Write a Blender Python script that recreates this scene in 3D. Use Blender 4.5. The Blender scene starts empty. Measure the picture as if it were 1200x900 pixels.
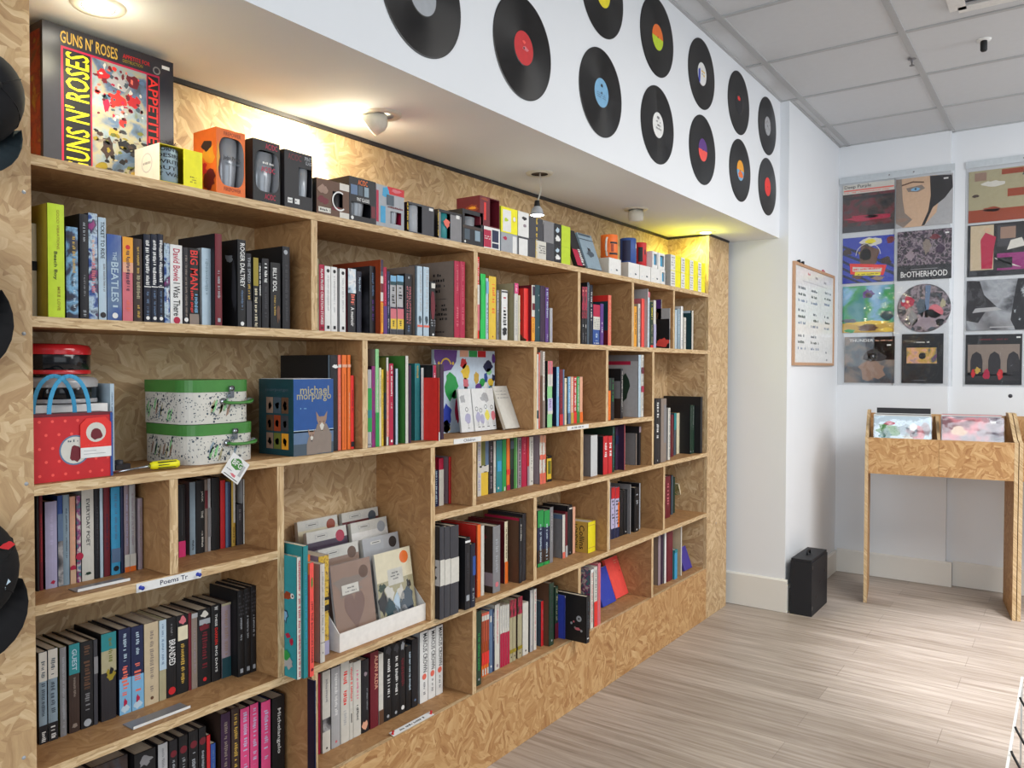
import bpy, math, random
from mathutils import Vector, Matrix

scene = bpy.context.scene
col = scene.collection
PI = math.pi

# ------------------------------------------------------------------ camera
YAW, PITCH, ROLL, FPX = math.radians(35.536), math.radians(-1.198), math.radians(0.149), 921.6
CAM = Vector((1.605, 0.0, 1.36))
_w = Vector((-math.sin(YAW) * math.cos(PITCH), math.cos(YAW) * math.cos(PITCH), math.sin(PITCH)))
_r = Vector((math.cos(YAW), math.sin(YAW), 0))
_u = _r.cross(_w)
R_ = _r * math.cos(ROLL) + _u * math.sin(ROLL)
U_ = -_r * math.sin(ROLL) + _u * math.cos(ROLL)
cam_data = bpy.data.cameras.new('camera')
cam_data.sensor_width = 36.0
cam_data.lens = FPX / 1200 * 36.0
cam_data.clip_start = 0.02
cam = bpy.data.objects.new('camera', cam_data)
col.objects.link(cam)
M = Matrix((R_, U_, -_w)).transposed().to_4x4()
M.translation = CAM
cam.matrix_world = M
scene.camera = cam

def at(px, py, ax, val):
    """measured point of the photograph -> world point on the plane axis=val"""
    d = _w + R_ * ((px - 600) / FPX) + U_ * ((450 - py) / FPX)
    return CAM + d * ((val - CAM[ax]) / d[ax])

# ------------------------------------------------------------------ light and exposure
scene.view_settings.view_transform = 'Standard'
scene.view_settings.look = 'None'
scene.view_settings.exposure = 0.07
scene.view_settings.gamma = 1.0
scene.view_settings.use_curve_mapping = False
world = bpy.data.worlds.new('world')
scene.world = world
world.use_nodes = True
world.node_tree.nodes['Background'].inputs[0].default_value = (0.80, 0.90, 1.0, 1)
world.node_tree.nodes['Background'].inputs[1].default_value = 0.22

def area(name, loc, target, sx, sy, power, color):
    l = bpy.data.lights.new(name, 'AREA')
    l.shape = 'RECTANGLE'; l.size = sx; l.size_y = sy; l.energy = power; l.color = color
    o = bpy.data.objects.new(name, l)
    o.location = loc
    o.rotation_euler = (Vector(target) - Vector(loc)).to_track_quat('-Z', 'Y').to_euler()
    col.objects.link(o)
    return o

def spot(name, loc, target, power, color, angle=70, blend=0.6, radius=0.03):
    l = bpy.data.lights.new(name, 'SPOT')
    l.energy = power; l.color = color; l.spot_size = math.radians(angle); l.spot_blend = blend
    l.shadow_soft_size = radius
    o = bpy.data.objects.new(name, l)
    o.location = loc
    o.rotation_euler = (Vector(target) - Vector(loc)).to_track_quat('-Z', 'Y').to_euler()
    col.objects.link(o)
    return o

# daylight of the shop front behind the camera, the other side's ceiling lamps, an added far fill
area('side_window_daylight', (5.2, 1.9, 1.9), (0.0, 2.5, 1.75), 3.2, 1.9, 30, (0.84, 0.93, 1.0))
area('shopfront_daylight', (2.6, -2.2, 1.8), (0.9, 3.4, 1.6), 2.4, 1.8, 78, (0.88, 0.95, 1.0))
area('ceiling_panel_light', (2.7, 3.1, 2.78), (2.7, 3.1, 0.0), 1.6, 1.8, 92, (1.0, 0.97, 0.92))
area('far_wall_fill_light', (3.2, 4.3, 2.6), (1.2, 5.0, 1.7), 0.9, 0.9, 26, (0.94, 0.97, 1.0))  # added unseen fill that brightens the far wall
spot('ceiling_downlight', (1.86, 4.22, 2.80), (1.66, 4.18, 0.0), 360, (0.98, 0.98, 1.0), 48, 0.75, 0.05)

def bulb(name, loc, power, color, radius=0.025):
    l = bpy.data.lights.new(name, 'POINT'); l.energy = power; l.color = color; l.shadow_soft_size = radius
    o = bpy.data.objects.new(name, l); o.location = loc; col.objects.link(o); return o

# ------------------------------------------------------------------ materials
def lin(c):
    return tuple(((x / 255) / 12.92 if x / 255 <= 0.04045 else ((x / 255 + 0.055) / 1.055) ** 2.4) for x in c)

COL = dict(
    black=(24, 24, 27), ink=(30, 29, 34), dark=(43, 40, 44), char=(62, 62, 68), grey=(128, 127, 130), lgrey=(172, 172, 174),
    white=(226, 226, 224), off=(208, 205, 196), cream=(222, 212, 182), beige=(196, 178, 148), taupe=(136, 122, 112),
    brown=(96, 66, 48), dbrown=(60, 44, 38), tan=(170, 132, 92), rust=(150, 62, 32), orange=(232, 112, 40), amber=(232, 160, 44),
    red=(196, 36, 42), bred=(226, 50, 44), maroon=(108, 28, 40), crim=(176, 28, 66), pink=(220, 76, 130), hot=(222, 48, 118),
    rose=(206, 110, 120), peach=(222, 166, 138), lilac=(172, 168, 200), purple=(92, 52, 130), plum=(56, 32, 60), mag=(140, 40, 110),
    navy=(30, 38, 72), dnavy=(24, 28, 46), blue=(44, 78, 148), royal=(48, 66, 170), sky=(120, 172, 208), pale=(180, 200, 214), cyan=(60, 154, 198),
    teal=(40, 130, 136), dteal=(28, 66, 74), green=(40, 150, 74), bgreen=(30, 190, 84), lgreen=(140, 200, 140), olive=(108, 112, 48),
    dgreen=(34, 58, 44), lime=(186, 210, 44), yellow=(232, 216, 36), gold=(196, 160, 70), mustard=(150, 132, 36), slate=(70, 84, 96),
    steel=(92, 116, 148), ygold=(226, 190, 60), byel=(240, 232, 30), khaki=(168, 160, 128), salmon=(226, 110, 92), coral=(236, 84, 76),
    cardw=(232, 228, 222), pagec=(214, 204, 182), mauve=(150, 134, 142), bluegrey=(136, 156, 170), lav=(188, 182, 214),
    silver=(160, 164, 170), skin=(206, 172, 142), cocoa=(150, 122, 106), tgreen=(70, 132, 60), tealb=(44, 148, 160),
)
MATS = {}

def nodes_mat(name):
    m = bpy.data.materials.new(name)
    m.use_nodes = True
    nt = m.node_tree
    return m, nt, nt.nodes, nt.links, nt.nodes['Principled BSDF']

def paint(c, rough=0.5, metal=0.0, var=0.10, scale=60.0, spec=0.4):
    """plain printed / painted surface with a faint procedural unevenness"""
    if isinstance(c, str):
        key = (c, rough, metal); rgb = COL[c]
    else:
        key = (tuple(c), rough, metal); rgb = c
    if key in MATS: return MATS[key]
    m, nt, N, L, b = nodes_mat('paint_%s' % (c if isinstance(c, str) else '%d_%d_%d' % tuple(c)))
    a = lin(rgb)
    tc = N.new('ShaderNodeTexCoord'); no = N.new('ShaderNodeTexNoise')
    no.inputs['Scale'].default_value = scale; no.inputs['Detail'].default_value = 1
    L.new(tc.outputs['Object'], no.inputs['Vector'])
    mx = N.new('ShaderNodeMix'); mx.data_type = 'RGBA'
    mx.inputs[6].default_value = tuple(x * (1 - var) for x in a) + (1,)
    mx.inputs[7].default_value = tuple(min(1, x * (1 + var)) for x in a) + (1,)
    L.new(no.outputs['Fac'], mx.inputs[0]); L.new(mx.outputs[2], b.inputs['Base Color'])
    b.inputs['Roughness'].default_value = rough; b.inputs['Metallic'].default_value = metal
    b.inputs['Specular IOR Level'].default_value = spec
    MATS[key] = m
    return m

def art(name, cols, scale=6.0, seed=0.0, rough=0.35, detail=4.0, distort=0.35, stretch=(1, 1, 1), const=True):
    """blotches of the given colours (printed pictures that are not legible)"""
    key = ('art', name)
    if key in MATS: return MATS[key]
    m, nt, N, L, b = nodes_mat('print_' + name)
    tc = N.new('ShaderNodeTexCoord'); mp = N.new('ShaderNodeMapping')
    mp.inputs['Location'].default_value = (seed * 3.7, seed * 1.9, seed * 7.3)
    mp.inputs['Scale'].default_value = stretch
    L.new(tc.outputs['Object'], mp.inputs[0])
    no = N.new('ShaderNodeTexNoise'); no.inputs['Scale'].default_value = scale
    no.inputs['Detail'].default_value = detail; no.inputs['Distortion'].default_value = distort
    L.new(mp.outputs[0], no.inputs['Vector'])
    cr = N.new('ShaderNodeValToRGB')
    cr.color_ramp.interpolation = 'LINEAR'
    n = len(cols); els = cr.color_ramp.elements
    while len(els) < n: els.new(0.5)
    for i, c in enumerate(cols):
        els[i].position = 0.32 + 0.36 * i / max(1, n - 1)
        els[i].color = lin(COL[c] if isinstance(c, str) else c) + (1,)
    L.new(no.outputs['Fac'], cr.inputs[0]); L.new(cr.outputs[0], b.inputs['Base Color'])
    b.inputs['Roughness'].default_value = rough
    MATS[key] = m
    return m

def tweed(name, c1, c2, scale=200):
    key = ('tweed', name)
    if key in MATS: return MATS[key]
    m, nt, N, L, b = nodes_mat('print_' + name)
    tc = N.new('ShaderNodeTexCoord'); ck = N.new('ShaderNodeTexChecker'); ck.inputs['Scale'].default_value = scale
    ck.inputs['Color1'].default_value = lin(COL[c1]) + (1,); ck.inputs['Color2'].default_value = lin(COL[c2]) + (1,)
    L.new(tc.outputs['Object'], ck.inputs[0]); L.new(ck.outputs[0], b.inputs['Base Color'])
    b.inputs['Roughness'].default_value = 0.6
    MATS[key] = m
    return m

def osb(name, ramp, gain=1.0, edge=False, warp=0.02, mixv=0.5, fib=0.5, base=0.0):
    m, nt, N, L, b = nodes_mat(name)
    uv = N.new('ShaderNodeUVMap'); uv.uv_map = 'UVMap'
    def math_(op, a, v=None):
        n = N.new('ShaderNodeMath'); n.operation = op
        L.new(a, n.inputs[0])
        if v is not None:
            if hasattr(v, 'type') or hasattr(v, 'links'): L.new(v, n.inputs[1])
            else: n.inputs[1].default_value = v
        return n.outputs[0]
    def layer(off, cell, sc):
        mp = N.new('ShaderNodeMapping'); mp.inputs['Location'].default_value = (off, off * 1.7, 0)
        L.new(uv.outputs[0], mp.inputs[0])
        nz = N.new('ShaderNodeTexNoise'); nz.inputs['Scale'].default_value = 14; nz.inputs['Detail'].default_value = 2
        L.new(mp.outputs[0], nz.inputs['Vector'])
        add = N.new('ShaderNodeMixRGB'); add.blend_type = 'LINEAR_LIGHT'; add.inputs[0].default_value = warp
        L.new(mp.outputs[0], add.inputs[1]); L.new(nz.outputs['Color'], add.inputs[2])
        big = N.new('ShaderNodeTexVoronoi'); big.voronoi_dimensions = '2D'; big.inputs['Scale'].default_value = cell
        L.new(add.outputs[0], big.inputs['Vector'])
        sp = N.new('ShaderNodeSeparateColor'); L.new(big.outputs['Color'], sp.inputs[0])
        ang = math_('MULTIPLY', sp.outputs[0], 0.0 if edge else 3.1)
        vr = N.new('ShaderNodeVectorRotate'); vr.rotation_type = 'Z_AXIS'
        L.new(add.outputs[0], vr.inputs['Vector']); L.new(ang, vr.inputs['Angle'])
        m2 = N.new('ShaderNodeMapping'); m2.inputs['Scale'].default_value = sc
        L.new(vr.outputs[0], m2.inputs[0])
        vo = N.new('ShaderNodeTexVoronoi'); vo.voronoi_dimensions = '2D'; vo.inputs['Scale'].default_value = 1
        L.new(m2.outputs[0], vo.inputs['Vector'])
        s2 = N.new('ShaderNodeSeparateColor'); L.new(vo.outputs['Color'], s2.inputs[0])
        g = N.new('ShaderNodeTexNoise'); g.inputs['Scale'].default_value = 1.1; g.inputs['Detail'].default_value = 5; g.inputs['Roughness'].default_value = 0.62
        L.new(m2.outputs[0], g.inputs['Vector'])
        return s2.outputs[0], g.outputs['Fac'], sp.outputs[1]
    if edge:
        a1, g1, k1 = layer(0.3, 3.0, (22, 230, 1)); a2, g2, k2 = layer(1.9, 5.0, (45, 340, 1))
    else:
        a1, g1, k1 = layer(0.3, 19.0, (15, 95, 1)); a2, g2, k2 = layer(1.9, 12.0, (10, 62, 1))
    msk = N.new('ShaderNodeTexNoise'); msk.inputs['Scale'].default_value = 9; msk.inputs['Detail'].default_value = 3
    L.new(uv.outputs[0], msk.inputs['Vector'])
    sel = math_('GREATER_THAN', msk.outputs['Fac'], 0.5)
    mx = N.new('ShaderNodeMix'); L.new(sel, mx.inputs[0]); L.new(a1, mx.inputs[2]); L.new(a2, mx.inputs[3])
    mg = N.new('ShaderNodeMix'); L.new(sel, mg.inputs[0]); L.new(g1, mg.inputs[2]); L.new(g2, mg.inputs[3])
    v = math_('MULTIPLY', mx.outputs[0], mixv)
    gg = math_('MULTIPLY', mg.outputs[0], fib)
    s = math_('ADD', math_('ADD', v, gg), base)
    cr = N.new('ShaderNodeValToRGB')
    els = cr.color_ramp.elements
    while len(els) < len(ramp): els.new(0.5)
    for i, (p, c) in enumerate(ramp):
        els[i].position = p; els[i].color = tuple(x * gain for x in lin(c)) + (1,)
    L.new(s, cr.inputs[0])
    L.new(cr.outputs[0], b.inputs['Base Color'])
    bp = N.new('ShaderNodeBump'); bp.inputs['Strength'].default_value = 0.25; bp.inputs['Distance'].default_value = 0.002
    L.new(s, bp.inputs['Height']); L.new(bp.outputs[0], b.inputs['Normal'])
    b.inputs['Roughness'].default_value = 0.62
    return m

OSB = osb('oriented_strand_board', [(0.12, (122, 80, 44)), (0.28, (162, 114, 68)), (0.48, (184, 140, 90)), (0.66, (200, 160, 110)), (0.9, (220, 188, 140))], mixv=0.36, fib=0.66)
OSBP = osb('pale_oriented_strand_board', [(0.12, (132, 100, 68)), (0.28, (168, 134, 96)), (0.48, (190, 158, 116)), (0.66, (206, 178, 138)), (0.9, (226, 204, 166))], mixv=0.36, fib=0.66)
OSBS = osb('strand_board_smooth_side', [(0.12, (122, 86, 54)), (0.35, (158, 116, 74)), (0.55, (174, 132, 86)), (0.8, (194, 155, 110))], mixv=0.22, fib=0.75, base=0.0, warp=0.03)
OSBE = osb('oriented_strand_board_edge', [(0.15, (134, 104, 72)), (0.35, (186, 154, 112)), (0.6, (210, 182, 140)), (0.85, (226, 204, 166))], edge=True, mixv=0.4, fib=0.6, warp=0.006)

def wall_mat(name, c, rough=0.85, var=0.03, scale=3.0, bump=0.05, bscale=300):
    m, nt, N, L, b = nodes_mat(name)
    tc = N.new('ShaderNodeTexCoord'); no = N.new('ShaderNodeTexNoise')
    no.inputs['Scale'].default_value = scale; no.inputs['Detail'].default_value = 4
    L.new(tc.outputs['Object'], no.inputs['Vector'])
    a = lin(c)
    mx = N.new('ShaderNodeMix'); mx.data_type = 'RGBA'
    mx.inputs[6].default_value = tuple(x * (1 - var) for x in a) + (1,)
    mx.inputs[7].default_value = tuple(min(1, x * (1 + var)) for x in a) + (1,)
    L.new(no.outputs['Fac'], mx.inputs[0]); L.new(mx.outputs[2], b.inputs['Base Color'])
    n2 = N.new('ShaderNodeTexNoise'); n2.inputs['Scale'].default_value = bscale; n2.inputs['Detail'].default_value = 2
    L.new(tc.outputs['Object'], n2.inputs['Vector'])
    bp = N.new('ShaderNodeBump'); bp.inputs['Strength'].default_value = bump; bp.inputs['Distance'].default_value = 0.002
    L.new(n2.outputs['Fac'], bp.inputs['Height']); L.new(bp.outputs[0], b.inputs['Normal'])
    b.inputs['Roughness'].default_value = rough
    return m

WALL = wall_mat('white_wall_paint', (226, 229, 233))
CEILM = wall_mat('mineral_ceiling_tile', (206, 209, 213), var=0.03, scale=30, bump=0.3, bscale=500)
TBAR = wall_mat('ceiling_grid_metal', (176, 178, 180), rough=0.5)
SKIRT = wall_mat('skirting_gloss_paint', (224, 222, 216), rough=0.45, bump=0.0)

def floor_mat():
    m, nt, N, L, b = nodes_mat('grey_oak_vinyl_planks')
    tc = N.new('ShaderNodeTexCoord')
    br = N.new('ShaderNodeTexBrick')
    br.inputs['Scale'].default_value = 1.0
    br.inputs['Brick Width'].default_value = 1.22; br.inputs['Row Height'].default_value = 0.152
    br.inputs['Mortar Size'].default_value = 0.0012; br.inputs['Mortar Smooth'].default_value = 0.2
    br.inputs['Color1'].default_value = lin((168, 156, 146)) + (1,); br.inputs['Color2'].default_value = lin((190, 179, 170)) + (1,)
    br.inputs['Mortar'].default_value = lin((146, 134, 126)) + (1,)
    br.offset = 0.37
    L.new(tc.outputs['Object'], br.inputs['Vector'])
    mp = N.new('ShaderNodeMapping'); mp.inputs['Scale'].default_value = (1.4, 26, 1)
    L.new(tc.outputs['Object'], mp.inputs[0])
    no = N.new('ShaderNodeTexNoise'); no.inputs['Scale'].default_value = 1.6; no.inputs['Detail'].default_value = 7
    no.inputs['Roughness'].default_value = 0.65; no.inputs['Distortion'].default_value = 0.5
    L.new(mp.outputs[0], no.inputs['Vector'])
    cr = N.new('ShaderNodeValToRGB')
    cr.color_ramp.elements[0].position = 0.34; cr.color_ramp.elements[0].color = (0.60, 0.56, 0.52, 1)
    cr.color_ramp.elements[1].position = 0.66; cr.color_ramp.elements[1].color = (1.08, 1.08, 1.08, 1)
    L.new(no.outputs['Fac'], cr.inputs[0])
    mu = N.new('ShaderNodeMix'); mu.data_type = 'RGBA'; mu.blend_type = 'MULTIPLY'; mu.inputs[0].default_value = 1.0
    L.new(br.outputs['Color'], mu.inputs[6]); L.new(cr.outputs[0], mu.inputs[7])
    L.new(mu.outputs[2], b.inputs['Base Color'])
    b.inputs['Roughness'].default_value = 0.42
    bp = N.new('ShaderNodeBump'); bp.inputs['Strength'].default_value = 0.12; bp.inputs['Distance'].default_value = 0.002
    L.new(no.outputs['Fac'], bp.inputs['Height']); L.new(bp.outputs[0], b.inputs['Normal'])
    return m
FLOOR = floor_mat()

def vinyl_mat():
    m, nt, N, L, b = nodes_mat('grooved_black_vinyl')
    b.inputs['Base Color'].default_value = (0.004, 0.004, 0.005, 1); b.inputs['Specular IOR Level'].default_value = 0.35
    b.inputs['Roughness'].default_value = 0.30
    b.inputs['Anisotropic'].default_value = 0.8
    tg = N.new('ShaderNodeTangent'); tg.direction_type = 'RADIAL'; tg.axis = 'X'
    L.new(tg.outputs[0], b.inputs['Tangent'])
    tc = N.new('ShaderNodeTexCoord'); wv = N.new('ShaderNodeTexWave'); wv.wave_type = 'RINGS'; wv.rings_direction = 'X'
    wv.inputs['Scale'].default_value = 90
    L.new(tc.outputs['Object'], wv.inputs[0])
    bp = N.new('ShaderNodeBump'); bp.inputs['Strength'].default_value = 0.1; bp.inputs['Distance'].default_value = 0.0005
    L.new(wv.outputs['Fac'], bp.inputs['Height']); L.new(bp.outputs[0], b.inputs['Normal'])
    return m
VINYL = vinyl_mat()

def glow(name, c, s):
    m, nt, N, L, b = nodes_mat(name)
    b.inputs['Base Color'].default_value = (1, 1, 1, 1)
    b.inputs['Emission Color'].default_value = tuple(c) + (1,); b.inputs['Emission Strength'].default_value = s
    return m

def film(name, tint=(0.995, 0.997, 1.0), amount=0.045, rough=0.08):
    m = bpy.data.materials.new(name); m.use_nodes = True
    N, L = m.node_tree.nodes, m.node_tree.links
    N.clear()
    o = N.new('ShaderNodeOutputMaterial'); mx = N.new('ShaderNodeMixShader'); t = N.new('ShaderNodeBsdfTransparent')
    g = N.new('ShaderNodeBsdfGlossy'); g.inputs['Roughness'].default_value = rough
    t.inputs[0].default_value = tuple(tint) + (1,)
    tc = N.new('ShaderNodeTexCoord'); no = N.new('ShaderNodeTexNoise'); no.inputs['Scale'].default_value = 9
    bp = N.new('ShaderNodeBump'); bp.inputs['Strength'].default_value = 0.5; bp.inputs['Distance'].default_value = 0.01
    L.new(tc.outputs['Object'], no.inputs['Vector']); L.new(no.outputs['Fac'], bp.inputs['Height']); L.new(bp.outputs[0], g.inputs['Normal'])
    mx.inputs[0].default_value = amount
    L.new(t.outputs[0], mx.inputs[1]); L.new(g.outputs[0], mx.inputs[2]); L.new(mx.outputs[0], o.inputs[0])
    return m
FILM = film('clear_plastic_film')
PAGES = None
def pages_mat():
    m, nt, N, L, b = nodes_mat('paper_page_edges')
    tc = N.new('ShaderNodeTexCoord'); mp = N.new('ShaderNodeMapping'); mp.inputs['Scale'].default_value = (2, 900, 2)
    no = N.new('ShaderNodeTexNoise'); no.inputs['Scale'].default_value = 1.0
    L.new(tc.outputs['Object'], mp.inputs[0]); L.new(mp.outputs[0], no.inputs['Vector'])
    mx = N.new('ShaderNodeMix'); mx.data_type = 'RGBA'
    mx.inputs[6].default_value = lin((172, 158, 136)) + (1,); mx.inputs[7].default_value = lin((222, 214, 196)) + (1,)
    L.new(no.outputs['Fac'], mx.inputs[0]); L.new(mx.outputs[2], b.inputs['Base Color'])
    b.inputs['Roughness'].default_value = 0.9
    return m
PAGES = pages_mat()

# ------------------------------------------------------------------ geometry helpers
_txt = {}
def glyphs(s):
    if s in _txt: return _txt[s]
    cu = bpy.data.curves.new('lettering', 'FONT'); cu.body = s; cu.resolution_u = 2; cu.offset = 0.012
    ob = bpy.data.objects.new('lettering', cu)
    me = bpy.data.meshes.new_from_object(ob)
    vs = [(v.co.x, v.co.y) for v in me.vertices]; fs = [tuple(p.vertices) for p in me.polygons]
    bpy.data.objects.remove(ob); bpy.data.meshes.remove(me); bpy.data.curves.remove(cu)
    if not vs:
        _txt[s] = ([], [], 1, 1); return _txt[s]
    x0 = min(v[0] for v in vs); x1 = max(v[0] for v in vs); y0 = min(v[1] for v in vs); y1 = max(v[1] for v in vs)
    vs = [((x - x0) / (x1 - x0), (y - y0) / (y1 - y0)) for x, y in vs]
    _txt[s] = (vs, fs, x1 - x0, y1 - y0)
    return _txt[s]

_rnd = random.Random(7)
class MB:
    def __init__(s): s.v = []; s.f = []; s.m = []; s.uv = []; s.mats = []; s.sm = []
    def mi(s, m):
        if isinstance(m, (str, tuple)): m = paint(m)
        if m not in s.mats: s.mats.append(m)
        return s.mats.index(m)
    def face(s, pts, m, uv=None, smooth=False):
        i = len(s.v); s.v += [tuple(p) for p in pts]; s.f.append(tuple(range(i, i + len(pts)))); s.m.append(s.mi(m))
        s.uv.append(uv or [(0, 0)] * len(pts)); s.sm.append(smooth)
    def box(s, a, b, m, edge=None, emax=0.03, off=None):
        """axis aligned box with metre UVs; thin faces may take the edge material"""
        x0, y0, z0 = a; x1, y1, z1 = b
        ox, oy = off or (_rnd.uniform(0, 9), _rnd.uniform(0, 9))
        def q(p, ax):
            o = [k for k in range(3) if k != ax]
            w = [max(pp[k] for pp in p) - min(pp[k] for pp in p) for k in o]
            mm = edge if (edge is not None and min(w) < emax) else m
            if w[0] < w[1]: o = o[::-1]
            s.face(p, mm, [(pp[o[0]] + ox, pp[o[1]] + oy + 0.37 * ax) for pp in p])
        q([(x0, y0, z0), (x0, y0, z1), (x0, y1, z1), (x0, y1, z0)], 0)
        q([(x1, y0, z0), (x1, y1, z0), (x1, y1, z1), (x1, y0, z1)], 0)
        q([(x0, y0, z0), (x1, y0, z0), (x1, y0, z1), (x0, y0, z1)], 1)
        q([(x0, y1, z0), (x0, y1, z1), (x1, y1, z1), (x1, y1, z0)], 1)
        q([(x0, y0, z0), (x0, y1, z0), (x1, y1, z0), (x1, y0, z0)], 2)
        q([(x0, y0, z1), (x1, y0, z1), (x1, y1, z1), (x0, y1, z1)], 2)
    def mesh(s, vs, fs, m, smooth=False):
        i = len(s.v); s.v += [tuple(p) for p in vs]; k = s.mi(m)
        for f in fs:
            s.f.append(tuple(i + j for j in f)); s.m.append(k); s.uv.append([(vs[j][0], vs[j][1]) for j in f]); s.sm.append(smooth)
    def prism(s, poly, axis, a, b, m, side=None):
        """polygon (2D, in the two other axes, in order) pulled along axis from a to b"""
        def P(p, t):
            c = list(p); c.insert(axis, t); return tuple(c)
        n = len(poly)
        s.face([P(p, a) for p in poly], m, list(poly)); s.face([P(p, b) for p in reversed(poly)], m, list(reversed(poly)))
        for i in range(n):
            p, q = poly[i], poly[(i + 1) % n]
            s.face([P(p, a), P(p, b), P(q, b), P(q, a)], side or m)
    def lathe(s, prof, m, c=(0, 0, 0), n=24, axis=2, a0=0.0, a1=2 * PI, smooth=True):
        full = abs(a1 - a0 - 2 * PI) < 1e-6
        k = n if full else n + 1
        vs = []
        for r, h in prof:
            for j in range(k):
                t = a0 + (a1 - a0) * j / n
                p = [r * math.cos(t), r * math.sin(t)]; p.insert(axis, h)
                vs.append((p[0] + c[0], p[1] + c[1], p[2] + c[2]))
        fs = []
        for i in range(len(prof) - 1):
            for j in range(n):
                jj = (j + 1) % k
                fs.append((i * k + j, i * k + jj, (i + 1) * k + jj, (i + 1) * k + j))
        s.mesh(vs, fs, m, smooth)
    def tube(s, pts, r, m, n=8, sq=1.0):
        pts = [Vector(p) for p in pts]; vs = []; fs = []
        for i, p in enumerate(pts):
            d = (pts[min(i + 1, len(pts) - 1)] - pts[max(i - 1, 0)]).normalized()
            a = Vector((0, 0, 1)) if abs(d.z) < 0.9 else Vector((1, 0, 0))
            e1 = d.cross(a).normalized(); e2 = d.cross(e1)
            rr = r[i] if isinstance(r, (list, tuple)) else r
            for j in range(n):
                t = 2 * PI * j / n
                vs.append(p + e1 * rr * math.cos(t) + e2 * rr * sq * math.sin(t))
        for i in range(len(pts) - 1):
            for j in range(n):
                fs.append((i * n + j, i * n + (j + 1) % n, (i + 1) * n + (j + 1) % n, (i + 1) * n + j))
        fs.append(tuple(range(n))[::-1]); fs.append(tuple((len(pts) - 1) * n + j for j in range(n)))
        s.mesh(vs, fs, m, True)
    def build(s, name, parent=None, loc=None, local=False):
        me = bpy.data.meshes.new(name)
        if loc is not None: o = Vector(loc)
        elif parent is not None and not local:
            t = parent
            while t.parent: t = t.parent
            o = Vector(t.location)
        else: o = Vector((0, 0, 0))
        me.from_pydata([tuple(Vector(v) - o) for v in s.v], [], s.f)
        uvl = me.uv_layers.new(name='UVMap'); k = 0
        for uv in s.uv:
            for c in uv:
                uvl.data[k].uv = c; k += 1
        for mm in s.mats: me.materials.append(mm)
        for p, i, sm in zip(me.polygons, s.m, s.sm): p.material_index = i; p.use_smooth = sm
        ob = bpy.data.objects.new(name, me); col.objects.link(ob)
        if parent is not None: ob.parent = parent
        else: ob.location = o
        return ob

class Panel:
    """decoration on a flat rectangle: u runs right, v runs up, both 0..1; sits a hair above it"""
    def __init__(s, mb, o, U, V, lift=0.00015):
        s.mb = mb; s.o = Vector(o); s.U = Vector(U); s.V = Vector(V); s.n = s.U.cross(s.V).normalized(); s.k = 1; s.lift = lift
    def P(s, u, v): return s.o + s.U * u + s.V * v + s.n * (s.lift * s.k)
    def quad(s, u0, u1, v0, v1, m): s.mb.face([s.P(u0, v0), s.P(u1, v0), s.P(u1, v1), s.P(u0, v1)], m); 
    def poly(s, pts, m): s.mb.face([s.P(*p) for p in pts], m)
    def up(s): s.k += 1; return s
    def disc(s, u, v, r, m, n=20, r2=None):
        w = s.U.length; h = s.V.length
        s.poly([(u + r * math.cos(2 * PI * i / n) / w, v + (r2 or r) * math.sin(2 * PI * i / n) / h) for i in range(n)], m)
    def ring(s, u, v, r, t, m, n=24, a0=0, a1=2 * PI):
        w = s.U.length; h = s.V.length
        for i in range(n):
            p = a0 + (a1 - a0) * i / n; q = a0 + (a1 - a0) * (i + 1) / n
            s.poly([(u + R * math.cos(A) / w, v + R * math.sin(A) / h) for R, A in ((r, p), (r + t, p), (r + t, q), (r, q))], m)
    def blob(s, u, v, ru, rv, m, seed=0, n=14, j=0.35):
        R = random.Random(seed * 131 + int(u * 97) + int(v * 53))
        s.poly([(u + ru * (1 + R.uniform(-j, j)) * math.cos(2 * PI * i / n), v + rv * (1 + R.uniform(-j, j)) * math.sin(2 * PI * i / n)) for i in range(n)], m)
    def text(s, t, u0, u1, v0, v1, m, rot=0):
        """fit text into the cell; rot 0 reads right, -1 reads downwards (spines), 1 reads upwards"""
        vs, fs, _, _ = glyphs(t)
        if rot == 0: pts = [s.P(u0 + x * (u1 - u0), v0 + y * (v1 - v0)) for x, y in vs]
        elif rot == -1: pts = [s.P(u0 + y * (u1 - u0), v1 - x * (v1 - v0)) for x, y in vs]
        else: pts = [s.P(u1 - y * (u1 - u0), v0 + x * (v1 - v0)) for x, y in vs]
        s.mb.mesh(pts, fs, m)
    def marks(s, u0, u1, v0, v1, m, seed=0, vertical=True, lines=1, dens=0.6):
        """a line of print too small to read: strokes of uneven length"""
        R = random.Random(seed)
        if vertical:
            du = (u1 - u0) / lines
            for l in range(lines):
                p = v1
                h = abs(v1 - v0)
                st = s.U.length * du * 0.35 / s.V.length
                while p > v0:
                    w = st * R.uniform(0.5, 1.3)
                    if R.random() < dens + 0.2:
                        a = u0 + du * (l + R.uniform(0.10, 0.3)); b = u0 + du * (l + R.uniform(0.65, 0.9))
                        s.quad(a, b, max(v0, p - w * 0.6), p, m)
                    p -= w
        else:
            dv = (v1 - v0) / lines
            for l in range(lines):
                p = u0; st = s.V.length * dv * 0.5 / s.U.length
                while p < u1:
                    w = st * R.uniform(0.6, 1.6)
                    if R.random() < dens + 0.15:
                        s.quad(p, min(u1, p + w * 0.7), v0 + dv * (l + 0.25), v0 + dv * (l + R.uniform(0.6, 0.85)), m)
                    p += w

def tag(o, label=None, cat=None, group=None, kind=None):
    if label: o['label'] = label
    if cat: o['category'] = cat
    if group: o['group'] = group
    if kind: o['kind'] = kind
    return o
def empty(name, loc, rot=(0, 0, 0)):
    o = bpy.data.objects.new(name, None); col.objects.link(o); o.location = loc; o.rotation_euler = rot
    o.empty_display_size = 0.02
    return o

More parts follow.
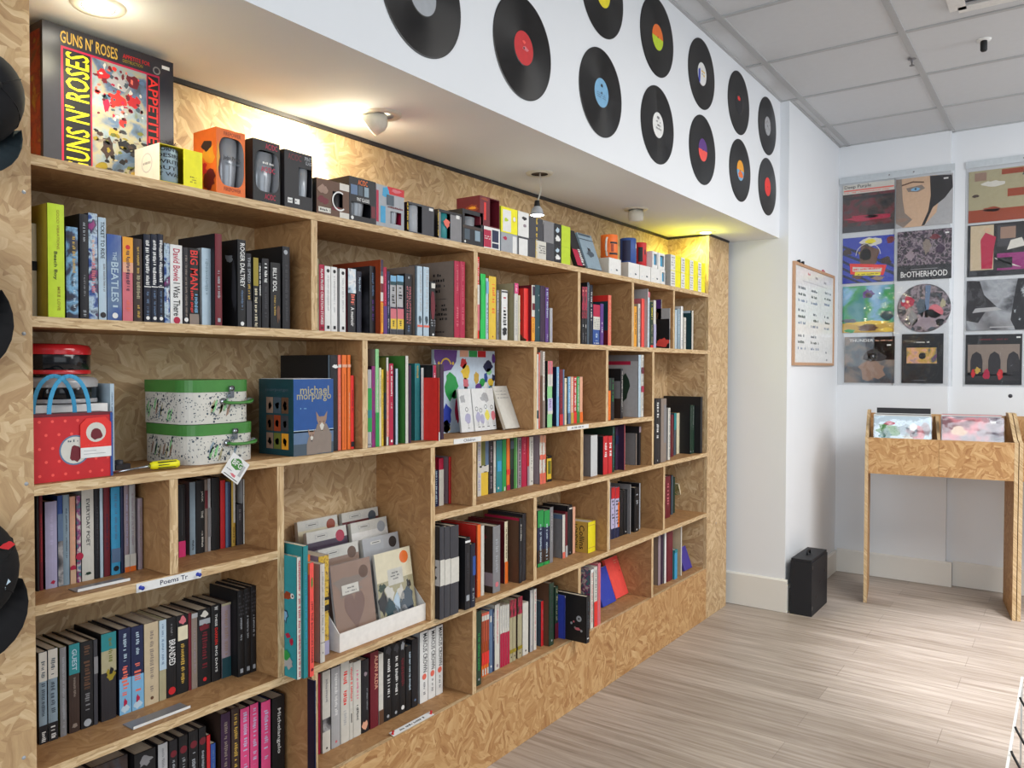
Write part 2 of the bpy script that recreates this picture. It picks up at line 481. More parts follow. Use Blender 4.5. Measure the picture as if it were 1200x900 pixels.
# ------------------------------------------------------------------ room
FX, PXW = 0.263, 0.312            # soffit face, whiteboard wall
YP, YF, YF2 = 4.43, 5.555, 5.605  # pillar front, far wall, its recessed part
SZ, CZ = 2.083, 2.837             # soffit underside, ceiling
BK = -0.235                       # back panel of the shelving
Y0, Y1, Y2 = 0.685, 4.062, 4.361

def struct(name, mb, loc=None):
    o = mb.build(name, loc=loc); o['kind'] = 'structure'; return o

m = MB(); m.box((-0.9, -2.5, -0.1), (6.0, YF2 + 0.3, 0.0), FLOOR); struct('floor', m)
m = MB(); m.box((-0.9, -2.5, CZ), (6.0, YF2 + 0.3, CZ + 0.1), CEILM)
struct('ceiling', m)
m = MB(); m.box((-0.9, -2.5, 0), (BK - 0.02, YP, CZ), WALL); struct('wall_left', m)
m = MB(); m.box((-0.9, YP, 0), (PXW, YF2 + 0.3, CZ), WALL)
m.box((BK - 0.02, -2.5, SZ), (FX, YP, CZ), WALL)
struct('wall_pillar', m)
m = MB(); m.box((PXW, YF, 0), (0.968, YF2 + 0.3, CZ), WALL); m.box((0.968, YF2, 0), (6.0, YF2 + 0.3, CZ), WALL)
struct('wall_far', m)
# dark strip painting in the shadow gap between board and soffit
m = MB(); m.box((BK - 0.018, Y0, SZ - 0.012), (BK + 0.006, Y1, SZ - 0.0005), 'dark')
m.box((BK + 0.006, Y1 - 0.004, SZ - 0.012), (0.004, Y1 + 0.004, SZ - 0.0005), 'dark'); m.box((-0.002, Y1, SZ - 0.012), (0.004, Y2, SZ - 0.0005), 'dark')
struct('painted_shadow_gap', m)

def skirting(name, a, b, z=0.142):
    x0, y0 = a; x1, y1 = b
    m = MB(); m.box((x0, y0, 0.002), (x1, y1, z - 0.008), SKIRT)
    # bevelled top
    if (x1 - x0) > (y1 - y0): m.prism([(y0, z - 0.008), (y1, z - 0.008), (y1, z), (y0 + 0.007, z)], 0, x0, x1, SKIRT)
    else: m.prism([(x0, z - 0.008), (x1, z - 0.008), (x1 - 0.007, z), (x0, z)], 1, y0, y1, SKIRT)
    struct(name, m)
skirting('baseboard_pillar', (-0.1, YP - 0.016), (PXW + 0.016, YP), 0.185)
skirting('baseboard_side', (PXW, YP), (PXW + 0.016, YF), 0.14)
skirting('baseboard_far', (PXW + 0.016, YF - 0.016), (1.005, YF), 0.155)
skirting('baseboard_far_right', (1.005, YF2 - 0.016), (6.0, YF2), 0.155)

# suspended ceiling grid
m = MB()
for k in range(-1, 9):
    x = 0.37 + 0.6 * k
    if x > FX + 0.02: m.box((x - 0.014, -2.4, CZ - 0.006), (x + 0.014, YF if x < 0.96 else YF2, CZ + 0.01), TBAR)
for k in range(-8, 4):
    y = 3.225 + 0.605 * k
    m.box((FX, y - 0.011, CZ - 0.0055), (5.9, y + 0.011, CZ + 0.01), TBAR)
m.box((FX, -2.4, CZ - 0.006), (FX + 0.014, YP, CZ), TBAR)
m.box((PXW, YP, CZ - 0.006), (PXW + 0.014, YF, CZ), TBAR)
m.box((PXW, YF - 0.014, CZ - 0.006), (0.968, YF, CZ), TBAR); m.box((0.968, YF2 - 0.014, CZ - 0.006), (5.9, YF2, CZ), TBAR)
struct('trim_2', m)

# ------------------------------------------------------------------ shelving
T_, A_, B_, C_, D_, K_ = 1.7605, 1.455, 1.133, 0.903, 0.577, 0.275
TH = 0.020
G = 0.0006
def board(name, a, b, label=None, parent=None):
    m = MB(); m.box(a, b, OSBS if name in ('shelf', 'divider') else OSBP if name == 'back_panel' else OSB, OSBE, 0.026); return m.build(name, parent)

shelving = empty('shelving_unit', (0, (Y0 + Y1) / 2, 0))
tag(shelving, 'long wall shelving unit of oriented strand board filled with books', 'shelving')
def sboard(name, a, b): return board(name, a, b, parent=shelving)
sboard('back_panel', (BK - 0.015, Y0 - 0.3, 0.02), (BK, Y1, SZ - 0.013))
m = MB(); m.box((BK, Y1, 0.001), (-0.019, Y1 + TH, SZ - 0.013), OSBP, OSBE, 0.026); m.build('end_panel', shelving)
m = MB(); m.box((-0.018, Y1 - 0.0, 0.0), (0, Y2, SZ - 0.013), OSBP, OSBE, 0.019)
for z in (0.5, 1.9): m.lathe([(0.0001, 0.0012), (0.003, 0.001), (0.0035, 0)], 'silver', (0, 4.2, z), 8, 0)
m.build('corner_post', shelving)
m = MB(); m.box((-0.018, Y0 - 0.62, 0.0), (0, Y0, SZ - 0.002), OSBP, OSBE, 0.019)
for py in (225, 391, 567, 725, 888):
    p = at(28 if py != 567 else 31, py, 0, 0)
    m.lathe([(0.0001, 0.0016), (0.0032, 0.0012), (0.0038, 0)], 'silver', (0.0, p.y, p.z), 10, 0)
m.build('front_post', shelving)
m = MB(); m.box((BK, Y0 - TH, 0.001), (-0.019, Y0, SZ - 0.013), OSB, OSBE, 0.026); m.build('end_panel', shelving)
for a, b in ((Y0, 3.03), (3.03, Y1)):
    sboard('plinth_panel', (-0.014, a + 0.0008, 0.0), (0.0, b - 0.0008, K_ - 0.0))
sboard('shelf', (BK, Y0, K_ - TH), (-0.0145, Y1, K_))
for z, a, b in ((T_, Y0, Y1), (A_, Y0, Y1), (B_, Y0, 3.398), (C_, 1.839, Y1), (D_, 1.3535, Y1), (C_, Y0, 1.246), (0.583, Y0, 1.3525)):
    sboard('shelf', (BK, a, z - TH), (0.0, b, z))
def div(y, z0, z1, x=0.0): sboard('divider', (BK, y - TH / 2, z0 + G), (x - 0.0005, y + TH / 2, z1 - TH - G))
for y in (1.365, 2.041, 2.706, 3.175, 3.618): div(y, A_, T_)
for y in (1.544, 2.395, 2.94): div(y, B_, A_)
div(3.388, C_, A_)
div(0.97, C_, B_); div(1.256, 0.583, B_); div(1.829, D_, B_)
for y in (2.036, 2.733): div(y, C_, B_)
for y in (2.397, 2.958, 3.517): div(y, D_, C_)
for y in (2.037, 2.718, 3.392): div(y, K_, D_)
sboard('divider', (BK, 1.353, K_ + G), (-0.0005, 1.373, 0.583 - TH - G))

# ------------------------------------------------------------------ books
_seed = [1]
def spine_ops(P, ops):
    for o in ops:
        k = o[0]; P.up()
        if k == 'b': P.quad(o[4] if len(o) > 4 else 0.0, o[5] if len(o) > 5 else 1.0, o[1], o[2], o[3])
        elif k == 't':
            w = o[5] if len(o) > 5 else 0.6; c = o[6] if len(o) > 6 else 0.5
            P.text(o[1], c - w / 2, c + w / 2, o[2], o[3], o[4], -1)
        elif k == 'h': P.text(o[1], o[5], o[6], o[2], o[3], o[4], 0)
        elif k == 'm':
            _seed[0] += 1
            P.marks(o[4] if len(o) > 4 else 0.25, o[5] if len(o) > 5 else 0.75, o[1], o[2], o[3], _seed[0], True, o[6] if len(o) > 6 else 1)
        elif k == 'n':
            _seed[0] += 1; P.marks(o[4], o[5], o[1], o[2], o[3], _seed[0], False, o[6] if len(o) > 6 else 1)
        elif k == 'o': P.disc(o[4] if len(o) > 4 else 0.5, o[1], o[2], o[3], 14)
        elif k == 'p': P.blob(o[1], o[2], o[3], o[4], o[5], int(o[1] * 50 + o[2] * 77))

def book_geo(L, W, Hh, spine, cover, ops, cops, pagecol=None, hard=True, rounded=True):
    """book in its own frame: spine on +x at x=0, depth L towards -x, width W along +y, height Hh; returns (cover, pages)"""
    c = MB(); t = 0.0022 if hard else 0.0008; t = min(t, W * 0.2)
    sq = 0.003 if hard else 0.0005
    sm = c.mi(spine); cm = c.mi(cover)
    # boards
    c.box((-L, 0, 0), (-0.0015, t, Hh), cover); c.box((-L, W - t, 0), (-0.0015, W, Hh), cover)
    # spine, slightly rounded in plan
    n = 4; poly = [(-0.004, 0), (-0.004, W)]
    for i in range(n + 1):
        y = W * (1 - i / n); poly.append((-(0.0015 if rounded else 0.0004) * abs(2 * i / n - 1) ** 2, y))
    c.prism(poly[::-1], 2, 0, Hh, cover, spine)
    if ops: spine_ops(Panel(c, (0.0, 0, 0), (0, W, 0), (0, 0, Hh)), ops)
    if cops: spine_ops(Panel(c, (-L, 0, 0), (L - 0.002, 0, 0), (0, 0, Hh)), cops)
    p = MB(); p.box((-L + sq, t, sq), (-0.004, W - t, Hh - sq), pagecol or PAGES)
    return c, p

BOOKS = []
def words(n): return ['first', 'second', 'third', 'fourth', 'fifth', 'sixth', 'seventh', 'eighth', 'ninth', 'tenth', 'eleventh', 'twelfth',
    'thirteenth', 'fourteenth', 'fifteenth', 'sixteenth', 'seventeenth', 'eighteenth', 'nineteenth', 'twentieth', 'twenty-first', 'twenty-second',
    'twenty-third', 'twenty-fourth', 'twenty-fifth', 'twenty-sixth', 'twenty-seventh', 'twenty-eighth', 'twenty-ninth', 'thirtieth'][n]

def bay(place, group, zshelf, y0, y1, books, r0=0.02, depth=0.15):
    """books: (xL, xR, ytop, spine, description, ops[, dict]) measured in the photograph, left to right"""
    done = y0
    n = 0
    for k, bk in enumerate(books):
        xL, xR, yt, spine, desc, ops = bk[:6]
        o = bk[6] if len(bk) > 6 else {}
        r = o.get('r', r0); L = o.get('d', depth)
        L = min(L, -BK - r - 0.003)
        a = at(xL, (yt + 400) / 2, 0, -r).y; b = at(xR, (yt + 400) / 2, 0, -r).y
        behind = o.get('behind')
        if behind is None:
            a = max(a, done + 0.0006); b = max(b, a + 0.004)
            if b > y1 - 0.001: b = y1 - 0.001
            if a > b - 0.003: a = b - 0.004
            done = b
        zt = at((xL + xR) / 2, yt, 0, -r).z
        z0 = zshelf + 0.0003
        top_ = {A_: T_, B_: A_, C_: B_, D_: C_, .583: C_, K_: D_}[zshelf]
        if zshelf == C_ and y0 > 3.39: top_ = A_
        Hh = min(zt - z0, o.get('hmax', 0.32), top_ - TH - zshelf - 0.004)
        W = b - a
        e = empty('book', (-r, a, z0))
        lean = o.get('lean', 0)
        c, p = book_geo(L, W, Hh, spine, o.get('cover', spine), ops, o.get('cops'), o.get('pages'), o.get('hard', W > 0.014))
        c.build('cover', e, local=True); p.build('page_block', e, local=True)
        if lean: e.rotation_euler = (lean, 0, 0)
        if o.get('rz'): e.rotation_euler = (0, 0, o['rz'])
        if o.get('at'): pass
        n += 1
        tag(e, '%s, %s from left %s' % (desc, words(n - 1), place), 'book', group)
        BOOKS.append(e)

def T(t, v0, v1, c='white', w=0.6, cc=0.5): return ('t', t, v0, v1, c, w, cc)
def X(v0, v1, c='white', w=0.6, cc=0.5): return ('m', v0, v1, c, max(0.0, cc - w * .62), min(1.0, cc + w * .62))
def Bn(v0, v1, c, *a): return ('b', v0, v1, c) + a
def Mk(v0=0.15, v1=0.85, c='white', *a): return ('m', v0, v1, c) + a
def O(v, r, c, *a): return ('o', v, r, c) + a

NEB = art('nebula', ['dnavy', 'blue', 'pale', 'navy', 'mag'], 40, 1)
GALX = art('galaxy', ['black', 'navy', 'sky', 'dnavy'], 35, 2)
GOLDF = art('filigree', ['dbrown', 'gold', 'ygold', 'brown'], 90, 3)
SEA = art('sea', ['slate', 'pale', 'white', 'steel'], 30, 5)
GREYP = art('grey_photograph', ['ink', 'char', 'grey', 'lgrey', 'char'], 25, 6)
REDD = art('red_dark', ['black', 'maroon', 'crim', 'plum'], 40, 7)
FLOR = art('floral', ['peach', 'off', 'rose', 'taupe'], 60, 8)
CHK = tweed('tweed_weave', 'grey', 'white', 180)
KIDS = art('painted_green', ['teal', 'lgreen', 'green', 'teal'], 18, 9)
MULTI = art('many_coloured', ['steel', 'off', 'mag', 'teal', 'mustard'], 45, 10)
OLIVEC = art('olive_rubbed', ['olive', 'khaki', 'beige', 'brown'], 30, 11)
DARKP = art('dark_photograph', ['black', 'ink', 'dbrown', 'char', 'black'], 20, 12)

BELOW = 'under the boxes'
# top row, first bay
bay('in top row\'s leftmost bay', 'books in the top row, leftmost bay', A_, Y0, 1.355, [
 (36, 43.5, 262, 'cream', 'cream book with black band', [Bn(.5, .6, 'black')], dict(r=.045, hmax=.2, cover='off')),
 (56, 76, 239, 'lime', 'tall lime green hardback', [T('GOOD VIBRATIONS', .60, .95, 'mustard', .16, .6), T('Beach Boy', .33, .58, 'black', .26, .42), T('MIKE LOVE', .06, .27, 'mustard', .18, .62)], dict(r=0.0, cover='mustard')),
 (78, 92, 266, GALX, 'starry navy paperback', [X( .5, .92, 'gold', .3, .62), Mk(.1, .45, 'pale', .5, .8)], dict(r=.012, cover='ink')),
 (94, 104, 251, 'ink', 'black hardback with grey lettering', [X( .74, .92, 'silver', .34), X( .22, .42, 'grey', .26), Mk(.03, .1, 'silver')], dict(cover='black')),
 (104.5, 115, 250, NEB, 'purple nebula patterned hardback', [X( .55, .75, 'peach', .35), X( .25, .55, 'rose', .5)], dict(cover='dnavy')),
 (116, 125, 255, 'pale', 'white book with black capitals', [T('TICKET TO RIDE', .60, .96, 'black', .5, .5), Mk(.28, .55, 'grey', .5, .85), O(.05, .006, 'dark')], dict(cover='off', hard=False)),
 (126, 143, 275, art('blue_sky', ['blue', 'steel', 'blue', 'navy'], 8, 21), 'thick blue hardback with pale lettering', [T('THE', .70, .80, 'pale', .26), T('BEATLES', .22, .68, 'pale', .5), Mk(.14, .18, 'pale', .2, .9), O(.06, .006, 'white')], dict(cover='navy')),
 (144, 156, 278, 'rose', 'orange topped pink book', [Bn(.6, 1, 'amber'), Bn(.58, .7, 'peach'), O(.88, .005, 'red'), X( .36, .84, 'plum', .4), X( .12, .25, 'salmon', .4)], dict(cover='amber')),
 (157, 167, 280, 'dbrown', 'dark brown book with gold type', [X( .58, .9, 'gold', .3), X( .28, .56, 'khaki', .5), Mk(.05, .2, 'gold')], dict(cover='black')),
 (169, 177, 274.5, 'dnavy', 'first navy book of matching trio', [X( .42, .93, 'white', .6), Bn(.40, .41, 'white'), Mk(.08, .36, 'steel'), O(.05, .004, 'white')], dict(cover='black')),
 (177.6, 184.8, 274.5, 'dnavy', 'middle navy book of matching trio', [X( .42, .93, 'white', .6), Bn(.40, .41, 'white'), Mk(.08, .36, 'steel'), O(.05, .004, 'white')], dict(cover='black')),
 (185.3, 192, 274.5, 'dnavy', 'last navy book of matching trio', [X( .42, .93, 'white', .6), Bn(.40, .41, 'white'), Mk(.08, .36, 'steel'), O(.05, .004, 'white')], dict(cover='black')),
 (193, 199.5, 285, NEB, 'narrow mottled blue book', [X( .5, .9, 'pale', .4), Mk(.1, .45, 'white')], dict(cover='navy')),
 (200, 214, 287, 'white', 'white book with red and black lettering', [T('David Bowie', .54, .95, 'crim', .55), T('I Was There', .1, .52, 'black', .55), O(.045, .008, 'crim')], dict(cover='off', hard=False)),
 (215, 221.5, 290, 'dark', 'narrow grey-brown speckled book', [Mk(.1, .92, 'taupe'), O(.06, .005, 'white')], {}),
 (222, 233, 291, 'black', 'black book with big red lettering', [T('BIG MAN', .46, .97, 'bred', .8), Bn(0, .14, 'taupe'), X( .16, .42, 'sky', .4, .7), X( .16, .44, 'bred', .35, .25)], {}),
 (237, 247.5, 291, 'pale', 'pale blue-white hardback', [X( .4, .86, 'bluegrey', .34)], dict(cover='lgrey')),
 (252.5, 260.5, 274, 'maroon', 'tall maroon hardback', [X( .3, .6, 'silver', .4), Bn(.04, .08, 'silver', .3, .7)], dict(cover='ink', r=.004)),
 (279, 288.5, 281, 'black', 'tall black book with portrait cover', [T('ROGER DALTREY', .46, .96, 'white', .55, .55), X( .2, .42, 'steel', .3), O(.04, .005, 'white')],
   dict(cops=[('p', .78, .80, .10, .07, 'silver'), ('p', .8, .86, .16, .05, 'black'), ('p', .9, .45, .06, .3, 'char')])),
 (289, 295, 297, 'ink', 'slim charcoal book with gold letters', [T('THE SPEED', .6, .95, 'silver', .5), X( .38, .58, 'gold', .5), Bn(0, .36, 'char')], dict(cover='black')),
 (297, 302.8, 302, 'ink', 'black book with olive strip', [Bn(.6, 1, 'mustard'), X( .02, .56, 'cream', .6)], dict(cover='black')),
 (303.2, 306.5, 308, 'black', 'thin black book with white type', [X( .5, .95, 'white', .6)], {}),
 (307.5, 315.5, 303, 'ink', 'black book with curled white title', [X( .66, .93, 'white', .5), Mk(.15, .6, 'char')], dict(cover='black')),
 (317.5, 329, 308, 'black', 'thick black book with white capitals', [T('BILLY IDOL', .56, .92, 'white', .4, .4), X( .2, .5, 'gold', .2, .4), ('p', .75, .25, .15, .13, 'brown')], {}),
 (331.5, 340, 289, 'ink', 'tall black book at row\'s end', [O(.93, .006, 'silver', .4), X( .1, .84, 'char', .4)], dict(cover='black', d=.19)),
], r0=0.02)

bay('in top row\'s second bay', 'books in the top row, second bay', A_, 1.375, 2.031, [
 (371.6, 374, 303, 'khaki', 'very thin khaki booklet', [Mk(.3, .9, 'olive')], dict(r=.008)),
 (374.3, 380.5, 310, 'crim', 'red book with white capitals', [T('ALAN McGEE CREATION STORIES', .1, .94, 'white', .5), O(.05, .004, 'maroon')], dict(hard=False)),
 (381, 388, 312, 'white', 'first white paperback of three', [O(.93, .005, 'ink'), X( .3, .86, 'lgrey', .3), Bn(.04, .09, 'ink', .3, .7)], dict(hard=False)),
 (388.5, 395.5, 313, 'white', 'second white paperback of three', [O(.93, .005, 'ink'), X( .3, .86, 'lgrey', .3), Bn(.04, .09, 'ink', .3, .7)], dict(hard=False)),
 (398.5, 405.3, 315, 'white', 'third white paperback of three', [O(.93, .005, 'ink'), X( .3, .86, 'lgrey', .3), Bn(.04, .09, 'ink', .3, .7)], dict(hard=False, cover='lgrey')),
 (408, 417, 315, 'ink', 'book with cloudy grey top', [Bn(.62, 1, SEA), X( .44, .6, 'salmon', .55, .6), T('A memoir', .1, .4, 'white', .45, .55)], dict(cover='maroon', hard=False)),
 (418.5, 424, 318, 'dnavy', 'slim dark navy book', [T('Mary Noel', .68, .9, 'pale', .5)], {}),
 (433.5, 440.5, 312, 'ink', 'black book with purple specks', [Mk(.55, .9, 'steel'), Mk(.2, .5, 'purple')], dict(cover=art('misty_black', ['black', 'ink', 'char', 'black'], 10, 31))),
 (441.3, 449, 304, 'orange', 'tall orange book with checked top', [Bn(.44, 1, 'off'), Bn(.84, 1, 'plum'), Bn(.78, .84, 'slate'), Bn(.56, .68, 'maroon'), Bn(.02, .42, 'amber', .12, .95), Mk(.15, .4, 'rust')], dict(cover='rust', r=.002, d=.2)),
 (449.5, 453.5, 313, 'crim', 'slim pink and purple book', [Bn(0, .42, 'purple'), Mk(.45, .9, 'pink')], {}),
 (453.8, 457, 318, 'navy', 'slim navy paperback', [Mk(.3, .85, 'lilac'), Mk(.1, .25, 'white')], {}),
 (457.6, 464.3, 323, 'lgrey', 'left book of striped pair', [Bn(.9, 1, 'sky'), Bn(.84, .9, 'dteal'), X( .52, .8, 'ink', .6), Bn(.44, .47, 'plum'), Bn(.27, .44, 'rose'), Bn(.1, .27, 'ygold'), Mk(.14, .24, 'ink'), Bn(0, .09, 'char')], dict(cover='gold', hard=False)),
 (465.4, 472.8, 323, 'lgrey', 'right book of striped pair', [Bn(.9, 1, 'sky'), Bn(.84, .9, 'dteal'), X( .52, .8, 'ink', .6), Bn(.44, .47, 'plum'), Bn(.27, .44, 'rose'), Bn(.1, .27, 'ygold'), Mk(.14, .24, 'ink'), Bn(0, .09, 'char')], dict(cover='gold', hard=False)),
 (475, 483, 321, 'ink', 'black book with pink outlined letters', [T('SPRINGSTEEN', .2, .8, 'rose', .6), T('SPRINGSTEEN', .205, .805, 'ink', .34), Mk(.05, .16, 'steel'), O(.94, .004, 'silver')], dict(cover='black')),
 (487, 488.8, 312, 'slate', 'tall thin grey board book', [], dict(cover='taupe', d=.19)),
 (489.2, 495.2, 312, 'pale', 'left book of pale blue pair', [X( .35, .95, 'lgrey', .35, .6), ('p', .5, .24, .3, .06, 'slate'), Bn(.13, .16, 'salmon')], dict(hard=False)),
 (496.5, 503, 313, 'pale', 'right book of pale blue pair', [X( .35, .95, 'lgrey', .35, .6), ('p', .5, .24, .3, .06, 'slate'), Bn(.13, .16, 'salmon')], dict(hard=False)),
 (504.3, 510.5, 330, 'black', 'short black and crimson book', [Bn(.88, .97, 'off', .2, .9), ('p', .5, .6, .35, .25, 'maroon'), ('n', .18, .32, 'silver', .1, .9, 3), O(.04, .004, 'white')], dict(cover='black')),
 (532.8, 539.3, 306, 'crim', 'left tall red slipcased volume', [X( .55, .95, 'rose', .3), Mk(.15, .4, 'rose')], dict(cover='taupe', d=.2, r=.012,
    cops=[('n', .58, .86, 'ink', .55, .8, 4), ('n', .5, .52, 'dark', .55, .85, 1), ('n', .22, .46, 'ink', .55, .85, 4), ('n', .06, .1, 'dark', .6, .8, 1)])),
 (539.6, 545.2, 306.5, 'crim', 'right tall red slipcased volume', [X( .45, .95, 'rose', .3), Mk(.15, .4, 'rose')], dict(cover='maroon', d=.2, r=.012)),
], r0=0.02)

bay('in top row\'s third bay', 'books in the top row, third bay', A_, 2.051, 2.696, [
 (558.5, 562, 301, 'bred', 'tall thin red and pink magazine', [Bn(.42, .66, 'off'), Bn(.1, .42, 'rose'), Mk(.5, .97, 'white')], dict(r=.004)),
 (563.3, 569.3, 321, 'bgreen', 'bright green book', [Bn(.3, .9, 'green', .0, .12)], dict(cover='bgreen', r=.01)),
 (569.6, 572.6, 326, 'pale', 'thin pale blue paperback', [Mk(.1, .6, 'ink'), Bn(.75, .95, 'sky')], {}),
 (573.2, 581.6, 324, 'ygold', 'yellow hardback with orange script', [X( .42, .88, 'orange', .5, .6), O(.05, .003, 'rust')], dict(cover='gold')),
 (582.2, 585, 340, 'grey', 'thin grey book with black marks', [Mk(.55, .95, 'white'), Mk(.1, .4, 'ink')], {}),
 (588, 595, 340, 'white', 'white book with black and red drawings', [Bn(.95, .98, 'char'), X( .64, .86, 'crim', .5), X( .3, .6, 'ink', .6), ('p', .5, .18, .35, .08, 'ink')], dict(cover='khaki', hard=False)),
 (603, 607.3, 332, 'off', 'cream book with pink top', [Bn(.82, 1, 'pink'), Mk(.86, .96, 'white'), Mk(.1, .7, 'lgrey')], dict(cover='khaki', hard=False)),
 (607.8, 609.8, 346, 'cream', 'very thin cream paperback', [], {}),
 (614, 619.6, 338, 'bred', 'orange-red book', [], dict(cover='bred', cops=[('p', .8, .4, .12, .08, 'black'), ('p', .7, .03, .3, .1, 'brown')])),
 (620.3, 626.6, 334, 'orange', 'orange book with checked purple top', [Bn(.44, 1, 'off'), Bn(.82, .98, 'plum', .3, 1), Bn(.56, .68, 'maroon', .2, 1), Bn(.02, .42, 'amber'), Mk(.15, .4, 'rust')], dict(cover='maroon', r=.008)),
 (627.3, 633, 334, 'dteal', 'dark slate hardback with three dots', [O(.82, .003, 'silver', .7), O(.56, .003, 'silver', .7), O(.26, .003, 'silver', .7)], {}),
 (633.6, 639, 335, 'plum', 'dark plum hardback', [], {}),
 (639.5, 643.2, 337, 'purple', 'slim lilac lettered book', [X( .45, .97, 'pale', .6), Mk(.03, .15, 'lilac')], dict(cover='plum')),
 (644.6, 647.8, 361, 'lgrey', 'small thin whitish book', [Mk(.1, .8, 'lilac')], {}),
], r0=0.02)

bay('in top row\'s fourth bay', 'books in the top row, fourth bay', A_, 2.716, 3.165, [
 (682, 684.9, 336, 'black', 'left book of red-topped pair', [Bn(.45, 1, REDD), ('o', .93, .004, 'peach'), Mk(.28, .34, 'white'), Mk(.05, .2, 'grey')], dict(hard=False)),
 (685.2, 688, 336, 'black', 'right book of red-topped pair', [Bn(.45, 1, REDD), ('o', .93, .004, 'peach'), Mk(.28, .34, 'white'), Mk(.05, .2, 'grey')], dict(hard=False)),
 (688.4, 691, 331, 'slate', 'tall thin black-sided book', [Mk(.7, .95, 'silver')], dict(cover='black')),
 (691.5, 694.8, 334, 'dnavy', 'dark navy book with white type', [X( .4, .88, 'white', .5)], dict(cover='black')),
 (695.2, 702.9, 357, 'blue', 'thick crimson, white and blue book', [Bn(.7, 1, 'crim'), Bn(.38, .7, 'off'), ('n', .4, .66, 'grey', .1, .9, 6), Mk(.1, .35, 'pale'), ('n', .02, .07, 'white', .1, .9, 1)], {}),
 (703.8, 707.6, 356, 'purple', 'purple paperback', [Mk(.3, .55, 'white')], dict(cover='navy')),
 (713, 716.6, 346, 'salmon', 'slim orange-red book', [Mk(.05, .9, 'peach')], dict(cover='dteal', cops=[Bn(0, .3, 'maroon'), Bn(.88, 1, 'bred')])),
], r0=0.02)

bay('in top row\'s fifth bay', 'books in the top row, fifth bay', A_, 3.185, 3.608, [
 (743.2, 746.3, 359, 'amber', 'yellow paperback', [Mk(.3, .85, 'ink')], {}),
 (748, 750.5, 356, 'off', 'cream book with black letters', [Mk(.1, .9, 'ink')], dict(cover='beige', cops=[('n', .5, .9, 'ink', .5, .9, 3)])),
 (752, 755.6, 350, 'coral', 'coral red book', [], dict(cover='rose')),
 (755.9, 758.2, 338, 'white', 'tall white hardback', [], dict(cover='lgrey', d=.2, r=.01, cops=[('p', .3, .6, .12, .06, 'ink')])),
 (758.6, 761.6, 342, 'pale', 'tall white and pale blue book', [Bn(.9, 1, 'rose'), Mk(.1, .8, 'lgrey')], dict(d=.18)),
 (762.5, 765.6, 354, 'dgreen', 'dark green and yellow book', [Mk(.6, .95, 'yellow'), Mk(.1, .5, 'khaki'), Bn(0, .06, 'bred')], {}),
 (766.1, 769, 352, 'off', 'cream spined book', [Bn(0, .5, 'lilac')], dict(cover='beige')),
 (780, 782.2, 352, 'off', 'pale pink book behind photo cover', [Mk(.5, .9, 'rose')], dict(r=.06, cover='purple')),
 (783, 785, 361, 'white', 'book with dark seated figure cover', [Bn(.22, .5, 'navy')], dict(r=.015, cover='lgrey', d=.14, cops=[Bn(0, .74, 'black'), ('p', .45, .84, .14, .09, 'brown'), ('p', .75, .15, .25, .12, 'coral'), ('p', .4, .35, .1, .1, 'char')])),
], r0=0.025)

bay('in top row\'s last bay', 'books in the top row, last bay', A_, 3.628, 4.06, [
 (791.3, 793.6, 363, 'pale', 'thin pale blue book', [Mk(.1, .9, 'white')], {}),
 (794, 797.6, 362, 'bluegrey', 'grey-blue paperback', [Mk(.3, .9, 'pale')], {}),
 (798, 800.6, 359, 'white', 'tall white thin book', [Mk(.05, .3, 'steel')], {}),
 (801.6, 804.2, 372, 'off', 'short cream and maroon book', [Mk(.2, .9, 'taupe')], dict(cops=[Bn(.2, .6, 'maroon', .6, .9)])),
 (811, 812.8, 364, 'off', 'navy covered book with pale spine', [], dict(cover='dteal', cops=[Bn(.94, 1, 'pale', .5, .95)])),
], r0=0.03)

# second row
bay('in second row\'s left bay', 'books beside the fox picture box', B_, 1.27, 1.534, [
 (385, 386.8, 416, 'slate', 'tall thin grey-edged book', [], dict(r=.02, cover='black', cops=[('n', .72, .78, 'char', .3, .8, 1)], d=.2)),
 (387.5, 396, 416, 'ink', 'black book with white emblem', [('p', .6, .88, .35, .02, 'white')], dict(cover='black', d=.2)),
 (396.3, 399.8, 416, 'salmon', 'first slim orange volume', [Mk(.2, .6, 'peach'), Bn(.87, .9, 'off')], {}),
 (401, 406.6, 416, 'orange', 'second and widest orange volume', [Bn(.87, .9, 'peach'), Bn(.02, .8, 'rust', .45, .52)], {}),
 (407.5, 411, 416, 'orange', 'third slim orange volume', [Bn(.87, .9, 'peach'), Mk(.2, .6, 'peach')], dict(cover='ink')),
 (411.3, 415, 440, 'bred', 'short orange-red paperback', [Mk(.5, .8, 'maroon'), Bn(.03, .1, 'ink')], {}),
], r0=0.02, depth=.18)

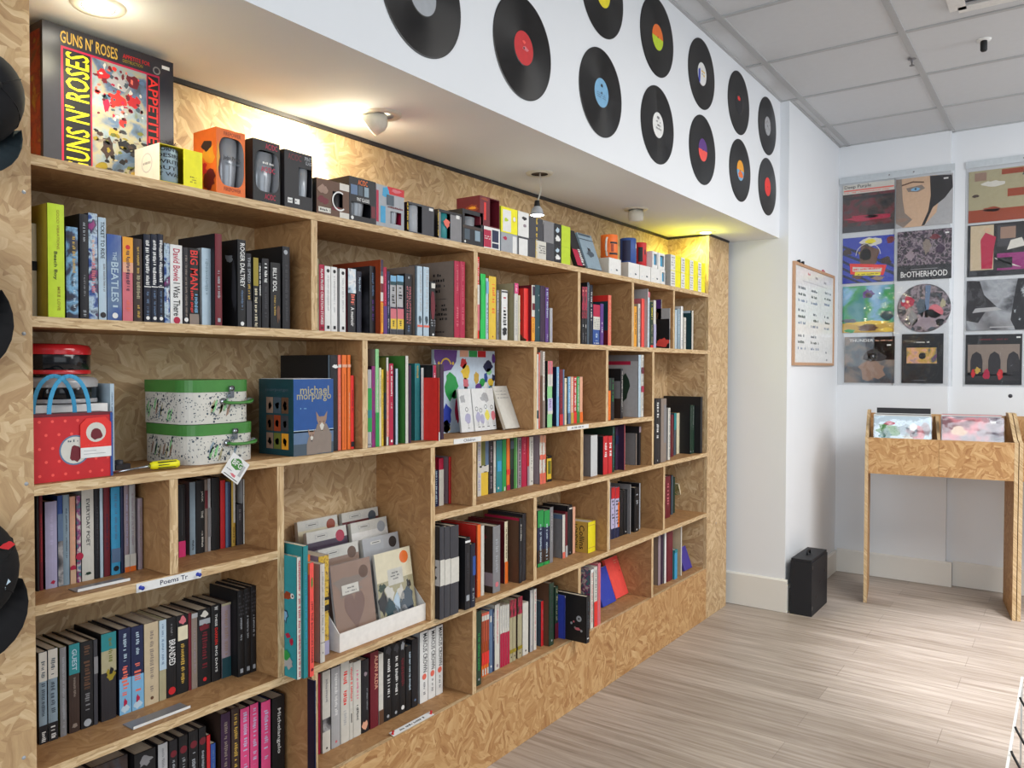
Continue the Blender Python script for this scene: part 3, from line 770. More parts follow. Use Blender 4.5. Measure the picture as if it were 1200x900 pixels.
bay('in second row\'s middle bay', 'books in the second row, middle bay', B_, 1.554, 2.02, [
 (429, 435.6, 433, 'lgrey', 'white book with green bands', [Bn(.48, .76, 'green'), Bn(.22, .48, 'teal'), Bn(.2, .38, 'green'), Bn(.03, .05, 'grey')], dict(hard=False)),
 (436, 440, 429, 'mag', 'magenta patterned book', [Mk(.1, .95, 'purple')], dict(cover='plum')),
 (440.3, 444.3, 409, 'lgreen', 'tall pale green book', [X( .35, .7, 'off', .4), Bn(0, .35, 'green')], dict(cover='taupe', d=.2)),
 (444.8, 447.2, 431, 'cream', 'thin cream and yellow book', [Mk(.5, .9, 'mustard')], {}),
 (447.5, 449.8, 433, 'ygold', 'thin yellow speckled book', [Mk(.1, .9, 'ink')], {}),
 (453.2, 455.6, 419, 'off', 'tall red and white spined book', [Bn(.1, .85, 'salmon'), Mk(.1, .85, 'white')], dict(cover='olive', d=.2, cops=[Bn(.3, .6, 'slate'), Bn(0, .3, 'brown')])),
 (456.4, 461.2, 426, 'crim', 'red book with white capitals', [X( .6, .98, 'white', .45), Mk(.45, .52, 'white'), O(.05, .004, 'white')], dict(cover='red')),
 (464, 466.6, 432, 'pale', 'slim grey-white book', [], dict(cover='slate')),
 (475.6, 478.8, 417, 'off', 'tall green covered book', [Mk(.7, .95, 'white')], dict(cover='tgreen', d=.2)),
 (479.3, 482.2, 428, 'plum', 'dark slate spined grey book', [], dict(cover='taupe', r=.01)),
 (486.3, 492.5, 426, 'teal', 'teal volume with gold dots', [Mk(.8, .97, 'gold')], dict(r=.05)),
 (493.3, 497, 431, 'white', 'white spined book behind red book', [], dict(r=.045, cover='navy')),
 (497.4, 499.6, 443, 'bred', 'wide red picture book', [Bn(.0, .14, 'white'), Mk(.5, .95, 'amber')], dict(r=-.015, cover='bred')),
 (505.5, 511, 428, 'lilac', 'black, red and silver book', [Bn(.48, 1, 'crim'), Mk(.6, .9, 'white'), Bn(.2, .3, 'plum'), Mk(.03, .18, 'grey')], dict(cover='lgrey', r=.012, cops=[Bn(.48, 1, 'black'), Bn(.2, .34, 'ink')])),
 (516.3, 520.5, 427, 'plum', 'grey book with dark purple spine', [], dict(cover='taupe', r=.015)),
], r0=0.01, depth=.17)

bay('in second row\'s fourth bay', 'books in the second row, fourth bay', B_, 2.405, 2.93, [
 (629.6, 631.6, 415, 'off', 'thin white book with blue foot', [Bn(.14, .25, 'dteal'), Mk(.3, .9, 'lgrey')], dict(r=0.0)),
 (631.8, 633.3, 413, 'salmon', 'very thin orange book', [Mk(.1, .9, 'off')], {}),
 (633.5, 636.2, 411, 'taupe', 'tall brown and grey book', [Bn(0, .68, 'brown')], {}),
 (636.6, 639, 412, 'off', 'tall thin dotted book', [Mk(.4, .98, 'rust'), Bn(0, .36, 'taupe')], {}),
 (642, 647.6, 423, 'lgreen', 'green and lilac scalloped book', [Bn(.8, 1, 'rose'), Bn(.62, .8, 'off'), Bn(.25, .44, 'lav'), Mk(.3, .42, 'purple'), Bn(.2, .25, 'off'), Bn(.64, .98, 'silver', .45, .55)], dict(cover='black', d=.18)),
 (652.8, 655.6, 430, 'sky', 'navy covered pale blue spined book', [Mk(.5, .9, 'white')], dict(cover='navy', cops=[('o', .55, .022, 'silver', .1), ('o', .3, .022, 'silver', .1)], r=.02)),
 (656, 660, 433, 'maroon', 'dark red book', [Bn(0, .2, 'red'), Mk(.3, .8, 'crim')], dict(r=.03)),
 (660.2, 661.8, 433, 'steel', 'very thin blue book', [], dict(r=.03)),
 (662.2, 664.6, 443, 'cream', 'short cream book', [Mk(.1, .6, 'beige'), O(.9, .003, 'olive')], dict(r=.035)),
 (666, 669, 441.5, 'sky', 'pale blue volume of cookery set', [Mk(.25, .97, 'white'), Bn(0, .23, 'steel')], dict(r=.05, cover='ink')),
 (669.3, 672.5, 441.5, 'peach', 'peach volume of cookery set', [Mk(.25, .97, 'white'), Bn(0, .23, 'gold')], dict(r=.05)),
 (672.8, 676, 441.5, 'red', 'red volume of cookery set', [X( .26, .97, 'white', .6), Bn(0, .23, 'bred')], dict(r=.05)),
 (676.3, 679.6, 441.5, 'green', 'green volume of cookery set', [Mk(.25, .97, 'white'), Bn(0, .23, 'tgreen')], dict(r=.05)),
 (679.9, 683.2, 441.5, 'peach', 'orange volume ending cookery set', [Bn(0, .23, 'orange')], dict(r=.05)),
], r0=0.01)

bay('in second row\'s fifth bay', 'books in the second row, fifth bay', B_, 2.95, 3.378, [
 (713.4, 716.2, 443, 'orange', 'orange and dark green paperback', [Bn(.7, 1, 'dgreen'), Mk(.1, .65, 'amber')], dict(r=.03)),
 (716.6, 720.3, 443, 'black', 'black book with green letters', [Mk(.4, .95, 'green')], dict(r=.03)),
 (728, 730.6, 432, 'ink', 'small book with grey picture cover', [Mk(.1, .95, 'off')], dict(r=.04, cover='grey', cops=[Bn(.75, 1, 'black'), Bn(0, .4, 'dbrown')])),
 (748.8, 751.6, 416, 'pale', 'tall grey book with green plume', [], dict(r=.015, cover='lgrey', d=.2, cops=[('p', .55, .5, .2, .22, 'dgreen'), Bn(.84, .9, 'crim', .2, .8), Bn(.9, 1, 'grey')])),
 (751.9, 754.8, 416, 'off', 'tall checked red and white book', [Bn(.7, .8, 'maroon'), Bn(.4, .5, 'crim'), Mk(.1, .95, 'slate')], dict(r=.015, d=.2, cover='ink')),
], r0=0.03)

bay('in the tall end bay', 'books in the tall end bay', C_, 3.398, 4.058, [
 (768, 774.3, 468, 'ink', 'tall black book', [Mk(.4, .95, 'white'), O(.05, .004, 'silver')], dict(r=.005)),
 (775.2, 781.6, 467, 'taupe', 'tall grey-brown book', [Bn(.3, .9, 'grey', .5, .9)], dict(r=.01)),
 (783.5, 786.2, 478, 'off', 'white spiral dotted book', [Mk(.05, .98, 'grey', .3, .9)], dict(r=.025, cover='lgrey')),
 (787, 790, 486, 'maroon', 'brownish maroon book', [Mk(.1, .8, 'brown')], dict(r=.07)),
 (790.4, 793, 484, 'slate', 'grey and teal book', [Bn(.6, 1, 'teal')], dict(r=.09)),
 (793.6, 797, 484, 'cream', 'cream spined book', [], dict(r=.105, cover='gold')),
 (804.4, 807.7, 475, 'dgreen', 'first dark green box volume', [Mk(.5, .97, 'grey'), O(.05, .003, 'silver')], dict(r=.045, cover='black', hard=False)),
 (808, 811, 475, 'dgreen', 'second dark green box volume', [Mk(.5, .97, 'grey'), O(.05, .003, 'silver')], dict(r=.045, hard=False)),
 (811.3, 814.4, 475, 'dgreen', 'third dark green box volume', [Mk(.5, .97, 'grey'), O(.05, .003, 'silver')], dict(r=.045, hard=False)),
 (821.5, 824, 465, 'black', 'tall plain black book against end panel', [], dict(r=.012, d=.215)),
], r0=0.03)

# poetry bays
bay('in left bay above poetry label', 'books above the handwritten label, left bay', C_, Y0, .96, [
 (41.5, 44.7, 580, 'black', 'thin black book', [], {}),
 (45, 49, 580, 'maroon', 'dark red book', [Mk(.3, .8, 'red')], {}),
 (52, 66, 588, 'lilac', 'thick lilac book', [X( .5, .85, 'lav', .3), ('p', .6, .07, .2, .02, 'crim')], dict(cover='ink')),
 (66.6, 72.5, 581, 'blue', 'blue photo spined book', [Bn(0, .5, GREYP), Bn(.5, .8, 'steel')], dict(hard=False)),
 (73, 80.3, 580, 'bluegrey', 'blue-grey book with small capitals', [X( .3, .85, 'slate', .3)], dict(hard=False)),
 (81, 87.5, 582, 'peach', 'peach book with red dot', [Mk(.3, .9, 'skin'), O(.18, .006, 'crim'), Bn(0, .16, 'skin')], {}),
 (89, 93.8, 581, MULTI, 'pale mottled thin book', [O(.3, .008, 'crim', .6)], dict(hard=False)),
 (95, 109, 574, 'off', 'pale green-white book with black capitals', [T('EVERYDAY POET', .38, .9, 'ink', .3, .5), ('p', .5, .08, .3, .02, 'dgreen')], dict(cover='lgrey', hard=False)),
 (110, 115.8, 573, 'ink', 'black book beside pale poetry book', [Mk(.2, .8, 'char')], {}),
 (116.4, 120, 571, 'pale', 'thin pale book', [], {}),
 (121, 128, 571, 'maroon', 'maroon book with stripes', [Mk(.3, .7, 'plum')], {}),
 (129.5, 140, 571, 'cyan', 'bright blue book', [Bn(.14, .3, 'steel'), X( .4, .92, 'steel', .3), O(.07, .006, 'ink')], {}),
 (141, 144.4, 570, 'navy', 'navy strip of a book', [], {}),
 (145, 150.5, 568, 'mauve', 'left pinkish book with orange foot', [Bn(0, .06, 'orange'), Bn(.06, .2, 'off'), Mk(.3, .9, 'lilac')], dict(hard=False)),
 (151, 158, 568, 'lgrey', 'right pinkish book with orange foot', [Bn(0, .06, 'orange'), Bn(.06, .2, 'off'), Mk(.3, .9, 'mauve')], dict(hard=False)),
 (161, 166.5, 584, 'mauve', 'short grey slim book', [Mk(.3, .9, 'taupe')], {}),
], r0=0.10)

bay('in right bay above poetry label', 'books above the handwritten label, right bay', C_, .98, 1.246, [
 (206, 208.2, 574, 'hot', 'thin hot pink book', [Mk(.2, .9, 'mag')], {}),
 (208.5, 216.5, 568, 'black', 'black book with hot pink foot', [Bn(0, .22, 'hot'), Bn(.3, .95, 'char', .45, .55)], dict(hard=False)),
 (222, 228.6, 565, 'bluegrey', 'pale book with mauve cover', [Mk(.05, .2, 'ink')], dict(cover='mauve')),
 (229.5, 239, 563, 'black', 'black book with small white capitals', [T('JACK', .7, .85, 'off', .25, .7), T('THE', .48, .58, 'off', .25, .7), X( .08, .3, 'off', .25, .7)], {}),
 (239.5, 243, 562, 'taupe', 'thin grey and red book', [Bn(.6, .85, 'maroon')], {}),
 (243.3, 246.6, 561, 'lgrey', 'thin pale grey book', [Bn(.2, .6, 'grey')], {}),
 (247.5, 257, 560, 'black', 'thick plain black book', [Mk(.3, .7, 'ink')], {}),
 (258, 263.6, 563, 'red', 'plain red book', [], {}),
 (264.2, 267.6, 565, 'steel', 'thin blue book', [], {}),
 (268, 270.2, 565, 'navy', 'thin navy book', [], {}),
 (271, 275.5, 562, 'gold', 'gold and white book', [Bn(.35, 1, 'off', .4, .9), Mk(.05, .3, 'brown')], {}),
 (277, 284, 591, 'char', 'short charcoal book', [Mk(.6, .9, 'grey')], dict(cover='black')),
 (285, 294.5, 561, 'off', 'tall off-white book with thin lines', [Bn(.76, .765, 'ink'), Bn(.5, .505, 'ink'), Bn(.16, .165, 'ink')], dict(cover='lgrey')),
], r0=0.13, depth=.10)

bay('in bay below poetry label', 'novels in the bay below the handwritten label', .583, Y0, 1.246, [
 (43.5, 53, 765, 'bluegrey', 'left book of white and black pair', [Bn(.68, 1, 'off'), Bn(0, .2, 'ink'), X( .72, .9, 'slate', .5), X( .3, .66, 'slate', .5), X( .02, .16, 'white', .6)], dict(cover='ink', hard=False)),
 (54.5, 65.5, 761, 'bluegrey', 'right book of white and black pair', [Bn(.68, 1, 'off'), Bn(0, .2, 'ink'), X( .72, .9, 'slate', .5), X( .3, .66, 'slate', .5), X( .02, .16, 'white', .6)], dict(cover='ink', hard=False)),
 (68.5, 76, 759, 'grey', 'grey book with olive cover', [Mk(.1, .9, 'silver')], dict(cover='olive', hard=False)),
 (79, 91.5, 755, 'dbrown', 'teal topped brown book', [Bn(.66, 1, 'teal'), T('GUEST', .7, .94, 'pale', .45, .5), X( .4, .62, 'taupe', .25), ('p', .5, .08, .3, .03, 'taupe')], dict(cover='ink')),
 (93, 107.5, 752, 'black', 'thick black book with worn gold title', [X( .45, .95, 'brown', .55), O(.06, .008, 'silver'), Mk(.2, .4, 'grey')], dict(cover='black')),
 (108.5, 113, 750, 'char', 'thin dark grey book', [Bn(.6, .8, 'grey')], {}),
 (117, 134.5, 742, 'dark', 'thick teal, cream and black book', [Bn(.55, 1, 'khaki'), Bn(.8, 1, 'teal'), X( .66, .95, 'olive', .3, .6), ('p', .6, .52, .3, .07, 'mustard'), ('p', .65, .56, .14, .04, 'black')], dict(cover='black')),
 (138, 151.8, 737, 'navy', 'left book of navy, red, sky pair', [Bn(0, .42, 'sky'), X( .62, .94, 'pale', .32), X( .22, .56, 'salmon', .6), ('p', .5, .12, .15, .06, 'crim'), ('p', .5, .06, .35, .04, 'pale')], dict(cover='dnavy')),
 (152.6, 166.8, 734, 'navy', 'right book of navy, red, sky pair', [Bn(0, .42, 'sky'), X( .62, .94, 'pale', .32), X( .22, .56, 'salmon', .6), ('p', .5, .12, .15, .06, 'crim'), ('p', .5, .06, .35, .04, 'pale')], dict(cover='dnavy')),
 (168, 184.7, 730, 'beige', 'thick taupe book with faint capitals', [X( .15, .9, 'taupe', .3), O(.08, .004, 'brown')], dict(cover='taupe')),
 (185.4, 193.6, 727, 'khaki', 'pale blue over cream slim book', [Bn(.38, 1, 'pale'), X( .45, .95, 'steel', .35)], {}),
 (194.3, 205.5, 724, 'black', 'black book with bold white capitals', [T('BRANDED', .4, .72, 'white', .65, .55), X( .78, .92, 'grey', .25), O(.08, .009, 'red')], {}),
 (206, 219.5, 721, 'black', 'black book with gilt emblem', [('p', .5, .93, .25, .05, 'rose'), Bn(.68, .86, 'cream', .1, .95), X( .12, .66, 'gold', .35)], dict(cover='black')),
 (220, 223.4, 719, 'maroon', 'thin dark red strip book', [], {}),
 (223.6, 230.5, 719, 'taupe', 'slim taupe book', [Bn(.94, 1, 'lgrey'), Mk(.2, .8, 'mauve')], {}),
 (231, 246, 714, 'black', 'black book with dark red capitals', [('p', .5, .93, .25, .04, 'off'), Bn(.8, .87, 'silver', .1, .95), ('p', .5, .76, .4, .04, 'maroon'), X( .2, .7, 'maroon', .45), O(.08, .005, 'red')], {}),
 (247, 257.6, 709, 'black', 'black book with white and red title', [T('W', .93, .98, 'white', .4), T('THESE', .72, .88, 'white', .24), T('DARKEN', .48, .7, 'bred', .3), T('ING DAYS', .12, .46, 'white', .24)], {}),
 (259, 269.6, 707, 'mauve', 'pinkish grey book with dark foot', [Bn(.97, 1, 'khaki'), Bn(0, .27, 'dteal'), Mk(.3, .9, 'cocoa')], dict(cover='dbrown')),
 (278, 285.7, 692, 'black', 'first volume of black boxed trilogy', [X( .42, .68, 'silver', .35), ('n', .7, .96, 'char', .1, .9, 6), Bn(.04, .09, 'silver', .3, .75)], dict(cover='black', r=.084)),
 (286, 293.2, 689, 'black', 'second volume of black boxed trilogy', [X( .42, .68, 'silver', .35), ('n', .7, .96, 'char', .1, .9, 6), Bn(.04, .09, 'silver', .3, .75)], dict(cover='black', r=.084)),
 (293.5, 301, 687, 'black', 'third volume of black boxed trilogy', [X( .42, .68, 'silver', .35), ('n', .7, .96, 'char', .1, .9, 6), Bn(.04, .09, 'silver', .3, .75)], dict(cover='black', r=.084)),
], r0=0.11, depth=.12)

bay('on lowest left shelf', 'books on the lowest left shelf', K_, Y0, 1.353, [
 (88, 104, 905, 'ink', 'black book cut by the picture edge', [], {}),
 (105, 148, 893, DARKP, 'wide black portrait covered book', [('p', .6, .85, .3, .1, 'char')], dict(r=.10)),
 (156, 181, 881, 'black', 'thick black book with dim portrait', [('p', .5, .9, .3, .05, 'grey'), Mk(.3, .8, 'char')], dict(cover='black')),
 (184, 195, 872, 'lgrey', 'pale grey book', [X( .5, .95, 'grey', .3)], dict(cover='dark')),
 (197, 206.5, 868, 'ink', 'dark book with maroon dot', [O(.85, .008, 'maroon'), X( .6, .78, 'silver', .4)], dict(cover='dark')),
 (208.5, 218.6, 863, 'black', 'first black book of red dotted trio', [O(.85, .009, 'maroon'), X( .5, .76, 'silver', .4)], dict(cover='dark')),
 (220, 231, 857, 'black', 'second black book of red dotted trio', [O(.85, .009, 'maroon'), X( .5, .76, 'silver', .4)], dict(cover='dark')),
 (232, 240.3, 853, 'black', 'third black book of red dotted trio', [O(.85, .009, 'maroon'), X( .5, .76, 'silver', .4)], dict(cover='dark')),
 (241.3, 245.4, 862, 'red', 'thin red book', [], dict(cover='black')),
 (246, 251.5, 872, 'blue', 'blue book', [Mk(.3, .9, 'steel')], dict(cover='black')),
 (258, 269, 836, 'plum', 'dark plum book with small type', [X( .2, .9, 'taupe', .4)], dict(cover='dbrown')),
 (270.5, 279.5, 830, 'dbrown', 'brown book with gold capitals', [X( .3, .97, 'gold', .5)], dict(cover='dbrown')),
 (281, 291.5, 830, 'pink', 'first of three pink books', [X( .5, .95, 'lav', .5), X( .3, .45, 'lav', .5)], dict(cover='ink')),
 (292.5, 302, 825, 'pink', 'second of three pink books', [X( .5, .95, 'lav', .5), X( .3, .45, 'lav', .5)], dict(cover='ink')),
 (305.5, 316.3, 822, 'pink', 'third of three pink books', [X( .5, .95, 'lav', .5), X( .3, .45, 'lav', .5)], dict(cover='navy')),
 (318.5, 333, 817, 'black', 'black book with large white name', [T('Michelangelo', .3, .86, 'white', .34, .5)], dict(cover='dark')),
 (348.6, 353, 803, 'navy', 'thin navy book below the teal picture book', [Mk(.7, .9, 'pale')], dict(r=-.03, d=.03, cover='dnavy')),
], r0=0.09, depth=.14)

def book_at(x, y0, W, z0, Hh, L, spine, cover, ops, cops, label, group=None, rot=(0, 0, 0), hard=True, pages=None, name='book'):
    e = empty(name, (x, y0, z0), rot)
    c, p = book_geo(L, W, Hh, spine, cover, ops, cops, pages, hard)
    c.build('cover', e, local=True); p.build('page_block', e, local=True)
    return tag(e, label, 'book', group)
DL = .5834
GC = 'tall books beside the card stand'
book_at(.048, 1.2675, .013, DL, .305, .24, 'off', 'tealb', [X( .02, .97, 'crim', .55)],
  [('p', .72, .86, .05, .045, 'pale'), ('p', .74, .85, .025, .03, 'white'), ('p', .86, .67, .07, .035, 'rust'), ('o', .675, .007, 'white', .93), ('o', .675, .003, 'black', .935),
   ('p', .80, .50, .06, .065, 'navy'), ('p', .80, .50, .05, .05, 'sky'), ('p', .86, .34, .04, .02, 'crim'), ('p', .92, .30, .03, .03, 'crim'), ('p', .86, .12, .08, .05, 'lgrey'), ('p', .83, .18, .06, .04, 'green')],
  'teal picture book with orange fish cover, nearest the divider', GC, hard=False)
book_at(.055, 1.2812, .015, DL, .331, .26, 'teal', 'teal', [Mk(.2, .8, 'cyan')], [], 'taller plain teal book behind the fish picture book', GC, hard=False)
book_at(.060, 1.2970, .013, DL, .286, .24, 'coral', 'bred', [T('1977: THE BOLLOCKS DIARIES', .12, .66, 'ink', .42), ('p', .5, .83, .2, .05, 'tgreen'), O(.06, .004, 'maroon')], [Bn(.9, 1, 'orange')], 'coral red book with black 1977 title', GC, hard=False)
book_at(.012, 1.3110, .028, DL, .294, .22, 'orange', 'orange', [], [], 'thick orange book just behind the coral red one', GC, hard=False)
book_at(-.003, 1.3850, .0155, D_ + .0003, .262, .20, 'off', 'lgrey', [X( .3, .92, 'grey', .35), Bn(.2, .205, 'ink'), O(.1, .002, 'grey')], [], 'off-white book with small grey capitals', GC, hard=False)
book_at(-.040, 1.4120, .035, D_ + .0003, .272, .18, GOLDF, 'lilac', [Bn(0, .14, 'lilac'), Bn(.44, .5, 'black'), Bn(.55, .58, 'black')], [], 'thick book with black and gold patterned spine', GC, hard=False)

bay('in narrow bay beneath the card label', 'books in the narrow third row bay', C_, 1.839, 2.026, [
 (509, 514, 551, 'navy', 'navy and white patterned book', [Mk(.05, .97, 'pale')], dict(hard=False)),
 (514.6, 520, 537, 'crim', 'crimson topped white book', [Bn(0, .76, 'off')], {}),
 (526.3, 531.3, 535, 'red', 'red book with taupe cover', [Mk(.3, .9, 'maroon')], dict(cover='mauve', cops=[('p', .75, .15, .12, .08, 'plum')])),
], r0=0.09)

bay('in third row\'s crowded bay', 'books in the third row, crowded bay', C_, 2.048, 2.72, [
 (559.6, 572.6, 517, 'ygold', 'wide yellow and white book', [Bn(.45, 1, 'steel', .7, 1), Bn(.5, 1, 'olive', .35, .7), Bn(0, 1, 'off', 0, .32), Mk(.1, .95, 'lilac', .02, .3), Bn(.42, .55, 'off'), Mk(.42, .55, 'ink', .1, .9, 2)], dict(hard=False)),
 (573.2, 578.6, 516, 'dark', 'grey-brown book', [Mk(.05, .9, 'mauve')], {}),
 (579, 581.6, 517, 'off', 'thin white spined book', [Mk(.1, .5, 'dgreen')], dict(cover='grey')),
 (582.2, 589, 516, 'teal', 'thick teal book', [Bn(.4, .6, 'cyan', .1, .8), Bn(.06, .1, 'off', .2, .4)], dict(cover='dteal')),
 (589.3, 593.8, 515, 'green', 'mid green book', [Bn(0, .08, 'off', .4, .7)], dict(cover='dgreen')),
 (594.2, 598, 514, 'orange', 'orange and red book', [Bn(.3, .4, 'bred'), Bn(0, .1, 'crim')], {}),
 (598.3, 602.3, 514, 'dgreen', 'black and dark green book', [Bn(0, .4, 'black'), Bn(.8, .95, 'slate')], {}),
 (603, 606.7, 513, 'tgreen', 'grass green book', [Bn(0, 1, 'lgreen', .6, .8)], {}),
 (607.3, 611.5, 513, 'mauve', 'grey-pink patterned book', [Mk(.05, .95, 'ink', .2, .8)], dict(cover='plum')),
 (612, 617.9, 512, 'crim', 'thick crimson book', [X( .65, .92, 'rose', .4)], {}),
 (618.3, 620.6, 512, 'red', 'thin bright red book', [Bn(0, .4, 'mauve')], {}),
 (621, 625.6, 512, 'off', 'white book with tiny black type', [X( .3, .92, 'char', .3), O(.08, .003, 'ink')], {}),
 (633, 636.2, 510, 'off', 'left book of orange-white pair', [Bn(0, .22, 'salmon'), Bn(.5, .6, 'salmon'), Bn(.85, 1, 'peach'), Mk(.05, .95, 'orange', .5, .9)], dict(cover='mauve', r=.09)),
 (636.6, 640, 510, 'off', 'right book of orange-white pair', [Bn(0, .22, 'salmon'), Bn(.5, .6, 'salmon'), Bn(.85, 1, 'peach'), Mk(.05, .95, 'orange', .5, .9)], dict(r=.09)),
 (641.5, 646.8, 534, 'ygold', 'short yellow and black book', [Bn(.9, 1, 'ink'), Bn(0, .1, 'ink'), Bn(.3, .8, 'olive', .2, .8)], dict(cover='ink', r=.1)),
], r0=0.105, depth=.125)

bay('in third row\'s tweed book bay', 'books in the third row, tweed book bay', C_, 2.745, 3.38, [
 (693, 700.8, 510, tweed('woven', 'silver', 'white', 240), 'thick grey woven-look book', [], dict(cover='grey', r=.035)),
 (707.6, 713, 511, 'red', 'left red book of red pair', [X( .45, .82, 'white', .55)], dict(cover='ink', r=.022)),
 (713.4, 718, 511, 'red', 'right red book of red pair', [X( .45, .82, 'white', .55)], dict(r=.022)),
 (718.3, 721, 500, 'dgreen', 'tall teal patterned book', [Mk(.1, .97, 'teal')], dict(r=.03)),
 (722, 725.4, 500, 'plum', 'dark plum book', [Bn(.6, .8, 'navy')], dict(r=.05, cover='black')),
 (726.6, 730.4, 497, 'rose', 'tall pink-red book', [Mk(.05, .9, 'salmon')], dict(r=.02, cover='plum')),
 (745.8, 747, 508, 'taupe', 'thin book with grey landscape cover', [Mk(.4, .9, 'grey')], dict(r=.06, cover='grey')),
 (747.2, 751.6, 500, 'ink', 'black book with pale top', [Bn(.85, 1, 'mauve')], dict(r=.05)),
], r0=0.04)

bay('in bay of the boxed trio', 'books in the fourth row, boxed trio bay', D_, 1.839, 2.385, [
 (515.8, 521, 617, 'char', 'first dark volume under white band', [Bn(.36, .64, 'off')], dict(r=-.018, cover='ink', d=.15, cops=[Bn(.36, .64, 'lgrey'), ('p', .7, .56, .2, .06, 'ink'), ('p', .7, .43, .2, .06, 'ink'), O(.08, .008, 'grey', .7)])),
 (521.4, 528, 617, 'char', 'middle dark volume under white band', [Bn(.36, .64, 'off')], dict(r=-.018, cover='ink')),
 (528.4, 538, 616, 'char', 'last dark volume under white band', [Bn(.36, .64, 'off')], dict(r=-.018, cover='ink')),
 (545.5, 551.5, 630, 'ink', 'black box with small white label', [Bn(.93, .96, 'white'), Bn(.12, .2, 'silver', .2, .8), Mk(.5, .8, 'char')], dict(r=-.02, cover='black')),
 (552, 557.6, 637, 'dnavy', 'black book with blue panel', [Bn(.5, .8, 'blue', .4, 1), Mk(.1, .3, 'silver')], dict(r=-.02, cover='black')),
 (559, 564, 615, 'orange', 'bright orange book', [Bn(.0, 1, 'rust', 0, .15)], dict(r=.035, cover='bred')),
 (564.3, 568, 616, 'off', 'slim white book beside orange one', [], dict(r=.035)),
 (578.3, 586.8, 616, 'grey', 'grey book with brownish cover', [Mk(.3, .8, 'silver'), O(.12, .009, 'rose')], dict(r=.02, cover='dbrown', cops=[('p', .6, .85, .2, .08, 'maroon'), Bn(.1, .3, 'mauve')])),
 (592, 595.6, 611, 'cream', 'tall maroon covered book, cream spine', [Mk(.4, .9, 'brown'), Bn(0, .35, 'orange')], dict(r=.06, cover='maroon', d=.17, H=.3)),
 (609.3, 612.6, 607, 'ink', 'black book with brown cover', [X( .65, .9, 'off', .4), Mk(.1, .5, 'char')], dict(r=.02, cover='brown', cops=[Bn(.96, 1, 'crim')])),
 (613, 617.2, 602, 'dark', 'dark brown book at bay\'s end', [Mk(.1, .9, 'char')], dict(r=.025)),
], r0=0.03, depth=.16)

bay('in bay of the yellow block', 'books in the fourth row, yellow block bay', D_, 2.408, 2.95, [
 (630.6, 637.4, 598, 'navy', 'left book of green and navy pair', [Bn(.7, 1, 'green'), Bn(0, .06, 'green'), Bn(.06, .3, 'dbrown'), X( .08, .75, 'pale', .35)], dict(hard=False)),
 (638, 644.5, 598, 'navy', 'right book of green and navy pair', [Bn(.7, 1, 'green'), Bn(0, .06, 'green'), Bn(.06, .3, 'dbrown'), X( .08, .75, 'pale', .35)], dict(hard=False)),
 (645.2, 649, 594, 'grey', 'tall grey book', [Mk(.3, .9, 'lgrey')], dict(cover='ink', r=.09)),
 (660, 663, 603, 'off', 'cream spined book with photo cover', [Bn(0, .14, 'salmon')], dict(cover='grey', r=.09, cops=[Bn(.9, 1, 'steel')])),
 (663.3, 665.7, 600, 'maroon', 'slim maroon book', [Bn(0, .25, 'lgrey')], {}),
 (666, 671.4, 592, 'ink', 'tall black book with white tag', [Bn(.92, .95, 'off', .3, .9), O(.05, .003, 'silver')], dict(r=.10)),
 (672, 675, 594, 'peach', 'tall pinkish board book', [], dict(r=.10)),
 (690, 698.6, 611, 'yellow', 'short fat yellow book with black lettering', [Bn(.88, .9, 'gold'), Bn(.15, .17, 'gold')], dict(cover='gold', r=.05, cops=[T('Collins', .1, .88, 'black', .2, .76), T('LONDON', .14, .9, 'black', .18, .5)])),
], r0=0.092, depth=.125)

bay('in bay right of the yellow block', 'books in the fourth row, striped pair bay', D_, 2.969, 3.50, [
 (713, 715.8, 565, 'off', 'tall thin white book', [Mk(.1, .9, 'lgrey')], dict(r=.01, cover='lgrey')),
 (717, 721.3, 571, 'lav', 'left book of red-topped pair', [Bn(.78, 1, 'red'), Bn(.0, .2, 'navy'), ('n', .25, .76, 'ink', .2, .8, 8)], dict(r=.10)),
 (721.8, 726.4, 571, 'lav', 'right book of red-topped pair', [Bn(.78, 1, 'red'), Bn(.0, .2, 'navy'), Bn(.2, .7, 'orange', .6, 1), ('n', .25, .76, 'ink', .2, .8, 8)], dict(r=.10)),
 (727.3, 731.4, 574, 'black', 'first black paperback', [Mk(.5, .8, 'plum')], dict(r=.10)),
 (731.8, 736, 574, 'black', 'second black paperback', [O(.06, .003, 'white')], dict(r=.10)),
 (737.3, 740, 568, 'lgrey', 'pale grey covered book', [], dict(cover='grey', r=.085)),
 (744.5, 749.6, 571, 'black', 'black book with pale title', [X( .6, .85, 'silver', .5), O(.05, .004, 'white')], dict(r=.085)),
 (750, 751.4, 566, 'silver', 'thin silver edged book', [], dict(r=.1, cover='ink')),
 (752, 756, 572, 'dark', 'dark red-brown book', [Mk(.3, .8, 'maroon')], dict(r=.12)),
], r0=0.09, depth=.12)

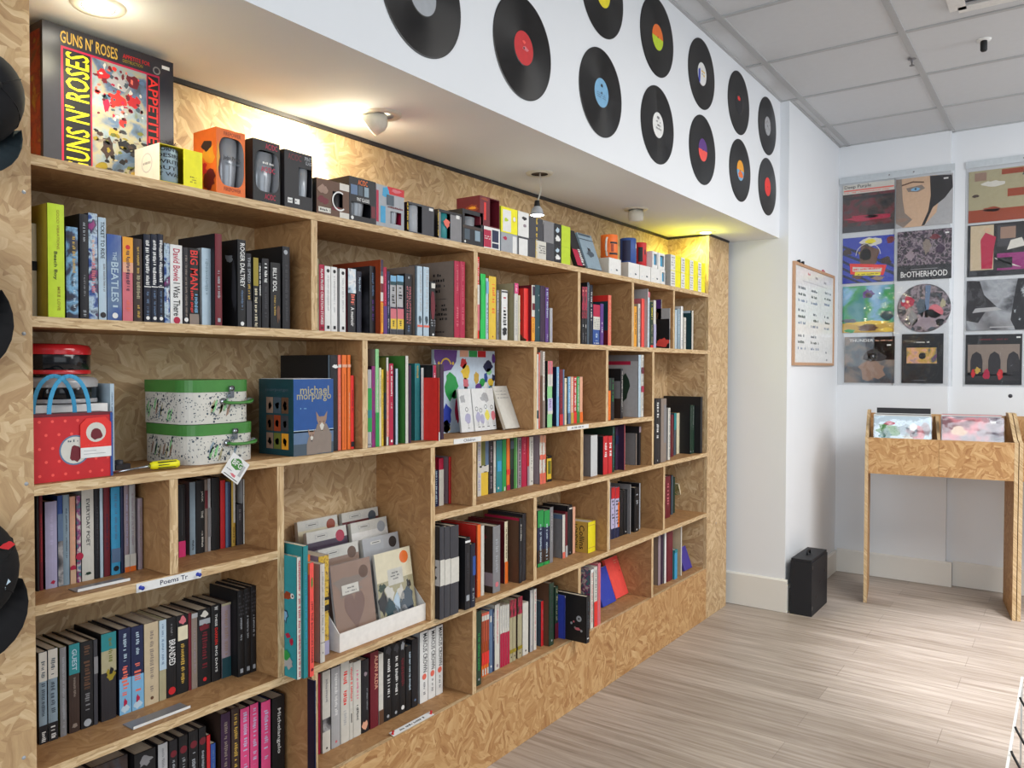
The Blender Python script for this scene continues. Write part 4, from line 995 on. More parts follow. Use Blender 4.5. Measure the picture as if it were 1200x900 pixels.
bay('in fourth row\'s last bay', 'books in the fourth row, last bay', D_, 3.528, 4.05, [
 (778.3, 780.2, 560, 'off', 'thin white book', [], dict(r=.09)),
 (780.6, 786.6, 558, 'maroon', 'thick maroon book', [Mk(.3, .95, 'rose')], dict(r=.11)),
 (787.6, 789.8, 557, 'slate', 'slim slate book', [], dict(r=.13, cover='ink')),
 (790.2, 792, 559, 'dgreen', 'thin dark green book', [], dict(r=.14)),
], r0=0.11, depth=.1)
book_at(-.15, at(801, 595, 0, -.15).y, .012, D_ + .001, .16, .07, 'cream', art('cream_leaf', ['cream', 'olive', 'cream', 'off'], 30, 44), [('p', .4, .3, .3, .1, 'tgreen')], [('p', .5, .5, .3, .1, 'tgreen')], 'cream book leaning beside the thick maroon book', None, rot=(math.radians(26), 0, 0), hard=False)

bay('in lowest row\'s white book bay', 'books in the lowest row, white book bay', K_, 1.375, 2.027, [
 (372.6, 375.4, 790, 'crim', 'thin red book', [], dict(r=.10, cover='maroon')),
 (376, 387, 787, 'off', 'white book with grey photo band', [X( .62, .9, 'grey', .3), Bn(.26, .42, GREYP), O(.05, .003, 'ink')], dict(cover='lgrey')),
 (388.2, 398.6, 782, 'lgrey', 'grey book with pale capitals', [X( .4, .92, 'white', .35), O(.07, .004, 'rose')], dict(cover='grey')),
 (399.3, 409, 776, 'off', 'first white book with red title', [X( .45, .94, 'bred', .5), Mk(.2, .4, 'lgrey')], dict(cover='lgrey')),
 (409.3, 413.8, 777, 'off', 'second slimmer white red-titled book', [X( .5, .94, 'bred', .6), Bn(.22, .34, 'ink', .4, .6)], {}),
 (414.2, 423, 775, 'off', 'white book with pink title', [X( .5, .9, 'pink', .3), Mk(.22, .42, 'ink', .3, .7)], dict(cover='grey')),
 (424, 432.3, 773, 'ink', 'black book with rose at foot', [('p', .5, .8, .2, .03, 'mauve'), Mk(.3, .6, 'silver', .6, .8), ('p', .4, .1, .4, .06, 'peach')], dict(cover='black')),
 (434, 443.6, 764, 'maroon', 'maroon book with pale capitals', [T('ALAN ALDA', .5, .95, 'peach', .4, .7)], dict(cover='maroon')),
 (444, 449.4, 766, 'off', 'slim white and dark footed book', [Bn(0, .2, 'brown')], {}),
 (450, 459, 757, 'black', 'left black white-titled book of pair', [('p', .6, .93, .3, .05, 'char'), X( .3, .82, 'white', .4, .6), O(.06, .005, 'silver')], dict(cover='ink')),
 (459.5, 468, 754, 'black', 'right black white-titled book of pair', [('p', .6, .93, .3, .05, 'char'), X( .3, .82, 'white', .4, .6), O(.06, .005, 'silver')], dict(cover='ink')),
 (468.4, 475.3, 750, 'black', 'black book with maroon capitals', [X( .35, .75, 'maroon', .55), ('p', .5, .92, .3, .05, 'silver'), O(.08, .007, 'white')], dict(cover='ink')),
 (476, 482, 757, 'black', 'slim black book with white edge type', [X( .3, .9, 'pale', .4, .7)], dict(cover='slate')),
 (483, 490, 749, 'ink', 'dark grey book', [O(.1, .004, 'steel')], {}),
 (492.5, 502, 740, 'white', 'first white book of hearted trio', [T('MARCUS CROWN', .42, .97, 'ink', .5, .6), O(.36, .010, 'salmon'), X( .1, .28, 'grey', .3)], dict(cover='lgrey')),
 (502.5, 511, 737, 'white', 'second white book of hearted trio', [T('MARCUS CROWN', .42, .97, 'ink', .5, .6), O(.36, .010, 'salmon'), X( .1, .28, 'grey', .3)], dict(cover='lgrey')),
 (511.5, 519.4, 733, 'white', 'third white book of hearted trio', [T('MARCUS CROWN', .42, .97, 'ink', .5, .6), O(.36, .010, 'salmon'), X( .1, .28, 'grey', .3)], dict(cover='lgrey')),
], r0=0.093, depth=.13)

OG = [Bn(.55, 1, 'salmon'), Bn(.35, .9, 'rust', .1, .9), Bn(.88, .96, 'off'), Bn(.18, .38, 'bred'), Bn(.02, .12, 'off', .2, .8)]
bay('in lowest row\'s long bay', 'books in the lowest row, long bay', K_, 2.049, 2.705, [
 (558.6, 564.6, 716, 'dgreen', 'tall dark green book', [Mk(.2, .7, 'green'), O(.08, .004, 'silver')], dict(r=.032)),
 (565, 567.5, 719, 'orange', 'first slim orange-red volume', OG, dict(hard=False)),
 (567.8, 570.3, 718, 'orange', 'second slim orange-red volume', OG, dict(hard=False)),
 (570.6, 573.4, 717, 'orange', 'third slim orange-red volume', OG, dict(hard=False)),
 (574, 578, 714, 'steel', 'blue-grey paperback', [O(.1, .004, 'white'), Bn(.8, .9, 'off', .2, .6)], dict(hard=False)),
 (578.3, 580.2, 714, 'navy', 'thin navy book', [Mk(.5, .95, 'white')], {}),
 (580.6, 586.2, 708, 'off', 'white book with small pink letters', [X( .4, .95, 'rose', .3), O(.06, .006, 'mauve')], {}),
 (586.6, 589.2, 710, 'off', 'first white and crimson volume', [Bn(0, .55, 'crim'), Mk(.6, .95, 'lgrey')], dict(hard=False)),
 (589.4, 592, 709, 'off', 'second white and crimson volume', [Bn(0, .55, 'crim'), Mk(.6, .95, 'lgrey')], dict(hard=False)),
 (592.2, 594.7, 709, 'off', 'third white and crimson volume', [Bn(0, .55, 'crim'), Mk(.6, .95, 'lgrey')], dict(hard=False)),
 (595, 597.6, 708, 'off', 'fourth white and crimson volume', [Bn(0, .55, 'crim'), Mk(.6, .95, 'lgrey')], dict(hard=False)),
 (598, 601.6, 703, 'khaki', 'first olive book with dark red top', [Bn(.72, 1, REDD), Bn(.14, .2, 'mustard'), O(.08, .003, 'ink')], dict(hard=False)),
 (601.9, 605.5, 702, 'khaki', 'second olive book with dark red top', [Bn(.72, 1, REDD), Bn(.14, .2, 'mustard'), O(.08, .003, 'ink')], dict(hard=False)),
 (607.5, 612.6, 699, 'khaki', 'third olive book with dark red top', [Bn(.72, 1, REDD), Bn(.14, .2, 'mustard'), O(.08, .003, 'ink')], dict(cover='dbrown', hard=False)),
 (613.4, 620, 706, 'off', 'plain white book', [O(.08, .004, 'ink')], dict(hard=False)),
 (622, 625.5, 691, 'lgrey', 'tall thin grey-white book', [Bn(.1, .95, 'off', .3, .7)], dict(cover='ink')),
 (626.3, 629.6, 690, 'off', 'tall thin pinkish white book', [Mk(.1, .95, 'rose')], dict(cover='grey')),
 (635, 638, 704, 'red', 'thin red book with teal cover', [Mk(.3, .8, 'rose')], dict(cover='slate')),
 (644, 650, 683, 'dgreen', 'tall dark green black book', [Mk(.2, .9, 'char'), O(.08, .004, 'silver')], dict(cover='brown', r=.04)),
 (651.2, 655, 687, 'dgreen', 'dark book with yellow-green type', [X( .35, .95, 'khaki', .5), Bn(0, .3, 'maroon')], {}),
 (656, 660, 700, 'royal', 'blue paperback', [Mk(.3, .8, 'steel'), Bn(.95, 1, 'lgrey')], dict(r=.035)),
 (660.4, 663, 701, 'purple', 'purple paperback', [Mk(.3, .8, 'lav')], dict(r=.035)),
], r0=0.065, depth=.15)
# black box book pulled out and turned
pa = at(663, 751, 2, K_); pb = at(694, 751, 2, K_)
book_at(.062, 2.668, .026, K_ + .0003, .185, .15, 'ink', 'black', [Mk(.3, .9, 'slate'), O(.1, .003, 'white', .3), O(.1, .003, 'white', .6)],
  [('o', .50, .012, 'silver', .78), ('o', .50, .004, 'black', .78), ('p', .3, .55, .05, .03, 'maroon'), ('o', .42, .004, 'rose', .62), ('o', .38, .005, 'silver', .55), ('o', .3, .004, 'grey', .66), ('p', .74, .28, .08, .03, 'rose'), ('o', .25, .005, 'silver', .86)],
  'black flowered box book pushed out over the shelf edge', None)

bay('in lowest row\'s red book bay', 'books in the lowest row, red book bay', K_, 2.73, 3.09, [
 (693, 696.4, 667, 'off', 'red and white spined book', [Mk(.1, .95, 'red'), Bn(.95, 1, 'white')], dict(r=.012, cover=MULTI)),
 (697.2, 701, 664, 'off', 'white book behind it', [Bn(0, .42, 'bred'), Mk(.45, .95, 'slate')], dict(r=.012)),
 (701.6, 705, 660, 'rose', 'pinkish red spined book', [Mk(.1, .9, 'coral')], dict(r=.012)),
], r0=0.02)

bay('in lowest row\'s last bay', 'books in the lowest row, last bay', K_, 3.405, 3.98, [
 (772.6, 775.6, 625, 'mauve', 'pinkish book with taupe cover', [], dict(cover='taupe', r=.065)),
 (776, 778, 623, 'plum', 'thin plum book', [], dict(r=.062)),
 (779.9, 782, 623, 'white', 'grey covered white spined book', [], dict(cover='grey', r=.055)),
 (783.3, 789.6, 619, 'maroon', 'thick dusky maroon book', [], dict(cover='rose', r=.055)),
 (791, 795, 644, 'cyan', 'short blue book', [Bn(.9, 1, 'teal')], dict(r=.045, cover='teal')),
], r0=0.06)

# ------------------------------------------------------------------ goods on the top shelf
def boxy(name, label, cat, xL, xR, yt, face, side, z0=T_, x=0.0, d=0.1, ops=None, sops=None, group=None, top=None, win=None, H=None, gl=None, round_=False):
    """upright carton, its printed face towards the room; win=(u0,u1,v0,v1) is a cut-out with something inside"""
    a = at(xL, yt, 0, x); b = at(xR, yt, 0, x)
    y0, y1 = a.y, b.y; z0 += 0.0004
    Hh = H or (a.z - z0)
    e = empty(name, (x, (y0 + y1) / 2, z0)); tag(e, label, cat, group)
    m = MB(); zt = z0 + Hh; W = y1 - y0
    if not win:
        m.box((x - d, y0, z0), (x, y1, zt), side)
        P = Panel(m, (x, y0, z0), (0, W, 0), (0, 0, Hh)); P.quad(0, 1, 0, 1, face)
    else:
        u0, u1, v0, v1 = win; t = 0.0012
        m.box((x - d, y0, z0), (x - d + t, y1, zt), side)
        m.box((x - d + t, y0, z0), (x - t, y0 + t, zt), side); m.box((x - d + t, y1 - t, z0), (x - t, y1, zt), side)
        m.box((x - d + t, y0 + t, z0), (x - t, y1 - t, z0 + t), side); m.box((x - d + t, y0 + t, zt - t), (x - t, y1 - t, zt), side)
        Y = lambda u: y0 + u * W
        Z = lambda v: z0 + v * Hh
        for (p, q, r, s_) in ((0, u0, 0, 1), (u1, 1, 0, 1), (u0, u1, 0, v0), (u0, u1, v1, 1)):
            if q - p > 0.001 and s_ - r > 0.001: m.box((x - t, Y(p), Z(r)), (x, Y(q), Z(s_)), face)
        P = Panel(m, (x, y0, z0), (0, W, 0), (0, 0, Hh))
    if ops: spine_ops(P, ops)
    if sops: spine_ops(Panel(m, (x - d, y0, z0), (d, 0, 0), (0, 0, Hh)), sops)
    m.build('carton', e)
    if win and round_:
        w = MB(); P4 = Panel(w, (x + .0001, y0, z0), (0, W, 0), (0, 0, Hh)); cu, cv, ru, rv = (u0 + u1) / 2, (v0 + v1) / 2, (u1 - u0) / 2, (v1 - v0) / 2
        for sx, sz in ((-1, -1), (1, -1), (1, 1), (-1, 1)):
            arc = [(cu + sx * ru * math.cos(a) ** .45, cv + sz * rv * math.sin(a) ** .8) for a in [math.radians(3 + 84 * k / 8) for k in range(9)]]
            for k in range(8):
                q = [(cu + sx * ru, cv + sz * rv), arc[k], arc[k + 1]]
                P4.poly(q if sx * sz > 0 else q[::-1], face)
        w.build('window_surround', e)
        w = MB(); w.box((x - d * .93, y0 + .002, z0 + .002), (x - d * .90, y1 - .002, zt - .002), paint((150, 150, 154), .4)); w.box((x - d * .9, y1 - .0035, z0 + .002), (x - .002, y1 - .0015, zt - .002), paint((150, 150, 154), .4)); w.build('grey_lining', e)
    if win and gl:
        kind, c = gl[:2]
        if len(gl) > 2: spine_ops(Panel(m2 := MB(), (x - .0012, y0, z0), (0, W, 0), (0, 0, Hh)), gl[2]); m2.build('printed_logo', e)
        g = MB(); cy = y0 + (u0 + u1) / 2 * W; r = min((u1 - u0) * W * 0.5, d * 0.46); cx = x - r - 0.002
        zb, zh = z0 + 0.002, min(Hh - 0.004, max((v1 - v0), .7) * Hh * 1.15)
        if kind == 'mug':
            g.lathe([(r * .9, 0), (r, .004), (r, zh - zb + z0 - .002), (r * .92, zh - zb + z0 - .002), (r * .9, .01), (0.0001, .008)], c, (cx, cy, zb), 20)
            g.build('mug', e)
        else:
            g.lathe([(r * .72, 0), (r * .9, (zh) * .5), (r * .99, zh), (r * .92, zh), (r * .8, zh * .4), (0.0001, .01)], c, (cx, cy, zb), 20)
            g.build('glass', e)
    return e

STEELG = paint((150, 154, 160), 0.22, 0.25)
# large album box set
e = empty('album_box_set', (-.112, .90, T_ + .0004)); tag(e, 'large black boxed album set with yellow and red lettering', 'box set')
m = MB(); bx0, by0, by1, bz0, bz1 = -.222, .757, 1.043, T_ + .0004, T_ + .306
m.box((bx0, by0, bz0), (-.112, by1, bz1), paint('dark', 0.3))
P = Panel(m, (-.112, by0, bz0), (0, by1 - by0, 0), (0, 0, bz1 - bz0)); P.quad(0, 1, 0, 1, paint((46, 46, 54), 0.28)); P.up()
P.quad(.125, .88, .0, .865, 'crim'); P.up(); P.quad(.14, .335, .01, .85, 'black'); P.quad(.78, .87, .01, .85, 'black'); P.up()
P.quad(.345, .77, .01, .85, art('generic_painting', ['slate', 'steel', 'khaki', 'bluegrey', 'olive'], 16, 50)); P.up()
for i, (u, v, ru, rv, c) in enumerate([(.42, .75, .05, .035, 'red'), (.53, .60, .07, .05, 'bred'), (.66, .62, .05, .05, 'red'), (.45, .55, .03, .05, 'crim'), (.58, .46, .03, .04, 'bred'), (.66, .76, .05, .04, 'maroon'),
        (.55, .72, .08, .06, 'lgrey'), (.57, .52, .05, .04, 'silver'), (.46, .25, .05, .08, 'dbrown'), (.62, .28, .07, .05, 'ink'), (.5, .36, .04, .03, 'gold'), (.7, .1, .06, .03, 'gold'), (.42, .1, .05, .03, 'mustard')]):
    P.blob(u, v, ru, rv, c, i + 3)
P.up()
_q = random.Random(5)
for i in range(70):
    P.blob(_q.uniform(.37, .75), _q.uniform(.42, .83), _q.uniform(.006, .022), _q.uniform(.006, .02), _q.choice(['crim', 'maroon', 'bred', 'off', 'steel', 'slate', 'salmon']), i)
for i in range(70):
    P.blob(_q.uniform(.36, .76), _q.uniform(.02, .40), _q.uniform(.008, .03), _q.uniform(.006, .02), _q.choice(['dbrown', 'olive', 'khaki', 'ink', 'mustard', 'taupe', 'char']), i)
P.up(); P.text('GUNS N\' ROSES', .15, .325, .02, .84, 'byel', 1)
P.text('GUNS N\' ROSES', .12, .54, .885, .97, 'gold'); P.text('APPETITE FOR', .58, .80, .915, .945, 'red'); P.text('DESTRUCTION', .58, .74, .885, .908, 'mustard')
P.text('APPETITE', .785, .865, .35, .84, 'bred', -1)
P.text('FOR', .785, .865, .17, .32, 'bred', -1)
P.ring(.855, .90, .006, .003, 'grey'); P.quad(.90, .965, .93, .955, 'white')
P2 = Panel(m, (bx0, by0, bz0), (-.112 - bx0, 0, 0), (0, 0, bz1 - bz0)); P2.quad(.1, .9, .05, .95, art('orange_edge', ['brown', 'rust', 'maroon', 'mustard'], 30, 51))
m.build('slipcase', e)
m = MB(); m.box((bx0 + .004, by0 + .004, bz1 - .0002), (-.116, by1 - .004, bz1 + .0012), paint('ink', 0.3)); m.build('lid', e)

GT = 'cartons and mugs along the top shelf'
boxy('boxed_mug', 'white handwriting mug in open yellow box', 'boxed mug', 187, 237, 167, 'byel', 'yellow', d=.10, x=-.002, win=(.0, .55, .0, 1.0), gl=('mug', 'bluegrey'), group=GT,
     sops=[Bn(0, 1, 'off'), ('o', .55, .022, 'lgrey', .5), ('o', .55, .019, 'off', .5), ('n', .48, .6, 'grey', .35, .65, 1)],
     ops=[('n', .1, .3, 'mustard', .7, .85, 3)])
m = MB(); p0 = at(190, 190, 0, -.001)
b = [o for o in bpy.data.objects if o.name == 'boxed_mug'][0]
mg = [c for c in b.children if c.name.startswith('mug')][0]
# hand lettering round the mug
me_rows = MB()
a0 = at(187, 167, 0, -.002); a1 = at(237, 167, 0, -.002); rr = min(.55 * (a1.y - a0.y) * .5, .046); cyy = a0.y + .275 * (a1.y - a0.y); cxx = -.002 - rr - .002
for i, t in enumerate(['IT WAS', 'BORN IN', 'DESIRE', 'WRITE', 'BUT I', 'IT WAS']):
    vs, fs, _, _ = glyphs(t)
    pts = []
    for u, v in vs:
        th = math.radians(-62 + 112 * u)
        pts.append((cxx + (rr + .0006) * math.cos(th), cyy + (rr + .0006) * math.sin(th), T_ + .082 - i * .0135 + v * .0085))
    me_rows.mesh(pts, fs, 'ink')
me_rows.build('hand_lettering', mg)

boxy('boxed_glass', 'tall orange box with steel tumbler in its oval window', 'boxed glass', 253.3, 287, 148, 'orange', 'orange', d=.09, x=-.002, group=GT, round_=True, win=(.06, .97, .13, .88), gl=('glass', STEELG, [('h', 'Judas Priest', .52, .60, 'ink', .24, .84), ('h', 'FIREPOWER', .47, .50, 'slate', .3, .84)]),
     ops=[T('', 0, .1)] and [('h', 'FIREPOWER', .90, .96, 'rust', .25, .85), ('h', 'FIREPOWER', .05, .11, 'rust', .25, .85), ('p', .05, .55, .05, .2, 'amber')],
     sops=[('p', .7, .6, .25, .15, 'amber'), ('p', .6, .75, .2, .08, 'dbrown'), ('p', .7, .2, .25, .15, 'maroon'), ('p', .4, .4, .2, .1, 'red')])
boxy('boxed_glass', 'tall black box, round window and red lettering', 'boxed glass', 296.3, 328, 161, 'black', 'black', d=.085, x=-.002, group=GT, round_=True, win=(.05, .98, .17, .84), gl=('glass', STEELG, [('n', .61, .67, 'white', .36, .76, 1), ('h', 'AC/DC', .49, .58, 'crim', .3, .82)]),
     ops=[('h', 'AC/DC', .87, .96, 'crim', .45, .9), ('h', 'AC/DC', .05, .14, 'crim', .42, .82)])
boxy('boxed_glass', 'tall black box with slim side cut-out, next right', 'boxed glass', 333.3, 366, 174, 'ink', 'ink', d=.085, x=-.002, group=GT, win=(.5, .97, .24, .74), gl=('glass', STEELG),
     ops=[('h', 'AC/DC', .84, .95, 'maroon', .12, .6), ('h', 'PINT', .88, .95, 'silver', .72, .96), ('h', 'GLASS', .81, .87, 'silver', .74, .96), Bn(.08, .17, 'white', .1, .27), Bn(.08, .17, 'white', .35, .52), ('n', .1, .15, 'ink', .12, .25, 1), ('n', .1, .15, 'ink', .37, .5, 1)])
boxy('boxed_mug', 'short brownish box with white ringed window', 'boxed mug', 371, 409, 207.5, 'brown', 'black', d=.085, x=-.002, group=GT, win=(.48, .8, .28, .72), gl=('mug', 'ink'),
     ops=[Bn(.8, 1, 'off', .7, 1), Bn(0, .16, 'off', .7, 1), Bn(.06, .2, 'off', .05, .42), ('n', .08, .18, 'ink', .07, .4, 1), ('p', .2, .4, .15, .1, 'maroon'), ('p', .2, .7, .15, .12, 'cocoa'), Bn(.18, .28, 'maroon', .45, .7)])
m = MB(); yy = at(398, 235, 0, 0).y; zz = at(398, 236, 0, 0).z
bb = [o for o in bpy.data.objects if o.name.startswith('boxed_mug')][-1]
P = Panel(m, (0.0, yy - .05, zz - .05), (0, .1, 0), (0, 0, .1)); P.ring(.5, .5, .022, .004, 'white', a0=math.radians(60), a1=math.radians(310)); m.build('window_rim', bb)
boxy('boxed_glass', 'black two-tier glass carton with orange lettering', 'boxed glasses', 409.3, 440.3, 205.5, 'ink', 'ink', d=.09, x=-.006, group=GT, win=(.08, .8, .13, .44), gl=('glass', STEELG),
     ops=[('h', 'AC/DC', .84, .96, 'orange', .32, .68), ('h', 'PINT GLASSES', .47, .55, 'white', .28, .75), Bn(.6, .82, 'steel', .05, .3), Bn(.6, .82, 'slate', .32, .5), Bn(.6, .82, 'bluegrey', .55, .72), Bn(.15, .42, 'maroon', .82, .97), O(.07, .005, 'white', .1)])
boxy('boxed_glass', 'red, blue and silver striped glass carton', 'boxed glasses', 440.8, 473.5, 214.8, 'silver', 'crim', d=.085, x=-.006, group=GT, win=(.5, .9, .12, .42), gl=('glass', STEELG),
     ops=[Bn(.82, 1, 'red', .4, 1), ('p', .32, .85, .14, .12, 'cyan'), Bn(.1, .5, 'cyan', .15, .32), Bn(.1, .85, 'crim', 0, .08), ('n', .47, .55, 'maroon', .4, .95, 1), ('p', .7, .92, .18, .04, 'rose'), Bn(.55, .8, 'slate', .36, .62)])
boxy('boxed_mug', 'black box with hazard edge and silver mug', 'boxed mug', 479, 508.5, 236, 'char', 'ink', d=.08, x=-.004, group=GT, win=(.0, .52, .04, .93), gl=('mug', 'silver'),
     ops=[Bn(.86, .95, 'white', .8, .96), ('m', .05, .95, 'ygold', -.08, .0)])
boxy('boxed_mug', 'grey hazard-edged box with coral guitar print', 'boxed mug', 514.3, 541, 244.5, 'grey', 'ink', d=.08, x=-.004, group=GT, win=(.08, .5, .04, .94), gl=('mug', 'teal'),
     ops=[Bn(.9, 1, 'ink'), Bn(.8, .92, 'white', .75, .9), ('p', .32, .55, .14, .14, 'salmon'), ('m', .05, .95, 'ygold', -.06, .0)])
boxy('boxed_glass', 'black glass carton under the dark red box', 'boxed glasses', 542, 566, 244, 'ink', 'black', d=.08, x=-.004, group=GT, win=(.1, .9, .55, .88), gl=('glass', STEELG),
     ops=[Bn(.14, .44, 'slate', .1, .35), Bn(.14, .44, 'bluegrey', .6, .85), Bn(.46, .53, 'dbrown'), O(.07, .004, 'white', .12)])
e1 = boxy('boxed_mug', 'white-rimmed box with blue and red flag print', 'boxed mug', 567, 586, 264.5, 'white', 'navy', d=.085, x=-.004, group=GT,
     ops=[Bn(.05, .85, 'crim', .0, .45), Bn(.06, .9, 'navy', .5, .9), ('n', .4, .6, 'white', .05, .4, 2), Bn(.28, .34, 'white', .5, .9)])
zf = at(567, 264.5, 0, -.004).z
boxy('boxed_mug', 'dark red open box stacked on the flag box', 'boxed mug', 562.5, 585.4, 228.5, 'maroon', 'maroon', z0=zf, d=.10, x=-.004, group=GT, win=(.5, .98, .03, .97), ops=[Bn(.2, .8, 'bred', .2, .3), ('p', .25, .9, .2, .05, 'rust')],
     sops=[('p', .7, .6, .25, .12, 'rust'), ('p', .7, .6, .15, .05, 'amber')])
lower = [(587.2, 606.3, 'silver', 'bluegrey', 'silver mug box with crimson badge, lower tier', [('p', .25, .7, .12, .1, 'crim'), Bn(0, .9, 'white', .7, .95)]),
         (607, 627.3, 'char', 'lgrey', 'dark box with bright mug, lower tier', [Bn(0, .9, 'white', .05, .55)]),
         (628, 640, 'off', 'ygold', 'white box with black numerals, lower tier', [('n', .3, .8, 'ink', .3, .95, 4), ('m', .02, .98, 'ygold', 0, .15)]),
         (640.5, 648.8, 'char', 'ink', 'plain charcoal box, lower tier', []),
         (649.3, 657.6, 'ink', 'silver', 'black and white patterned box, lower tier', [('p', .5, .3, .3, .15, 'white'), ('p', .5, .7, .25, .12, 'pale'), Bn(.95, 1, 'ink')]),
         (658, 668.3, 'lime', 'lime', 'lime box, lower tier', [])]
zl = at(600, 274.5, 0, -.004).z
for i, (a, b_, f, s_, lab, ops) in enumerate(lower):
    boxy('boxed_mug', lab, 'boxed mug', a, b_, 280, f, s_, d=.085, x=-.004, group=GT, ops=ops, H=zl - T_ - .0004)
upper = [(587.2, 606.3, 'byel', 'lime', 'white-fronted box with yellow ring, upper tier', [Bn(.05, .9, 'white', .1, .6), ('o', .6, .012, 'yellow', .8), ('o', .6, .008, 'white', .8), ('p', .3, .5, .1, .08, 'lime')]),
         (607, 619.5, 'white', 'lgrey', 'white box with small dark picture, upper tier', [('p', .6, .75, .2, .07, 'dark'), ('p', .6, .45, .15, .07, 'mauve')]),
         (620, 636.5, 'char', 'ink', 'charcoal hazard-striped box, upper tier', [('m', .02, .98, 'ygold', .45, .62)]),
         (637.2, 648.8, 'grey', 'char', 'plain grey box, upper tier', []),
         (649.3, 657.6, 'ink', 'silver', 'black and white swirled box, upper tier', [('p', .5, .3, .3, .15, 'white'), ('p', .5, .7, .25, .12, 'pale')]),
         (658, 668.3, 'lime', 'lime', 'lime box, upper tier', [])]
for i, (a, b_, f, s_, lab, ops) in enumerate(upper):
    boxy('boxed_mug', lab, 'boxed mug', a, b_, 280, f, s_, z0=zl + .0002, d=.085, x=-.004, group=GT, ops=ops, H=.080 if i > 1 else .088)

# two books leaning on the top shelf
def lean_book(name, label, y0, z0, W, Hh, deg, x, t, face, ops, cat='book', back=0.0):
    """flat cover towards the room, tilted sideways by deg about x (and back)"""
    e = empty(name, (x, y0, z0 + t * math.sin(math.radians(back)) + .0006), (math.radians(deg), math.radians(-back), 0)); tag(e, label, cat)
    m = MB(); m.box((-t, 0, 0), (0, W, Hh), face)
    spine_ops(Panel(m, (0, 0, 0), (0, W, 0), (0, 0, Hh)), ops); m.build('cover', e, local=True)
    m = MB(); m.box((-t + .001, .002, Hh - .0005), (-.001, W - .002, Hh + .0006), PAGES); m.build('page_block', e, local=True)
    return e
ya = at(671, 300, 0, -.004).y
lean_book('book', 'black over red book with white capitals leaning beside lime boxes', 2.698, T_, .068, .160, 0, -.004, .018, 'ink', [Bn(0, .45, 'crim', 0, .6), ('m', .03, .55, 'white', .55, .98)], back=21)
lean_book('book', 'grey-blue book with drawn figure leaning before the orange mug', 2.776, T_, .116, .158, 0, -.001, .012, 'bluegrey', [Bn(.93, .99, 'slate', .05, .9), Bn(.82, .84, 'ink', .0, 1), ('p', .5, .55, .1, .06, 'dark'), ('p', .5, .42, .22, .08, 'slate')], back=20)

def mug(label, px, ytop, ybot_z, r, c, handle, ops=None, hc='off'):
    z1 = at(px, ytop, 0, -.05).z
    y = at(px, ytop, 0, -.05).y
    e = empty('mug', (-.05, y, ybot_z)); tag(e, label, 'mug', GT)
    H = z1 - ybot_z - .0004; m = MB(); z = ybot_z + .0004
    m.lathe([(0.0001, 0), (r * .93, 0), (r, .004), (r, H - .002), (r * .96, H), (r * .9, H - .002), (r * .9, .008), (0.0001, .006)], c, (-.05, y, z), 28)
    bd = m.build('body', e)
    if handle:
        h = MB(); pts = []
        for i in range(13):
            t = math.radians(-80 + 160 * i / 12)
            pts.append((-.05 + .0 + handle[0] * (r * .93 + math.cos(t) * r * .62), y + handle[1] * (r * .93 + math.cos(t) * r * .62), z + H / 2 + math.sin(t) * H * .36))
        h.tube(pts, .0045, hc, 8); h.build('handle', e)
    for (th, v, w, hh, cc) in (ops or []):
        d = MB()
        for k in range(6):
            a = math.radians(th - w / 2 + w * k / 6); b2 = math.radians(th - w / 2 + w * (k + 1) / 6); R2 = r + .0006
            d.face([(-.05 + R2 * math.cos(a), y + R2 * math.sin(a), z + H * (v - hh / 2)), (-.05 + R2 * math.cos(b2), y + R2 * math.sin(b2), z + H * (v - hh / 2)),
                    (-.05 + R2 * math.cos(b2), y + R2 * math.sin(b2), z + H * (v + hh / 2)), (-.05 + R2 * math.cos(a), y + R2 * math.sin(a), z + H * (v + hh / 2))], cc)
        d.build('print', bd)
    return e
zw = at(714, 302, 0, -.012).z
W3 = [(713.6, 727.6, 'white carton under the orange mug'), (736.5, 749.3, 'white carton under the blue mug'), (749.8, 762.5, 'white carton under the red mug'), (763, 774, 'white carton beneath the first window box')]
for a, b_, lab in W3:
    boxy('mug_carton', lab, 'carton', a, b_, 302, 'white', 'off', d=.085, x=-.006, group=GT, H=zw - T_ - .0004, ops=[('p', .65, .3, .08, .05, 'slate'), ('p', .2, .25, .05, .03, 'pale')], sops=[('p', .3, .25, .1, .06, 'grey')])
mug('orange mug with black bands on white carton', 714, 276, zw, .037, 'orange', (.25, -.97), [(-25, .66, 60, .08, 'ink'), (-25, .22, 70, .08, 'ink'), (-40, .45, 20, .3, 'rust')])
mug('dark blue mug with white dots on white carton', 736, 280, zw, .037, 'blue', None, [(-75, .5, 60, .8, 'navy'), (10, .7, 14, .18, 'white'), (28, .3, 22, .3, 'lgrey')])
mug('red mug with black figure on white carton', 750.2, 285, zw, .030, 'red', None, [(-60, .5, 40, .6, 'black'), (-15, .6, 14, .2, 'dark')])
zt1 = at(770, 311, 0, -.006).z
def win_box(a, b_, yt, z0, lab, H=None):
    boxy('boxed_mug', lab, 'boxed mug', a, b_, yt, 'white', 'white', z0=z0, d=.085, x=-.006, group=GT, H=H, win=(.3, .88, .2, .85), gl=('mug', 'cyan'))
win_box(764.6, 770.6, 286, zw, 'first white box with blue window, upper tier', .078)
win_box(771.5, 779.2, 287, zw, 'second white box with blue window, upper tier', .078)
win_box(774.4, 779.4, 306, T_, 'white box with blue window, lower tier', zw - T_ - .0006)
gs = [(786, 792.4, 'lgrey', 'grey'), (797.2, 798.2, 'white', 'white')]
n = 0
names = ['leftmost', 'second', 'third', 'fourth', 'rightmost']
xs = [(786, 797.6), (798.2, 807.8), (808.4, 817.6), (818.2, 826.5), (827.0, 830.9)]
